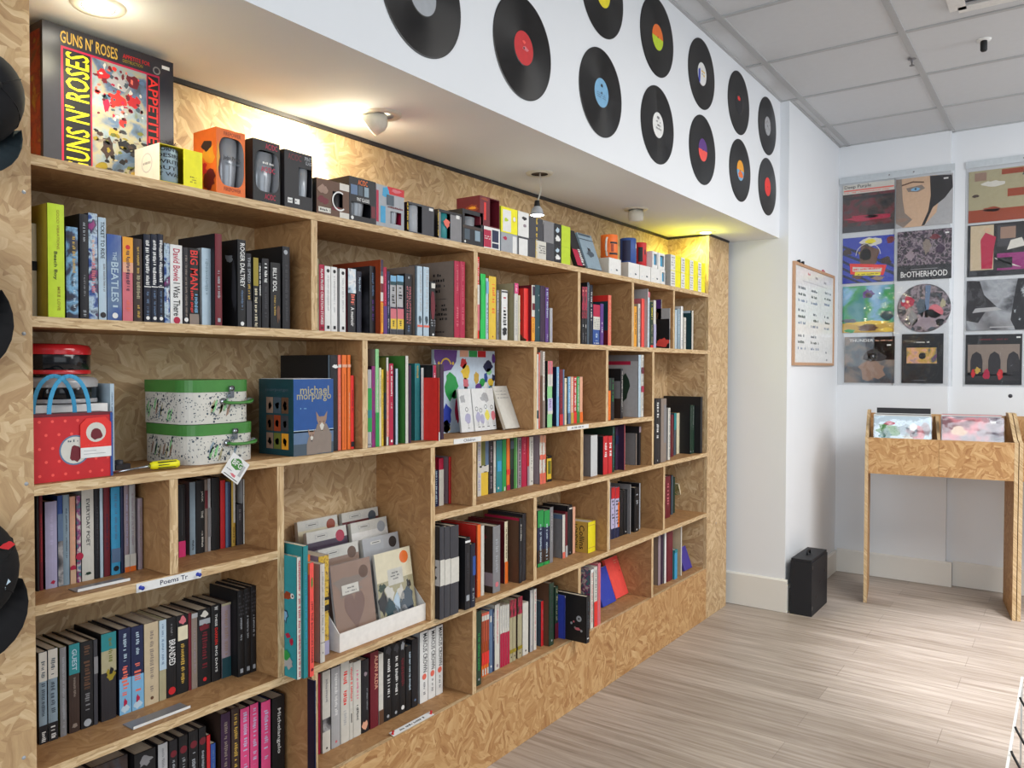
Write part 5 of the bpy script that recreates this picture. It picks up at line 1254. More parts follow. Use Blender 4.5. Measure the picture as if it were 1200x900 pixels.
for tier, z0 in (('lower', T_), ('upper', None)):
    for i, (a, b_) in enumerate(xs[:4]):
        hh = .078
        zz0 = T_ if tier == 'lower' else T_ + hh + .0008
        boxy('boxed_mug', '%s yellow and white mug box of four, %s tier' % (names[i] if i < 3 else 'rightmost', tier), 'boxed mug', a, b_, 300, 'byel', 'lgrey' if i == 0 else 'byel', z0=zz0, d=.085, x=-.008, group=GT, H=hh,
             ops=[Bn(.02, .98, 'white', 0, .45), ('n', .1, .9, 'grey', .08, .4, 5)], sops=[('p', .5, .5, .25, .3, 'silver'), ('p', .5, .5, .1, .2, 'off')])

# ------------------------------------------------------------------ second row, left: tins, bag, vanity cases, picture box
def tin(label, cy, z0, r, H, rim):
    e = empty('plastic_wrapped_tin', (-.147, cy, z0)); tag(e, label, 'tin', 'glossy round tins stacked behind the red bag')
    m = MB(); m.lathe([(0.0001, 0), (r * .92, 0), (r, .006), (r, H - .02), (r * .97, H - .016)], paint('black', 0.12), (-.147, cy, z0), 36); m.build('body', e)
    m = MB(); m.lathe([(r * 1.02, H - .022), (r * 1.03, H - .010), (r * .98, H - .003), (r * .8, H), (0.0001, H + .001)], paint(rim, 0.15), (-.147, cy, z0), 36); m.build('lid', e)
    m = MB(); m.lathe([(r * 1.012, .002), (r * 1.012, .008), (r * 1.0, .010)], paint(rim, 0.2), (-.147, cy, z0), 36); m.build('base_band', e)
    for k, (t, v) in enumerate([(-60, .5), (-35, .45), (-10, .55), (15, .4)]):
        a = math.radians(t); mm = MB(); mm.lathe([(.010, 0), (.0001, .002)], paint('silver', 0.2), (0, 0, 0), 10)
    return e
tin('lower glossy black tin with grey lid behind the bag', .785, B_ + .150, .084, .056, 'lgrey')
tin('upper glossy black tin with red lid', .775, B_ + .2095, .081, .064, 'red')
e = empty('book_stack', (-.12, .78, B_ + .0005)); tag(e, 'stack of thick white books under the round tins', 'book stack')
m = MB(); m.box((-.2, .69, B_ + .0005), (-.075, .865, B_ + .149), 'white'); m.box((-.075, .70, B_ + .03), (-.0745, .86, B_ + .033), 'lgrey'); m.build('page_block', e)
m = MB(); m.box((-.21, .8755, B_ + .0005), (-.085, .884, B_ + .19), 'pale'); spine_ops(Panel(m, (-.085, .8755, B_), (0, .0085, 0), (0, 0, .19)), [Mk(.3, .9, 'steel')]); m.build('cover', e)

e = empty('gift_bag', (-.045, .77, B_ + .0005)); tag(e, 'small red dotted gift bag with blue handles', 'bag')
m = MB(); y0, y1, zb, zt = .692, .842, B_ + .0005, B_ + .132
m.prism([(y0, zb), (y1, zb), (y1 + .003, zt), (y0 - .001, zt)], 0, -.070, -.020, 'red')
P = Panel(m, (-.020, y0, zb), (0, y1 - y0, 0), (0, 0, zt - zb))
for i in range(6):
    for j in range(5):
        P.disc(.08 + i * .16 + (j % 2) * .08, .1 + j * .2, .0030, 'coral', 10)
P.up(); P.disc(.52, .45, .030, 'steel', 26); P.up(); P.disc(.52, .45, .027, 'off', 26); P.up()
P.blob(.53, .40, .08, .14, 'maroon', 4, j=.2); P.marks(.43, .56, .56, .62, 'slate', 3, False)
m.build('body', e)
m = MB(); m.box((-.0195, y1 - .001, zb), (-.0185, y1 + .004, zt), 'blue'); m.box((-.071, y0, zt - .004), (-.019, y1 + .003, zt + .0015), 'maroon'); m.build('piping', e)
for xx, ya_, yb_ in ((-.022, .722, .800), (-.050, .705, .785)):
    m = MB(); pts = []
    for k in range(15):
        t = PI * k / 14; pts.append((xx, (ya_ + yb_) / 2 - (yb_ - ya_) / 2 * math.cos(t), zt - .012 + .088 * math.sin(t) ** .8))
    w = .008
    for k in range(14):
        p, q = Vector(pts[k]), Vector(pts[k + 1]); d = (q - p).normalized(); nn = Vector((0, -d.z, d.y)) * w * .5
        for s_ in (0, .0015):
            m.face([p - nn + Vector((s_, 0, 0)), p + nn + Vector((s_, 0, 0)), q + nn + Vector((s_, 0, 0)), q - nn + Vector((s_, 0, 0))], 'cyan')
    m.build('handle', e)
e2 = empty('swing_tag', (-.016, .80, B_ + .06)); tag(e2, 'red and white swing tag hanging on the red bag', 'tag')
m = MB(); m.prism([(.780, B_ + .042), (.842, B_ + .044), (.842, B_ + .112), (.830, B_ + .124), (.792, B_ + .122), (.780, B_ + .110)], 0, -.0182, -.0172, 'bred')
P = Panel(m, (-.0172, .780, B_ + .042), (0, .062, 0), (0, 0, .08)); P.quad(0, 1, .0, .26, 'white'); P.disc(.5, .64, .020, 'off', 24); P.up(); P.blob(.5, .58, .2, .14, 'maroon', 9, j=.2); P.quad(.1, .5, .17, .185, 'lgrey'); P.quad(.1, .8, .09, .105, 'lgrey'); P.marks(.15, .85, .30, .34, 'coral', 4, False)
m.build('card', e2)

def vanity(label, cy, z0, W, D, H, xf):
    e = empty('vanity_case', (xf - D / 2, cy, z0)); tag(e, label, 'case', 'two matching spotted vanity cases stacked')
    rad = .045
    def outline(k=0.0):
        pts = []
        for (cx, c2, a0) in ((xf - rad, cy + W / 2 - rad, 0), (xf - D + .012, cy + W / 2 - .012, 90), (xf - D + .012, cy - W / 2 + .012, 180), (xf - rad, cy - W / 2 + rad, 270)):
            r_ = rad if cx > xf - D / 2 else .012
            for i in range(9):
                a = math.radians(a0 + 90 * i / 8); pts.append((cx + (r_ + k) * math.cos(a), c2 + (r_ + k) * math.sin(a)))
        return pts
    m = MB(); m.prism(outline(), 2, z0, z0 + H * .72, 'off')
    R = random.Random(int(H * 1e4) + int(z0 * 1e3)); o = outline(.0004)
    # printed spots and feathers on the curved wall
    def onwall(t, z):
        n_ = len(o); f = t * n_; i = int(f) % n_; fr = f - int(f); p, q = Vector(o[i]), Vector(o[(i + 1) % n_]); return p.lerp(q, fr)
    segs = [(i, (Vector(o[i]) - Vector(o[(i + 1) % len(o)])).length) for i in range(len(o))]
    for i, ln in segs:
        p, q = Vector(o[i]), Vector(o[(i + 1) % len(o)]); 
        if ln < 1e-5: continue
        n_ = max(1, int(ln * 1000)) ; d = (q - p) / ln
        cnt = int(ln * H * .7 * 19000 + R.random())
        for _ in range(cnt):
            s_ = R.uniform(0, ln); z = z0 + R.uniform(.004, H * .70); rr_ = R.choice([.0011, .0013, .0015, .0015, .0015, .0028]) 
            if s_ - rr_ < 0 or s_ + rr_ > ln: continue
            c0 = p + d * s_
            m.face([(c0.x + d.x * rr_ * math.cos(a), c0.y + d.y * rr_ * math.cos(a), z + rr_ * math.sin(a)) for a in [k * PI / 3 for k in range(6)]], 'slate')
        for _ in range(int(ln * 60 + R.random())):
            if ln < .012: continue
            s_ = R.uniform(.008, ln - .006); z = z0 + R.uniform(.02, H * .5); c0 = p + d * s_; cc = R.choice(['bluegrey', 'khaki', 'cocoa', 'lgreen'])
            m.face([(c0.x + d.x * u, c0.y + d.y * u, z + v) for u, v in ((-.008, -.016), (-.001, -.010), (.006, .012), (.004, .016), (-.004, .004))], cc)
    m.build('body', e)
    m = MB(); m.prism(outline(.0015), 2, z0 + H * .722, z0 + H, paint('tgreen', 0.4)); m.build('lid', e)
    hy = cy + W * .14
    m = MB(); m.box((xf + .0006, hy - .012, z0 + H * .58), (xf + .004, hy + .006, z0 + H * .66), paint('silver', .2, .9)); m.box((xf + .002, hy - .008, z0 + H * .60), (xf + .010, hy + .002, z0 + H * .86), paint('silver', .2, .9))
    m.lathe([(.007, 0), (.007, .004), (.0001, .006)], paint('silver', .2, .9), (xf + .006, hy - .003, z0 + H * .80), 12, 0)
    m.build('latch', e)
    m = MB(); h0, h1 = hy - .022, hy + .052
    m.tube([(xf + .004, h0, z0 + H * .50), (xf + .012, h0 + .008, z0 + H * .47), (xf + .014, (h0 + h1) / 2, z0 + H * .46), (xf + .012, h1 - .008, z0 + H * .48), (xf + .004, h1, z0 + H * .52)], .0085, paint('tgreen', 0.4), 8, .45)
    hd = m.build('handle', e)
    for y in (h0, h1):
        mm = MB(); mm.lathe([(.009, 0), (.007, .006), (.0001, .008)], paint('silver', .2, .9), (xf + .0008, y, z0 + H * .5), 12, 0); mm.build('handle_mount', hd)
    return e
vanity('lower spotted white vanity case with green lid', 1.118, B_ + .0006, .186, .185, .092, -.028)
vanity('upper spotted white vanity case with green lid', 1.112, B_ + .0940, .180, .182, .102, -.032)
e = empty('price_tag', (.004, 1.16, B_ - .01)); tag(e, 'square green and white tag hanging askew below the cases', 'tag')
m = MB(); c0 = at(276, 549, 0, .006); s_ = .0275
e.location = (.006, c0.y, c0.z); e.rotation_euler = (math.radians(-38), 0, 0)
m.box((-.0006, -s_, -s_), (.0004, s_, s_), 'white'); P = Panel(m, (.0004, -s_, -s_), (0, 2 * s_, 0), (0, 0, 2 * s_))
P.blob(.45, .68, .36, .22, 'tgreen', 3, j=.15); P.up(); P.text('BFG', .2, .72, .58, .82, 'white'); P.marks(.10, .40, .28, .35, 'slate', 16, False); P.quad(.75, .9, .3, .8, 'lgrey'); P.quad(.1, .9, .06, .09, 'ink'); P.blob(.55, .2, .14, .06, 'rose', 5)
m.build('card', e, local=True)
m = MB(); m.tube([(0, 0, s_), (-.005, -.002, s_ + .012), (-.016, -.006, s_ + .03)], .0006, 'white', 5); m.build('string', e, local=True)

# picture box set with foxes
e = empty('boxed_book_set', (-.03, 1.37, B_ + .0005)); tag(e, 'boxed book set, blue night front with two foxes', 'book set')
m = MB(); fx, y0, y1, z0, z1 = .004, 1.293, 1.424, B_ + .0005, B_ + .196
m.box((-.135, y0, z0), (fx, y1, z1), paint('dteal', .35))
P = Panel(m, (fx, y0, z0), (0, y1 - y0, 0), (0, 0, z1 - z0)); P.quad(0, 1, 0, 1, paint((44, 84, 148), .3)); P.up(); P.quad(0, 1, .15, .32, 'steel'); P.quad(0, 1, 0, .15, 'slate'); P.quad(0, 1, .30, .33, 'pale'); P.up()
P.text('michael', .16, .88, .80, .91, 'khaki'); P.text('morpurgo', .08, .94, .70, .80, 'khaki'); P.marks(.16, .36, .60, .63, 'sky', 15, False)
for (u, v, k) in ((.70, .40, 1.0), (.44, .24, .62)):
    P.poly([(u + k * a, max(.005, v + k * b)) for a, b in ((-.20, -.39), (.24, -.39), (.25, -.16), (.12, .0), (-.12, .0), (-.20, -.16))], 'taupe')
    P.up(); P.poly([(u + k * a, v + k * b) for a, b in ((-.13, .06), (-.15, .17), (-.07, .10), (.06, .10), (.14, .17), (.12, .06), (.04, -.06), (.0, -.11), (-.05, -.06))], 'cocoa')
    P.up(); P.poly([(u + k * a, v + k * b) for a, b in ((-.06, -.02), (0, .02), (.06, -.02), (0, -.11))], 'off'); P.disc(u, v - .09 * k, .0022, 'black', 8); P.disc(u - .05 * k, v + .03 * k, .0015, 'black', 8); P.disc(u + .05 * k, v + .03 * k, .0015, 'black', 8)
P3 = Panel(m, (-.135, y0, z0), (fx + .135, 0, 0), (0, 0, z1 - z0)); P3.text('morpurgo', .2, .85, .83, .87, 'slate')
R = random.Random(4)
for i in range(3):
    for j in range(3):
        P3.quad(.22 + .22 * i, .42 + .22 * i, .08 + .235 * j, .29 + .235 * j, [['cocoa', 'olive', 'amber'], ['brown', 'rust', 'char'], ['cocoa', 'slate', 'brown']][j][i])
        P3.blob(.32 + .22 * i, .18 + .235 * j, .05, .05, ['dbrown', 'skin', 'char', 'tan'][(i + j) % 4], i * 3 + j)
m.build('slipcase', e)
m = MB(); m.box((-.130, y0 + .004, z1 - .0004), (fx - .004, y1 - .004, z1 + .0010), 'white'); m.build('page_block', e)

# screwdriver
e = empty('screwdriver', (-.03, .97, B_ + .011)); tag(e, 'yellow and black screwdriver lying on the shelf', 'screwdriver')
pA = at(203, 540, 0, -.012); ya_, yb_ = .995, .915
m = MB(); m.tube([(-.018, .995, B_ + .0112), (-.020, .990, B_ + .0112), (-.024, .962, B_ + .0112), (-.027, .938, B_ + .0112), (-.028, .932, B_ + .0112)], [.006, .0095, .0098, .009, .006], 'byel', 8)
for k in (-1, 0, 1): m.box((-.030, .945, B_ + .0112 + k * .006), (-.0135, .985, B_ + .0127 + k * .006), 'black')
m.build('handle', e)
m = MB(); m.tube([(-.028, .935, B_ + .0105), (-.031, .915, B_ + .009), (-.040, .855, B_ + .003)], [.005, .0028, .0024], paint('silver', .2, .9), 8); m.build('shaft', e)
e = empty('pencil_sharpener', (-.11, .905, B_ + .0005)); tag(e, 'small dark metal gadget beside the screwdriver tip', 'gadget')
m = MB(); m.box((-.125, .893, B_ + .0005), (-.095, .925, B_ + .012), 'dark'); m.lathe([(.009, 0), (.009, .008), (.0001, .010)], 'char', (-.108, .905, B_ + .012), 12); m.build('body', e)

# ------------------------------------------------------------------ card stand
e = empty('card_stand', (-.10, 1.66, D_ + .0005)); tag(e, 'white stepped cardboard stand holding greeting cards', 'card stand')
yA, yB, t = 1.466, 1.817, .0025; z0 = D_ + .0005
CW = paint('cardw', .6)
m = MB(); m.box((-.022, yA, z0), (-.0195, yB, z0 + .052), CW); m.build('front_panel', e)
for y in (yA, yB - t):
    m = MB(); m.prism([(-.0225, z0), (-.0225, z0 + .052), (-.075, z0 + .105), (-.225, z0 + .235), (-.225, z0)], 1, y, y + t, CW); m.build('side_panel', e)
m = MB()
for k in range(4):
    x1_, x0_ = -.0225 - k * .05, -.0225 - (k + 1) * .05; zz = z0 + .004 + k * .042
    m.box((x0_, yA + t, zz), (x1_, yB - t, zz + .002), CW); m.box((x0_, yA + t, zz + .002), (x0_ + .002, yB - t, zz + .044), CW)
m.build('step', e)
CG = 'greeting cards in the white stand'
cards = [
 (0, 0, 'front left card, taupe with embossed heart', 'cocoa', 'heart'), (0, 1, 'front right card, dark floral with orange disc', 'off', 'flower'),
 (1, 0, 'second-tier left card, white over taupe, brown disc', 'off', 'brown'), (1, 1, 'second-tier right card, pale with black disc', 'lgrey', 'ink'),
 (2, 0, 'third-tier left card, white over plum, crimson disc', 'off', 'crim'), (2, 1, 'third-tier right card, pale grey with grey disc', 'off', 'silver'),
 (3, 0, 'rear left card, white over cream, terracotta disc', 'off', 'rust'), (3, 1, 'rear right card, white over maroon, grey disc', 'off', 'slate')]
for row, colm, lab, base, disc in cards:
    x = -.030 - row * .05; zz = z0 + .0068 + row * .042; yc = [1.472, 1.634][colm] + (.0 if colm == 0 else .006); Wc = .150 if colm == 0 else .152; Hc = .225 if row == 0 else .222
    if row == 3: Hc = .205
    k = 5 if row else 3
    lean = 9.0 if row < 3 else 6.5
    e = empty('greeting_card', (x, yc, zz), (0, math.radians(-lean), 0)); tag(e, lab, 'card', CG)
    m = MB()
    for q in range(k): m.box((-.0045 * q - .0016, .0012 * q, 0), (-.0045 * q, Wc + .0012 * q, Hc - .0006 * q), 'off' if q else base)
    P = Panel(m, (0, 0, 0), (0, Wc, 0), (0, 0, Hc)); P.quad(0, 1, 0, 1, base); P.up()
    if disc == 'heart':
        P.blob(.45, .72, .35, .14, 'taupe', 3, j=.5); P.up(); P.poly([(.5 + .26 * math.sin(t_) ** 3, .42 + .017 * (13 * math.cos(t_) - 5 * math.cos(2 * t_) - 2 * math.cos(3 * t_) - math.cos(4 * t_))) for t_ in [k2 * 2 * PI / 28 for k2 in range(28)]][::-1], (126, 98, 88))
        P.disc(.80, .84, .018, 'brown', 20); P.up(); P.quad(.2, .66, .60, .74, 'taupe'); P.up(); P.quad(.22, .64, .61, .73, 'off'); P.up(); P.marks(.36, .52, .67, .70, 'char', 11, False); P.marks(.30, .58, .63, .655, 'char', 12, False)
    elif disc == 'flower':
        P.quad(.0, 1, .62, 1, 'cream'); P.quad(0, 1, 0, .62, 'khaki'); P.up()
        for q, (u, v, ru, rv, c) in enumerate([(.12, .35, .12, .14, 'ink'), (.3, .2, .2, .16, 'dteal'), (.75, .3, .18, .2, 'slate'), (.55, .15, .2, .1, 'lgrey'), (.3, .45, .12, .1, 'off'), (.62, .42, .1, .1, 'off'), (.15, .12, .08, .06, 'orange'), (.85, .12, .1, .08, 'navy'), (.5, .3, .1, .12, 'pale'), (.1, .55, .1, .05, 'dgreen'), (.85, .5, .06, .06, 'ink')]): P.blob(u, v, ru, rv, c, q, j=.4)
        P.up(); P.disc(.80, .88, .019, 'orange', 20); P.quad(.30, .72, .55, .76, 'off'); P.up(); P.marks(.42, .58, .69, .72, 'char', 11, False); P.marks(.38, .64, .65, .68, 'char', 13, False); P.marks(.44, .58, .61, .64, 'char', 14, False)
    else:
        low = {'brown': 'cocoa', 'ink': 'lgrey', 'crim': 'plum', 'silver': 'cardw', 'rust': 'cream', 'slate': 'maroon'}[disc]
        P.quad(0, 1, 0, .86, low); P.up(); P.disc(.82, .88, .017, disc, 20); P.quad(.2, .5, .90, .95, 'lgrey'); P.up(); P.quad(.21, .49, .905, .945, 'off'); P.up(); P.quad(.25, .45, .92, .93, 'char')
    m.build('card_pack', e, local=True)
    m = MB(); m.box((.0006, -.002, -.002), (.0009, Wc + .003, Hc + .004), FILM); m.build('clear_wrap', e, local=True)

# ------------------------------------------------------------------ children's poster book, bird cards, white pad
e = empty('activity_book', (-.15, 2.0, B_ + .001)); tag(e, 'large pale blue children\'s activity book with painted shapes', 'book')
x, y0, y1, z0, z1 = -.15, 2.005, 2.345, B_ + .0006, B_ + .287
m = MB(); m.box((x - .012, y0, z0), (x, y1, z1), 'pale'); P = Panel(m, (x, y0, z0), (0, y1 - y0, 0), (0, 0, z1 - z0)); P.quad(0, 1, 0, 1, paint((196, 212, 228), .35)); P.up()
P.poly([(0.0, 1), (.36, 1), (.34, .86), (.26, .76), (.14, .74), (.04, .80), (0, .9)], 'purple'); P.up(); P.ring(.18, .80, .024, .006, 'ygold', a0=0.3, a1=2.8); P.disc(.07, .84, .006, 'ygold', 10); P.disc(.29, .84, .006, 'ygold', 10)
P.quad(.40, .54, .92, 1, 'peach'); P.quad(.55, .69, .92, 1, 'green'); P.quad(.70, .84, .92, 1, 'red')
for q, (u, v, ru, rv, c) in enumerate([(.26, .56, .10, .15, 'green'), (.33, .46, .06, .05, 'green'), (.46, .84, .05, .06, 'red'), (.50, .74, .07, .09, 'ygold'), (.50, .60, .045, .07, 'rose'), (.50, .50, .04, .06, 'slate'), (.68, .66, .04, .08, 'gold'), (.78, .60, .05, .05, 'green'), (.72, .54, .06, .05, 'purple'), (.84, .66, .03, .07, 'blue'),
      (.93, .60, .05, .05, 'ygold'), (.94, .48, .055, .07, 'cyan'), (.88, .80, .08, .08, 'navy'), (.90, .74, .05, .04, 'lgreen'), (.98, .9, .03, .06, 'purple'), (.98, .66, .03, .04, 'navy'), (.36, .28, .04, .16, 'crim'), (.2, .22, .07, .12, 'royal'), (.18, .08, .07, .07, 'black'), (.2, .05, .05, .04, 'ygold'), (.84, .56, .035, .04, 'white')]): P.blob(u, v, ru, rv, c, q, j=.25)
m.build('cover', e)
m = MB(); m.box((x - .0115, y0 + .002, z1 - .0004), (x - .001, y1 - .002, z1 + .001), PAGES); m.build('page_block', e)
def bird_card(lab, y, x, W, n):
    e = empty('bird_card', (x, y, B_ + .0034), (0, math.radians(-7), 0)); tag(e, lab, 'card', 'white cards with drawn birds')
    m = MB(); H = .150
    for q in range(3): m.box((-.003 * q - .0012, 0, 0), (-.003 * q, W, H), 'white')
    P = Panel(m, (0, 0, 0), (0, W, 0), (0, 0, H)); P.quad(0, 1, 0, 1, 'white'); P.up(); P.blob(.6 if n > 1 else .3, .78, .2, .10, 'lgrey', 4)
    for i, (u, c, hv) in enumerate([(.16, 'lilac', .32), (.34, 'lilac', .28), (.58, 'yellow', .36), (.86, 'rose', .34)][:n]):
        u = u if n > 1 else .55
        P.up(); P.blob(u + .04, hv, .10 if n > 1 else .24, .12, c, i, j=.15); P.ring(u, hv + .2, .006, .002, 'ink', 12)
        P.quad(u - .002, u + .008, .12, .22, 'char'); P.quad(u + .05, u + .06, .12, .22, 'char'); P.quad(u, u + .1, .08, .10, 'ink')
    m.build('card_pack', e, local=True); m = MB(); m.box((.0008, -.002, -.001), (.0011, W + .002, H + .003), FILM); m.build('clear_wrap', e, local=True)
bird_card('narrow left white card with one lilac bird', 2.092, -.100, .068, 1)
bird_card('wider white card with four drawn birds', 2.163, -.098, .125, 4)
e = empty('white_pad', (-.075, 2.288, B_ + .012), (math.radians(30), math.radians(-8), 0)); tag(e, 'plain cream-white pad leaning beside the bird cards', 'pad')
e.rotation_euler = (0, math.radians(-22), 0); e.location = (-.060, 2.294, B_ + .0055)
m = MB(); m.box((-.012, 0, 0), (0, .088, .165), 'off'); P = Panel(m, (0, 0, 0), (0, .088, 0), (0, 0, .165)); P.quad(0, 1, 0, 1, 'off'); P.up(); P.marks(.1, .8, .86, .9, 'grey', 3, False); P.marks(.1, .8, .78, .82, 'grey', 4, False); P.marks(.1, .85, .70, .74, 'grey', 5, False); m.build('cover', e, local=True)
m = MB(); m.box((-.011, -.0006, .002), (-.001, .0, .163), PAGES); m.build('page_block', e, local=True)

# leaning coral and blue books of the lowest row
lean_book('book', 'coral red book standing face out and leaning back', 3.255, K_, .125, .185, 0, -.118, .014, paint('coral', .4), [('n', .88, .92, 'peach', .6, .9, 1), ('n', .82, .86, 'peach', .62, .9, 1), ('o', .62, .004, 'red', .85)], back=21)
lean_book('book', 'royal blue book leaning left of the coral red book', 3.110, K_, .125, .165, 0, -.108, .012, paint('royal', .4), [('n', .1, .13, 'steel', .4, .6, 1)], back=20)
lean_book('book', 'violet-blue book leaning in the last lowest bay corner', 3.925, K_, .10, .12, 0, -.065, .012, paint((70, 60, 150), .4), [], back=20)
e = empty('bookend_board', (-.05, 3.80, K_ + .0005)); tag(e, 'thin white-edged upright board beside the short blue book', 'board')
m = MB(); m.box((-.22, 3.838, K_ + .0005), (-.052, 3.846, K_ + .27), paint('beige', .6)); m.build('panel', e)
m = MB(); m.box((-.052, 3.837, K_ + .0005), (-.049, 3.847, K_ + .27), 'off'); m.build('edge_strip', e)


# ------------------------------------------------------------------ labels on the shelf fronts
def strip(label, a, b, z, h, x, words_, pins=None, tiltx=0, col_='white', slope=0.0):
    e = empty('shelf_label', (x, a, z)); tag(e, label, 'label', 'paper shelf labels')
    m = MB(); m.box((0, 0, 0), (.0008, b - a, h), col_); P = Panel(m, (.0008, 0, 0), (0, b - a, 0), (0, 0, h))
    if words_: P.text(words_, .35, .78, .25, .8, 'navy')
    else: P.marks(.2, .8, .2, .8, 'char', 7, False)
    pp = m.build('paper', e, local=True)
    if pins:
        for u in pins[0]:
            mm = MB(); mm.lathe([(.0045, 0), (.003, .003), (.003, .007), (.0045, .009), (.0001, .010)], pins[1], (.0008, (b - a) * u, h * .5), 12, 0); mm.build('push_pin', pp, local=True)
    e.rotation_euler = (slope, tiltx, 0)
    return e
pa = at(160, 688, 0, .002); pb = at(236, 674, 0, .002)
strip('paper label reading Poems Tr held by blue pins', pa.y, pb.y, C_ - .021, .019, .0006, 'Poems Tr', ((.06, .94), 'royal'))
pa = at(532, 517, 0, .002); pb = at(564, 514, 0, .002)
strip('white label reading Children under the bird cards', pa.y, pb.y, B_ - .018, .016, .0006, 'Children')
pa = at(665, 503, 0, .002); pb = at(690, 500, 0, .002)
strip('small white label on shelf front under the pastel cookery set', pa.y, pb.y, B_ - .018, .016, .0006, None)
s_ = strip('white label with red pins lying on the lowest shelf front', 1.66, 1.84, K_ + .0012, .020, -.004, None, ((.03, .97), 'red'), tiltx=math.radians(-78))
def ruler(lab, y0, y1, z, x0, x1):
    e = empty('card_holder_strip', (x0, y0, z)); tag(e, lab, 'label holder', 'grey clear plastic strips on the shelves')
    m = MB(); m.prism([(x0, z), (x1, z), (x1, z + .006), (x1 - .001, z + .006), (x1 - .0015, z + .0015), (x0, z + .0015)][::-1], 1, y0, y1, paint('grey', .3)); m.build('strip', e)
    m = MB(); m.box((x1 - .0002, y0 + .001, z + .0005), (x1 + .0006, y1 - .001, z + .0062), paint('white', .2)); m.build('lip', e)
ruler('grey plastic strip lying before the left poetry books', .775, .885, C_ + .0005, -.062, -.026)
ruler('grey plastic strip lying before the novels below', .885, 1.02, .5835, -.062, -.020)

# ------------------------------------------------------------------ soffit lamps
LWHITE = paint((214, 210, 196), .4)
def ring_fix(e, x, y, r, z=SZ):
    m = MB(); m.lathe([(r * .60, -.0045), (r * .68, -.006), (r * .93, -.005), (r, 0.0)], LWHITE, (x, y, z), 32); m.build('trim_ring', e)
def downlight(label, x, y, on, r=.052):
    e = empty('recessed_downlight', (x, y, SZ - .004)); tag(e, label, 'lamp', 'downlights in the soffit'); ring_fix(e, x, y, r)
    m = MB(); m.lathe([(r * .62, -.004), (r * .5, -.002), (r * .48, -.003)], paint('silver', .2, .9), (x, y, SZ), 28); m.build('reflector', e)
    m = MB(); m.lathe([(r * .55, -.004), (r * .4, -.0065), (.0001, -.0075)], on, (x, y, SZ), 28); m.build('bulb', e)
def gimbal(label, x, y, dirv, r=.056, lit=None, bulb=None):
    e = empty('gimbal_downlight', (x, y, SZ - .03)); tag(e, label, 'lamp', 'tilting spotlights in the soffit'); ring_fix(e, x, y, r)
    d = Vector(dirv).normalized(); a = d.orthogonal().normalized(); b = d.cross(a)
    c0 = Vector((x, y, SZ - .004)); prof = [(.008, -.012), (.030, .004), (.036, .020), (.034, .048), (.031, .050), (.028, .046)]
    m = MB(); vs = []; n = 24
    for rr, h in prof:
        for j in range(n):
            t = 2 * PI * j / n; p = c0 + d * h + (a * math.cos(t) + b * math.sin(t)) * rr
            p.z = min(p.z, SZ - .0008); vs.append(p)
    fs = [(i * n + j, i * n + (j + 1) % n, (i + 1) * n + (j + 1) % n, (i + 1) * n + j) for i in range(len(prof) - 1) for j in range(n)]
    m.mesh(vs, fs, LWHITE, True); m.build('lamp_head', e)
    m = MB(); vs = []
    for rr, h in ((.029, .045), (.018, .0475)):
        for j in range(n):
            t = 2 * PI * j / n; vs.append(c0 + d * h + (a * math.cos(t) + b * math.sin(t)) * rr)
    fs = [(j, (j + 1) % n, n + (j + 1) % n, n + j) for j in range(n)] + [tuple(n + j for j in range(n))]
    m.mesh(vs, fs, bulb or 'silver', True); m.build('bulb', e)
downlight('lit round downlight above the large album box', .004, .812, glow('lamp_lit', (1, .95, .82), 22))
spot('album_downlight', (.004, .812, SZ - .012), (-.02, .82, 1.0), 8, (1.0, .92, .66), 120, .8, .02)
gimbal('tilted lit spotlight above the two-tier glass cartons', -.014, 1.626, (-.75, -.35, -.55), bulb=glow('lamp_lit_warm', (1, .9, .6), 40))
spot('wall_spotlight', (-.060, 1.605, SZ - .036), (-.235, 1.43, 1.90), 27, (1.0, .93, .66), 95, .7, .015)
bulb('wall_spotlight_bulb', (-.085, 1.590, SZ - .060), 1.5, (1.0, .93, .66))
bulb('album_downlight_bulb', (.02, .812, SZ - .06), .5, (1.0, .93, .68))
# hanging bulb
e = empty('hanging_bulb', (-.02, 2.451, SZ - .09)); tag(e, 'clip lamp dangling from an open soffit hole by its wire', 'lamp')
ring_fix(e, -.022, 2.451, .052)
m = MB(); m.lathe([(.034, -.003), (.030, -.001), (.0001, -.0008)], 'dbrown', (-.022, 2.451, SZ), 24); m.build('ceiling_hole', e)
hp = Vector((-.040, 2.462, SZ - .118))
for k in (0, 1):
    m = MB(); m.tube([(-.022 + .003 * k, 2.451, SZ - .001), (-.024 + .004 * k, 2.455, SZ - .03), (-.028 + .005 * k, 2.466, SZ - .06), (-.036 + .003 * k, 2.466, SZ - .085), hp + Vector((.003 * k, 0, .012))], .0014, 'off', 6); m.build('wire', e)
m = MB(); m.lathe([(.0001, .022), (.009, .020), (.011, .004), (.012, -.004)], 'black', hp, 20); m.build('socket', e)
m = MB(); m.lathe([(.012, -.002), (.020, -.012), (.026, -.034), (.0255, -.034), (.018, -.012), (.010, -.004)], 'silver', hp, 24); m.build('reflector', e)
m = MB(); m.lathe([(.0245, -.0345), (.014, -.037), (.0001, -.0375)], glow('lamp_lit_cool', (1, .97, .86), 30), hp, 24); m.build('bulb', e)
spot('hanging_bulb_light', hp + Vector((0.004, 0, -.042)), hp + Vector((.035, -.07, -.30)), 11, (1.0, .95, .80), 130, .6, .012)
bulb('hanging_bulb_spill', hp + Vector((0, 0, -.05)), 1.6, (1.0, .95, .74))
gimbal('unlit tilted spotlight between the hanging lamp and end downlight', -.028, 3.252, (-.1, .25, -1))
downlight('lit greenish-yellow downlight at the shelving\'s far end', .002, 4.014, glow('lamp_lit_lime', (.95, 1, .45), 16))
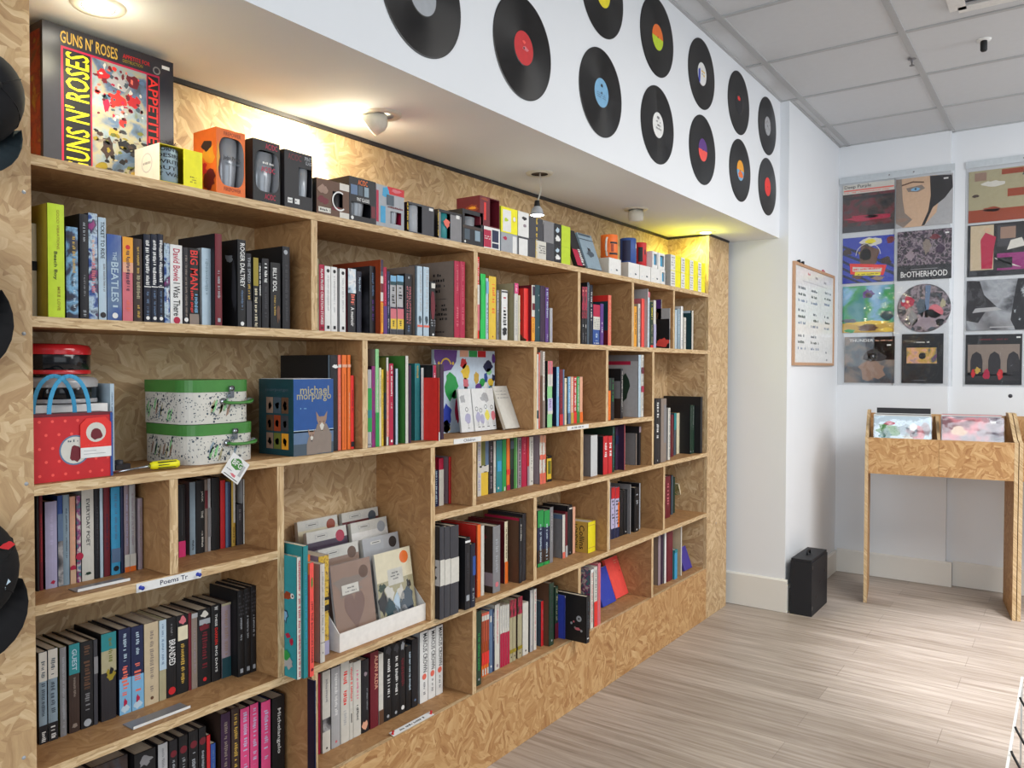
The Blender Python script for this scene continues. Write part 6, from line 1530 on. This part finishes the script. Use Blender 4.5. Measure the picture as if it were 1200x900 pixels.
bulb('end_downlight_bulb', (.0, 4.0, SZ - .05), .45, (.95, 1.0, .22))
spot('end_downlight', (-.035, 4.005, SZ - .012), (-.10, 3.93, 1.7), 9, (.93, 1.0, .20), 150, .8, .02)

# ------------------------------------------------------------------ records on the soffit face
LAB = art('grey_label', ['grey', 'lgrey', 'silver'], 60, 60)
recs = [
 (1.488, 2.291, 'silver', 'leftmost record, grey label, cut by the picture top', []),
 (1.931, 2.306, 'red', 'large-looking lower-row record with red label', [('p', .5, .68, .1, .05, 'coral'), ('p', .58, .5, .14, .06, 'rose')]),
 (2.410, 2.652, 'yellow', 'upper-row record with yellow label, cut by top edge', []),
 (2.402, 2.308, 'sky', 'lower-row record with light blue label', [('p', .5, .75, .08, .06, 'ink'), ('n', .3, .5, 'steel', .2, .8, 3)]),
 (2.847, 2.649, 'orange', 'record with orange over lime label', [('half', 'lime')]),
 (2.856, 2.311, 'white', 'record with white label', [('n', .3, .7, 'grey', .3, .8, 3), ('p', .5, .78, .12, .06, 'grey')]),
 (3.297, 2.643, 'white', 'record with white and blue label', [('p', .22, .4, .12, .35, 'royal'), ('n', .4, .7, 'ygold', .4, .8, 2)]),
 (3.313, 2.317, 'purple', 'record with purple over coral label', [('half', 'coral')]),
 (3.764, 2.645, 'ink', 'record with dark label and orange fleck', [('p', .45, .72, .2, .10, 'bred')]),
 (3.790, 2.325, 'amber', 'record with amber and blue label', [('half', 'sky'), ('p', .5, .3, .3, .18, 'orange')]),
 (4.201, 2.643, LAB, 'upper-row record with mottled grey label', []),
 (4.211, 2.325, 'bred', 'lower-row record with plain orange-red label', []),
]
for y, z, c, lab, ops in recs:
    e = empty('vinyl_record', (FX + .0008, y, z), (random.Random(int(y * 1000)).uniform(0, 6), 0, 0)); tag(e, lab, 'record', 'vinyl records on the soffit face')
    e.rotation_euler = (0, 0, 0)
    m = MB(); m.lathe([(.0001, .0019), (.050, .0019), (.0515, .0016), (.147, .0016), (.150, .0010), (.150, 0), (.0001, 0)], VINYL, (0, 0, 0), 72, 0, smooth=False); m.build('disc', e, local=True)
    m = MB(); P = Panel(m, (.0021, -.05, -.05), (0, .1, 0), (0, 0, .1)); P.disc(.5, .5, .049, c, 40); P.up()
    for o in ops:
        if o[0] == 'half': P.poly([(.5 + .49 * math.cos(PI + PI * i / 18), .5 + .49 * math.sin(PI + PI * i / 18)) for i in range(19)], o[1]); P.up()
        else: spine_ops(P, [o])
    P.up(); P.disc(.5, .5, .0036, 'black', 12); m.build('label', e, local=True)

# ------------------------------------------------------------------ whiteboard on the side wall
e = empty('whiteboard', (PXW, 4.96, 1.67)); tag(e, 'pine-framed whiteboard with handwritten rota', 'whiteboard')
y0, y1, z0, z1 = 4.510, 5.412, 1.377, 1.962
PINE = paint((190, 150, 118), .5)
m = MB(); m.box((PXW + .001, y0 + .015, z0 + .015), (PXW + .010, y1 - .015, z1 - .015), paint('white', .2)); P = Panel(m, (PXW + .010, y0, z0), (0, y1 - y0, 0), (0, 0, z1 - z0))
R = random.Random(11)
P.marks(.3, .42, .90, .945, 'rose', 17, False); P.marks(.50, .60, .88, .935, 'grey', 18, False); P.marks(.70, .78, .86, .915, 'grey', 19, False); P.quad(.2, .8, .835, .842, 'lgrey')
for bx, rows in ((.10, (.74, .52, .27)), (.40, (.74, .50, .27)), (.74, (.76, .50))):
    for rz in rows:
        for i, t_ in enumerate(['10-6', 'Sunny', '(pm)']):
            w = .16 + R.uniform(-.03, .04)
            P.marks(bx, bx + w, rz - .062 * i, rz - .062 * i + .046, ['steel', 'slate', 'dgreen'][(i + int(bx * 10)) % 3], i + int(bx * 50) + int(rz * 30), False)
P.marks(.78, .83, .12, .16, 'slate', 20, False); P.marks(.80, .85, .04, .08, 'slate', 20, False)
m.build('writing_surface', e)
m = MB(); m.box((PXW + .001, y0, z0), (PXW + .016, y1, z0 + .017), PINE); m.box((PXW + .001, y0, z1 - .017), (PXW + .016, y1, z1), PINE)
m.box((PXW + .001, y0, z0 + .017), (PXW + .016, y0 + .017, z1 - .017), PINE); m.box((PXW + .001, y1 - .017, z0 + .017), (PXW + .016, y1, z1 - .017), PINE); m.build('frame', e)
for y in (4.60, 4.68):
    m = MB(); m.lathe([(.008, -.006), (.010, 0), (.010, .009), (.0001, .011)], 'black', (PXW + .009, y, z1 + .006), 12, 0); m.build('hanger_knob', e)
e = empty('marker_magnet', (PXW, 5.12, z1 + .01)); tag(e, 'small pinkish magnet on top of the whiteboard frame', 'magnet')
m = MB(); m.lathe([(.013, 0), (.013, .004), (.006, .008), (.006, .013), (.0001, .014)], 'rose', (PXW + .008, 5.14, z1 + .0004), 14, 2); m.build('body', e)

# ------------------------------------------------------------------ record sleeves in clear pockets on the far wall
def pocket(label, x0, x1, z0, z1, y, cols, rows):
    e = empty('clear_record_pockets', ((x0 + x1) / 2, y - .002, (z0 + z1) / 2)); tag(e, label, 'sleeve display')
    m = MB(); m.box((x0, y - .0085, z0), (x1, y - .0080, z1), FILM); m.build('front_film', e)
    m = MB(); m.box((x0, y - .0012, z0), (x1, y - .0006, z1), film('pocket_backing', (.985, .988, .99), .02)); m.build('backing_film', e)
    m = MB(); w = .0022
    for i in range(cols + 1):
        xx = x0 + (x1 - x0) * i / cols; m.box((max(x0, xx - w), y - .0092, z0), (min(x1, xx + w), y - .0086, z1), film('seam', (.93, .94, .95), .12))
    m.build('welded_seams', e)
    m = MB(); m.box((x0, y - .0096, z1 - .043), (x1, y - .0090, z1), paint((192, 199, 204), .4)); m.build('header_strip', e)
    for u in (.45, .66):
        mm = MB(); mm.lathe([(.005, 0), (.0045, -.002), (.0001, -.003)], 'grey', (x0 + (x1 - x0) * u, y - .0098, z1 - .02), 10, 1); mm.build('rivet', e)
pocket('left clear plastic hanger of eight record pockets', .318, .992, 1.250, 2.625, YF, 2, 4)
pocket('right clear plastic hanger of record pockets, cut off', 1.045, 1.715, 1.250, 2.635, YF2, 2, 4)
def sleeve(label, x0, x1, z0, z1, y, draw, base='ink', rough=.25):
    e = empty('record_sleeve', ((x0 + x1) / 2, y - .0035, (z0 + z1) / 2)); tag(e, label, 'record sleeve', 'record sleeves on the far wall')
    m = MB(); m.box((x0, y - .0060, z0), (x1, y - .0025, z1), base)
    P = Panel(m, (x0, y - .0061, z0), (x1 - x0, 0, 0), (0, 0, z1 - z0), lift=.00008); draw(P); m.build('cover', e); return e
def B(P, *l):
    for i, (u, v, ru, rv, c) in enumerate(l): P.blob(u, v, ru, rv, c, i + 1, j=.3); 
def d1(P):
    P.quad(0, 1, .8, 1, 'off'); P.quad(0, 1, .0, .8, art('dim_hall', ['ink', 'dbrown', 'maroon', 'char'], 14, 70)); P.up(); P.text('Deep Purple', .03, .55, .90, .985, 'ink'); P.quad(.02, .98, .86, .89, 'salmon'); P.marks(.03, .9, .81, .855, 'salmon', 10, False)
    P.quad(0, 1, .68, .74, 'dark'); P.quad(.1, .9, .2, .32, 'maroon'); P.up(); B(P, (.5, .28, .4, .06, 'crim'), (.55, .30, .12, .03, 'dark')); P.quad(0, 1, 0, .12, 'char')
def d2(P):
    # cropped face with pale eyes: plain stand-in of skin tones and dark hair
    P.quad(0, 1, 0, 1, 'lgrey'); P.up(); P.poly([(.12, 0), (.50, 0), (.72, .25), (.78, .6), (.72, 1), (.05, 1), (.05, .5)], 'skin'); P.up(); P.poly([(.0, .1), (.14, .0), (.3, .15), (.16, .3), (.12, .6), (.10, 1), (.0, 1)], 'taupe')
    P.poly([(.60, 1), (.98, .97), (1.0, .72), (.86, .52), (.66, .36), (.52, .02), (.46, .0), (.58, .30), (.62, .6)], 'ink'); P.up(); P.poly([(.18, .80), (.46, .84), (.52, .76), (.40, .70), (.22, .72)], 'taupe'); P.up(); P.blob(.35, .76, .08, .035, 'sky', 3, j=.1); P.up(); P.disc(.35, .765, .006, 'ink', 10); P.poly([(.10, .88), (.30, .93), (.50, .90), (.50, .87), (.30, .90), (.1, .85)], 'brown')
    P.blob(.12, .16, .10, .04, 'cocoa', 5, j=.2); P.quad(.84, .92, .90, .93, 'white')
def d3(P):
    P.quad(0, 1, 0, 1, 'royal'); P.up()
    for k in range(6): P.poly([(-.0 + .0, .15 + .16 * k), (1, -.35 + .16 * k) if k > 2 else (.3 + .2 * k, 0), (1, -.28 + .16 * k) if k > 2 else (.4 + .2 * k, 0), (0, .21 + .16 * k)], 'navy') if k < 5 else None
    P.up(); B(P, (.5, .60, .22, .26, 'brown'), (.45, .62, .12, .14, 'gold'), (.55, .88, .18, .10, 'off'), (.1, .7, .08, .08, 'dbrown'), (.85, .45, .1, .08, 'dbrown'), (.3, .15, .1, .07, 'brown'), (.92, .9, .08, .08, 'maroon'), (.7, .08, .12, .05, 'cocoa'))
    P.up(); P.blob(.55, .9, .10, .06, 'yellow', 8); P.ring(.5, .60, .072, .004, 'off', a0=0, a1=PI); P.poly([(.16, .20), (.80, .14), (.86, .36), (.14, .44)], 'bred'); P.up(); P.poly([(.20, .26), (.76, .22), (.77, .30), (.20, .36)], 'off'); P.poly([(.24, .17), (.74, .14), (.75, .21), (.25, .25)], 'yellow'); P.up(); P.marks(.22, .74, .265, .325, 'bred', 5, False); P.marks(.27, .72, .165, .205, 'ink', 6, False)
def d4(P):
    P.quad(0, 1, 0, 1, art('dim_crowd', ['ink', 'dark', 'plum', 'mauve', 'dark', 'ink'], 38, 71)); P.up(); P.quad(0, 1, 0, .3, 'ink'); B(P, (.55, .68, .08, .15, 'taupe'), (.25, .5, .08, .1, 'mauve'), (.8, .6, .08, .1, 'plum'), (.7, .85, .1, .05, 'maroon')); P.up(); P.text('BrOTHERHOOD', .07, .93, .06, .18, 'white'); P.quad(.25, .75, .21, .225, 'grey'); P.quad(.88, .95, .90, .93, 'white')
def d5(P):
    P.quad(0, 1, .2, 1, art('green_sky', ['teal', 'green', 'sky', 'pale'], 6, 72)); P.quad(0, 1, 0, .2, 'gold'); P.up(); B(P, (.5, .82, .12, .09, 'purple'), (.5, .8, .07, .05, 'salmon'), (.85, .36, .12, .10, 'dteal'), (.5, .2, .4, .05, 'ygold'), (.15, .25, .14, .05, 'slate'), (.5, .10, .2, .07, 'brown'), (.15, .04, .1, .04, 'green'), (.85, .05, .14, .04, 'ygold')); P.quad(.82, .92, .91, .94, 'pale')
def d6(P):
    P.quad(0, 1, 0, 1, art('brown_dusk', ['cocoa', 'taupe', 'slate', 'dbrown'], 6, 73)); P.quad(.6, 1, .5, 1, 'slate'); P.up(); B(P, (.58, .58, .22, .14, 'dark'), (.55, .58, .08, .07, 'grey'), (.55, .28, .25, .2, 'cocoa')); P.up(); P.disc(.55, .58, .010, 'ink', 12); P.text('THUNDER', .10, .58, .89, .95, 'white'); P.marks(.62, .96, .89, .94, 'peach', 7, False); P.quad(.85, .93, .80, .83, 'white')
def d7(P):
    P.quad(0, 1, 0, 1, 'black'); P.up(); P.quad(.12, .85, .40, .72, art('sunburst', ['mauve', 'peach', 'gold', 'slate', 'mag'], 14, 74)); P.up(); P.disc(.5, .55, .020, 'black', 24); P.marks(.26, .68, .80, .86, 'off', 8, False); P.ring(.5, .28, .09, .0015, 'char', a0=PI, a1=2 * PI); P.quad(.3, .6, .05, .06, 'grey')
sleeve('red hall sleeve with black title on white, top left', .340, .655, 2.258, 2.572, YF, d1)
sleeve('cropped face sleeve with blue eye and dark hair', .662, .982, 2.258, 2.568, YF, d2, 'lgrey')
sleeve('blue sleeve with glowing arch and red banner', .343, .656, 1.922, 2.222, YF, d3)
sleeve('dark crowd sleeve reading Brotherhood', .674, .980, 1.921, 2.232, YF, d4)
sleeve('green sky and yellow ground sleeve', .346, .660, 1.596, 1.902, YF, d5)
sleeve('brownish eye sleeve with white title, bottom left', .361, .665, 1.266, 1.568, YF, d6)
sleeve('small black sleeve with sunburst strip', .707, .942, 1.268, 1.580, YF, d7)
e = empty('picture_disc', (.829, YF - .004, 1.742)); tag(e, 'round picture disc of red, blue and grey figures', 'record', 'record sleeves on the far wall')
m = MB(); m.lathe([(.0001, -.002), (.150, -.002), (.152, 0), (.152, .0016), (.0001, .0016)], art('picture_disc', ['ink', 'char', 'mauve', 'dark', 'slate'], 18, 75), (.829, YF - .0045, 1.742), 56, 1, smooth=False)
P = Panel(m, (.677, YF - .0068, 1.590), (.304, 0, 0), (0, 0, .304), lift=.00015)
P.poly([(.53, .97), (.63, .96), (.58, .3), (.52, .3)], 'steel'); B(P, (.2, .62, .12, .12, 'crim'), (.6, .25, .28, .18, 'mauve'), (.7, .42, .16, .12, 'rose'), (.45, .5, .08, .2, 'slate'), (.8, .2, .08, .07, 'ink'), (.85, .58, .05, .09, 'khaki'), (.3, .3, .08, .15, 'grey')); P.up(); P.disc(.12, .66, .010, 'pale', 12); P.disc(.2, .64, .009, 'peach', 12); P.disc(.5, .5, .004, 'black', 12)
m.build('disc', e)
def d8(P):
    P.quad(0, 1, 0, 1, 'khaki'); P.up(); P.quad(0, 1, 0, .24, 'rust'); P.quad(.55, 1, .88, .98, 'rust'); P.quad(.1, .3, .80, .96, 'cocoa'); P.quad(.65, 1, .45, .60, 'rust'); B(P, (.4, .24, .14, .05, 'rust'), (.12, .52, .06, .03, 'dbrown'), (.95, .86, .06, .05, 'dteal')); P.up(); P.blob(.42, .72, .2, .06, 'off', 2)  # the off-white blob paints lamp glare onto the sleeve
def d9(P):
    P.quad(0, 1, 0, 1, 'ink'); P.up(); P.quad(.05, .44, .12, .98, 'beige'); P.quad(.50, .98, .1, .42, 'mag'); P.quad(.5, .8, .55, .95, 'char'); P.up(); P.quad(.55, .8, .70, .92, 'cocoa'); P.poly([(.24, .14), (.42, .14), (.44, .5), (.48, .74), (.30, .84), (.22, .7)], 'crim'); P.blob(.34, .88, .05, .05, 'skin', 3); P.poly([(.66, .48), (.96, .54), (.90, .70), (.72, .66)], 'off'); P.up(); P.poly([(.45, .35), (.5, .30), (.75, .18), (.9, .14), (.7, .24)], 'off'); P.quad(.5, .75, .14, .34, 'black')
def d10(P):
    P.quad(0, 1, 0, 1, art('grey_figures', ['char', 'grey', 'silver', 'char'], 5, 76)); P.up(); P.poly([(.0, .2), (.0, 1), (.22, .98), (.30, .7), (.52, .45), (.34, .40), (.2, .15)], 'dark'); P.poly([(.74, .2), (.80, .7), (.85, 1), (1, 1), (1, 0), (.82, .0)], 'ink'); P.up(); P.poly([(.1, .35), (.60, .40), (.5, .46), (.15, .44)], 'lgrey'); P.quad(.40, .80, .05, .07, 'lgrey')
def d11(P):
    P.quad(0, 1, 0, 1, 'black'); P.up(); P.quad(.04, .96, .18, .80, 'taupe'); P.quad(.04, .96, .08, .24, 'dark'); P.up()
    for u in (.20, .52, .85): P.poly([(u - .11, .2), (u + .11, .2), (u + .11, .48), (u + .08, .6), (u, .66), (u - .08, .6), (u - .11, .48)], 'dark')
    P.up(); B(P, (.14, .22, .04, .08, 'red'), (.38, .2, .07, .1, 'crim'), (.62, .2, .05, .1, 'red'), (.22, .28, .06, .06, 'gold'), (.9, .2, .08, .08, 'ink')); P.marks(.25, .75, .87, .93, 'maroon', 9, False); P.quad(.9, .97, .92, .95, 'white')
sleeve('cream and rust sleeve with painted lamp glare, top right', 1.062, 1.375, 2.256, 2.570, YF2, d8, 'khaki')
sleeve('sleeve with crimson suited figure', 1.060, 1.373, 1.925, 2.242, YF2, d9)
sleeve('black and white sleeve of grey figures', 1.059, 1.372, 1.595, 1.902, YF2, d10)
sleeve('black-bordered arcade sleeve, bottom right', 1.058, 1.352, 1.264, 1.570, YF2, d11)
for i, (z, lab, c) in enumerate([(2.26, 'edge sleeve of pale tones at picture edge, top', 'khaki'), (1.925, 'edge sleeve of dark tones at picture edge', 'dark')]):
    sleeve(lab, 1.392, 1.70, z, z + .31, YF2, lambda P, c=c: P.quad(0, 1, 0, 1, c), c)
e = empty('wall_fly', (1.36, YF2, 1.19)); tag(e, 'small dark mark on the wall above the crate', 'mark')
p = at(1184, 464, 1, YF2); m = MB(); m.lathe([(.012, 0), (.009, -.003), (.0001, -.004)], 'char', (p.x, YF2 - .0005, p.z), 9, 1); m.build('mark', e); e.location = (p.x, YF2, p.z)
for c in e.children: bpy.data.meshes[c.data.name].transform(Matrix.Translation(-Vector((p.x - 1.36, 0, p.z - 1.19))))

# ------------------------------------------------------------------ record browser table
AZ = math.radians(9.3)
def crate_unit(label, x, y, W, first):
    """front left corner of the unit on the floor at (x, y); depth runs away from the room"""
    e = empty('record_browser', (x, y, 0), (0, 0, AZ)); tag(e, label, 'record browser', 'strand board record browsers')
    D, zb, zf, zt, t = .42, .755, .962, 1.105, .018
    def bx(name, a, b):
        m = MB(); m.box(a, b, OSB, OSBE, .022); return m.build(name, e, local=True)
    for xx in ((0, W - t) if first else (0, W - t)):
        m = MB(); poly = [(0, .001), (0, zf), (.06, zf + .012), (.30, zt), (D, zt), (D, .001)]
        ox, oy = _rnd.uniform(0, 9), _rnd.uniform(0, 9)
        for X, fl in ((xx, 0), (xx + t, 1)):
            pts = [(X, p[0], p[1]) for p in poly]; uv = [(p[0] + ox, p[1] + oy) for p in poly]
            if not fl: pts = pts[::-1]; uv = uv[::-1]
            m.face(pts, OSB, uv)
        for i in range(len(poly)):
            p, q = poly[i], poly[(i + 1) % len(poly)]; m.face([(xx, *p), (xx + t, *p), (xx + t, *q), (xx, *q)], OSBE, [(p[0] + ox, p[1]), (p[0] + ox, p[1] + t), (q[0] + ox, q[1] + t), (q[0] + ox, q[1])])
        m.build('side_panel', e, local=True)
    n = 2
    for k in range(n):
        a = t + .0006 + (W - 2 * t) / n * k; bx('front_panel', (a, .0, zb), (t + (W - 2 * t) / n * (k + 1) - .0006, .016, zf))
    bx('base_board', (t + .0006, .017, zb + .004), (W - t - .0006, D - .02, zb + .022))
    m = MB(); mid = W / 2
    m.prism([(.017, zb + .023), (.017, zf - .002), (.30, zt - .03), (D - .02, zt - .03), (D - .02, zb + .023)], 0, mid - .008, mid + .008, OSB, OSBE); m.build('divider', e, local=True)
    bx('back_board', (t + .0006, D - .018, zb), (W - t - .0006, D - .0, zt - .02))
    return e
CX, CY = .628, 4.885
u = Vector((math.cos(AZ), math.sin(AZ), 0)); w = Vector((-math.sin(AZ), math.cos(AZ), 0))
W1 = .752
crate_unit('two-section strand board record browser on panel legs', CX, CY, W1, True)
q = Vector((CX, CY, 0)) + u * (W1 + .004)
crate_unit('second record browser cut off by the right edge', q.x, q.y, W1, False)
def lp(label, off, dep, W, Hh, z, c, draw=None, grp='records filed in the browser', lean=8.0, t=.004, wrap=True):
    p = Vector((CX, CY, z)) + u * off + w * dep
    e = empty('record_sleeve', p, (math.radians(-lean), 0, AZ)); tag(e, label, 'record sleeve', grp)
    m = MB(); m.box((0, 0, 0), (W, t, Hh), c); 
    if draw: draw(Panel(m, (0, 0, 0), (W, 0, 0), (0, 0, Hh)))
    m.build('cover', e, local=True)
    if wrap:
        m = MB(); m.box((-.004, -.0012, -.002), (W + .004, -.0008, Hh + .008), FILM); m.build('clear_wrap', e, local=True)
def c1(P):
    P.quad(0, 1, 0, 1, 'pale'); P.up(); B(P, (.25, .72, .2, .12, 'tgreen'), (.2, .65, .12, .12, 'teal'), (.6, .74, .2, .1, 'bluegrey'), (.75, .72, .16, .14, 'rose'), (.62, .62, .1, .06, 'off'), (.9, .75, .09, .12, 'mauve'), (.7, .66, .08, .04, 'slate')); P.up(); P.blob(.27, .86, .09, .035, 'crim', 2); P.blob(.68, .8, .07, .06, 'white', 6)
    P.blob(.5, .3, .4, .2, 'tgreen', 7)
def c2(P):
    P.quad(0, 1, 0, 1, art('plum_print', ['plum', 'mauve', 'rose', 'maroon'], 9, 77)); P.up(); B(P, (.28, .74, .14, .08, 'skin'), (.68, .72, .12, .07, 'mauve')); P.quad(.80, .88, .90, .93, 'white')
lp('front comic-style sleeve in left browser section', .045, .05, .295, .31, .778, 'pale', c1)
lp('front plum-coloured sleeve in right browser section', .395, .05, .295, .31, .782, 'plum', c2)
for i, (c, lab) in enumerate([('off', 'white sleeve second in left section'), ('lgrey', 'grey sleeve third in left section'), ('dark', 'dark sleeve fourth in left section'), ('white', 'white sleeve fifth in left section')]):
    lp(lab, .040 + .002 * i, .070 + .020 * i, .295, .31, .782 + .0025 * i, c, wrap=False)
lp('black divider card standing tall in left section', .055, .165, .285, .33, .800, 'ink', None, wrap=False)
for i, (c, lab) in enumerate([('mauve', 'mauve sleeve second in right section'), ('silver', 'silver sleeve third in right section'), ('off', 'white sleeve fourth in right section'), ('rose', 'rose sleeve fifth in right section'), ('lgrey', 'grey sleeve sixth in right section')]):
    lp(lab, .388 + .002 * i, .070 + .020 * i, .295, .31, .784 + .0025 * i, c, wrap=False)
lp('dark sleeve in second browser beside picture edge', .80, .05, .29, .31, .782, 'ink', None)
lp('white sleeve behind it in second browser', .79, .075, .29, .31, .787, 'off', None, wrap=False)
lp('black divider card in second browser', .81, .10, .28, .33, .795, 'ink', None, wrap=False)

# ------------------------------------------------------------------ black case by the pillar
e = empty('record_case', (.40, 4.6, 0)); tag(e, 'upright black carrying case standing by the pillar', 'case')
BL = paint((30, 32, 38), .55)
x0, x1, y0, y1 = .343, .458, 4.425, 4.755
m = MB(); m.box((x0, y0, .002), (x1, y1, .296), BL)
m.build('body', e)
m = MB(); m.box((x0 + .004, y0 + .002, .2965), (x1 - .004, y1 - .002, .311), BL); m.build('lid', e)
m = MB(); m.tube([(.40, 4.545, .3115), (.40, 4.552, .330), (.40, 4.575, .334), (.40, 4.60, .330), (.40, 4.607, .3115)], .006, 'black', 8); m.build('handle', e)
for y, z in ((4.60, .16), (4.52, .09), (4.70, .20)):
    m = MB(); m.lathe([(.012, 0), (.008, .002), (.0001, .003)], 'dark', (x1 + .0002, y, z), 9, 0); m.build('worn_sticker', e)
for z in (.035, .26):
    m = MB(); m.box((x1 - .001, y0 - .001, z), (x1 + .0015, y0 + .02, z + .02), paint('char', .3, .6)); m.build('corner_guard', e)

# ------------------------------------------------------------------ caps on the left post
def cap(label, px, py, R_, c, brim_c, tilt, brim_dir, logo=None, cut=.8):
    p = at(px, py, 0, .075)
    e = empty('baseball_cap', p, (tilt, 0, 0)); tag(e, label, 'cap', 'dark caps hanging on the post')
    m = MB(); n = 28; vs = []; K = 9
    for i in range(K + 1):
        a = math.radians(90 * i / K)
        for j in range(n):
            t = 2 * PI * j / n
            r = R_ * math.cos(a) ** .85 if i < K else .0001
            vs.append((-.065 + .115 * math.sin(a), r * math.cos(t), r * 1.12 * math.sin(t)))
    fs = [(i * n + j, i * n + (j + 1) % n, (i + 1) * n + (j + 1) % n, (i + 1) * n + j) for i in range(K) for j in range(n)]
    m.mesh(vs, fs, c, True); cr_ = m.build('crown', e, local=True)
    m = MB()
    for k in range(6):
        t = 2 * PI * k / 6 + .5
        pts = [(-.065 + .116 * math.sin(math.radians(a)), R_ * 1.004 * math.cos(math.radians(a)) ** .85 * math.cos(t), R_ * 1.125 * math.cos(math.radians(a)) ** .85 * math.sin(t)) for a in (2, 20, 40, 60, 80, 89)]
        m.tube(pts, .0012, c, 5)
    m.lathe([(.008, 0), (.006, .004), (.0001, .006)], c, (.050, 0, 0), 12, 0); m.build('seams', cr_, local=True)
    m = MB(); top = []; bot = []
    N_ = 16
    for i in range(N_ + 1):
        t = math.radians(-68 + 136 * i / N_) + brim_dir
        inner = (-.062, R_ * .97 * math.cos(t), R_ * 1.09 * math.sin(t))
        f = math.cos((t - brim_dir) * 1.25); rr = R_ * (1.0 + .72 * max(0, f))
        outer = (-.048 + .022 * abs(math.sin(t - brim_dir)) - .0 + .028 * max(0, f), rr * math.cos(t), rr * 1.08 * math.sin(t)); top.append(inner); bot.append(outer)
    vs = top + bot + [(x - .003, y, z) for x, y, z in top] + [(x - .003, y, z) for x, y, z in bot]; k = N_ + 1
    fs = [(i, i + 1, k + i + 1, k + i) for i in range(N_)] + [(2 * k + i, 3 * k + i, 3 * k + i + 1, 2 * k + i + 1) for i in range(N_)] + [(k + i, k + i + 1, 3 * k + i + 1, 3 * k + i) for i in range(N_)]
    m.mesh(vs, fs, brim_c, True); m.build('brim', e, local=True)
    if logo:
        m = MB(); P = Panel(m, (.035, -R_ * .6, -R_ * .6), (0, R_ * 1.2, 0), (0, 0, R_ * 1.2), lift=.004)
        for (u_, v_, ru, rv, cc) in logo: P.blob(u_, v_, ru, rv, cc, 3)
        m.build('badge', e, local=True)
    m = MB(); m.tube([(-.070, 0, 0), (-.040, 0, 0)], .003, paint('silver', .3, .8), 8); m.build('eyelet_hook', e, local=True)
cap('black cap with dark teal brim, topmost on the post', -18, 106, .076, paint('black', .95), paint((34, 46, 52), .9), .0, math.radians(-100), [(.65, .35, .12, .1, 'off')])
cap('plain black cap in the middle of the post', -68, 324, .094, paint('black', .95), paint('black', .9), .1, math.radians(-80))
cap('black cap with red badge, lowest on the post', -34, 674, .090, paint((16, 16, 19), .95), paint('black', .9), .0, math.radians(-85), [(.88, .95, .1, .06, 'red'), (.78, .36, .12, .12, 'pale')])

# ------------------------------------------------------------------ ceiling fittings
e = empty('sprinkler_head', (.958, 4.17, CZ)); tag(e, 'tiny sprinkler head on the ceiling grid bar', 'sprinkler')
m = MB(); m.lathe([(.020, -.0045), (.018, -.008), (.006, -.009), (.005, -.022)], paint('grey', .4, .6), (.958, 4.17, CZ), 18); m.build('escutcheon', e)
m = MB(); m.lathe([(.0001, -.040), (.012, -.038), (.012, -.036), (.003, -.034), (.003, -.022)], paint('grey', .3, .8), (.958, 4.17, CZ), 14); m.build('deflector', e)
e = empty('ceiling_camera', (1.235, 4.05, CZ)); tag(e, 'small black ceiling sensor on white disc', 'sensor')
p = at(1153, 46, 2, CZ); e.location = (p.x, p.y, CZ)
m = MB(); m.lathe([(.030, -.0008), (.028, -.007), (.0001, -.008)], 'white', (p.x, p.y, CZ), 24); m.build('base', e)
m = MB(); m.lathe([(.013, -.008), (.014, -.012), (.014, -.048), (.010, -.054), (.0001, -.055)], 'black', (p.x, p.y, CZ), 20); m.build('body', e)
e = empty('ceiling_vent', (1.35, 3.45, CZ)); tag(e, 'white square ceiling air vent cut by the top edge', 'vent')
vx, vy, hv = 1.425, 3.475, .225
m = MB()
for s_ in (-1, 1):
    m.box((vx - hv, vy + s_ * hv - .03, CZ - .014), (vx + hv, vy + s_ * hv + .03, CZ - .0045), 'white'); m.box((vx + s_ * hv - .03, vy - hv, CZ - .014), (vx + s_ * hv + .03, vy + hv, CZ - .0045), 'white')
m.build('frame', e)
m = MB(); m.box((vx - hv + .03, vy - hv + .03, CZ - .006), (vx + hv - .03, vy + hv - .03, CZ - .0046), 'char'); m.build('plenum', e)
m = MB()
for k in range(9): m.box((vx - hv + .03, vy - hv + .04 + k * .045, CZ - .012), (vx + hv - .03, vy - hv + .052 + k * .045, CZ - .0065), 'lgrey')
m.build('louvre', e)

# ------------------------------------------------------------------ low wire rack at the right edge
zr = .30
pa = at(1177, 900, 2, zr); pb = at(1197, 795, 2, zr)
RX = (pa.x + pb.x) / 2
e = empty('display_rack', (RX + .2, pa.y, 0)); tag(e, 'low white display rack with black hooks at right edge', 'rack')
m = MB(); m.box((RX, pa.y - .5, zr - .008), (RX + .007, pb.y + .02, zr), 'white'); m.build('front_rail', e)
for y in (pa.y - .45, pb.y):
    m = MB(); m.box((RX + .0005, y, .0), (RX + .0065, y + .007, zr - .0085), 'white'); m.build('leg', e)
m = MB(); m.box((RX + .062, pa.y - .5, .05), (RX + .080, pb.y - .30, zr - .03), paint((206, 200, 212), .4)); m.box((RX + .081, pa.y - .5, .05), (RX + .36, pb.y + .01, .07), 'white'); m.build('panel', e)
m = MB(); m.box((RX + .013, pb.y - .01, .10), (RX + .054, pb.y + .002, .12), 'white'); m.box((RX + .013, pa.y - .45, .10), (RX + .054, pa.y - .438, .12), 'white'); m.build('crossbar', e)
for y in (2.965, 2.712, 2.532, 2.35, 2.17):
    m = MB(); m.tube([(RX + .070, y - .100, zr - .045), (RX + .036, y - .045, zr - .018), (RX + .012, y, zr + .004), (RX + .008, y + .004, zr + .012)], .0035, 'black', 7); m.build('hook', e)
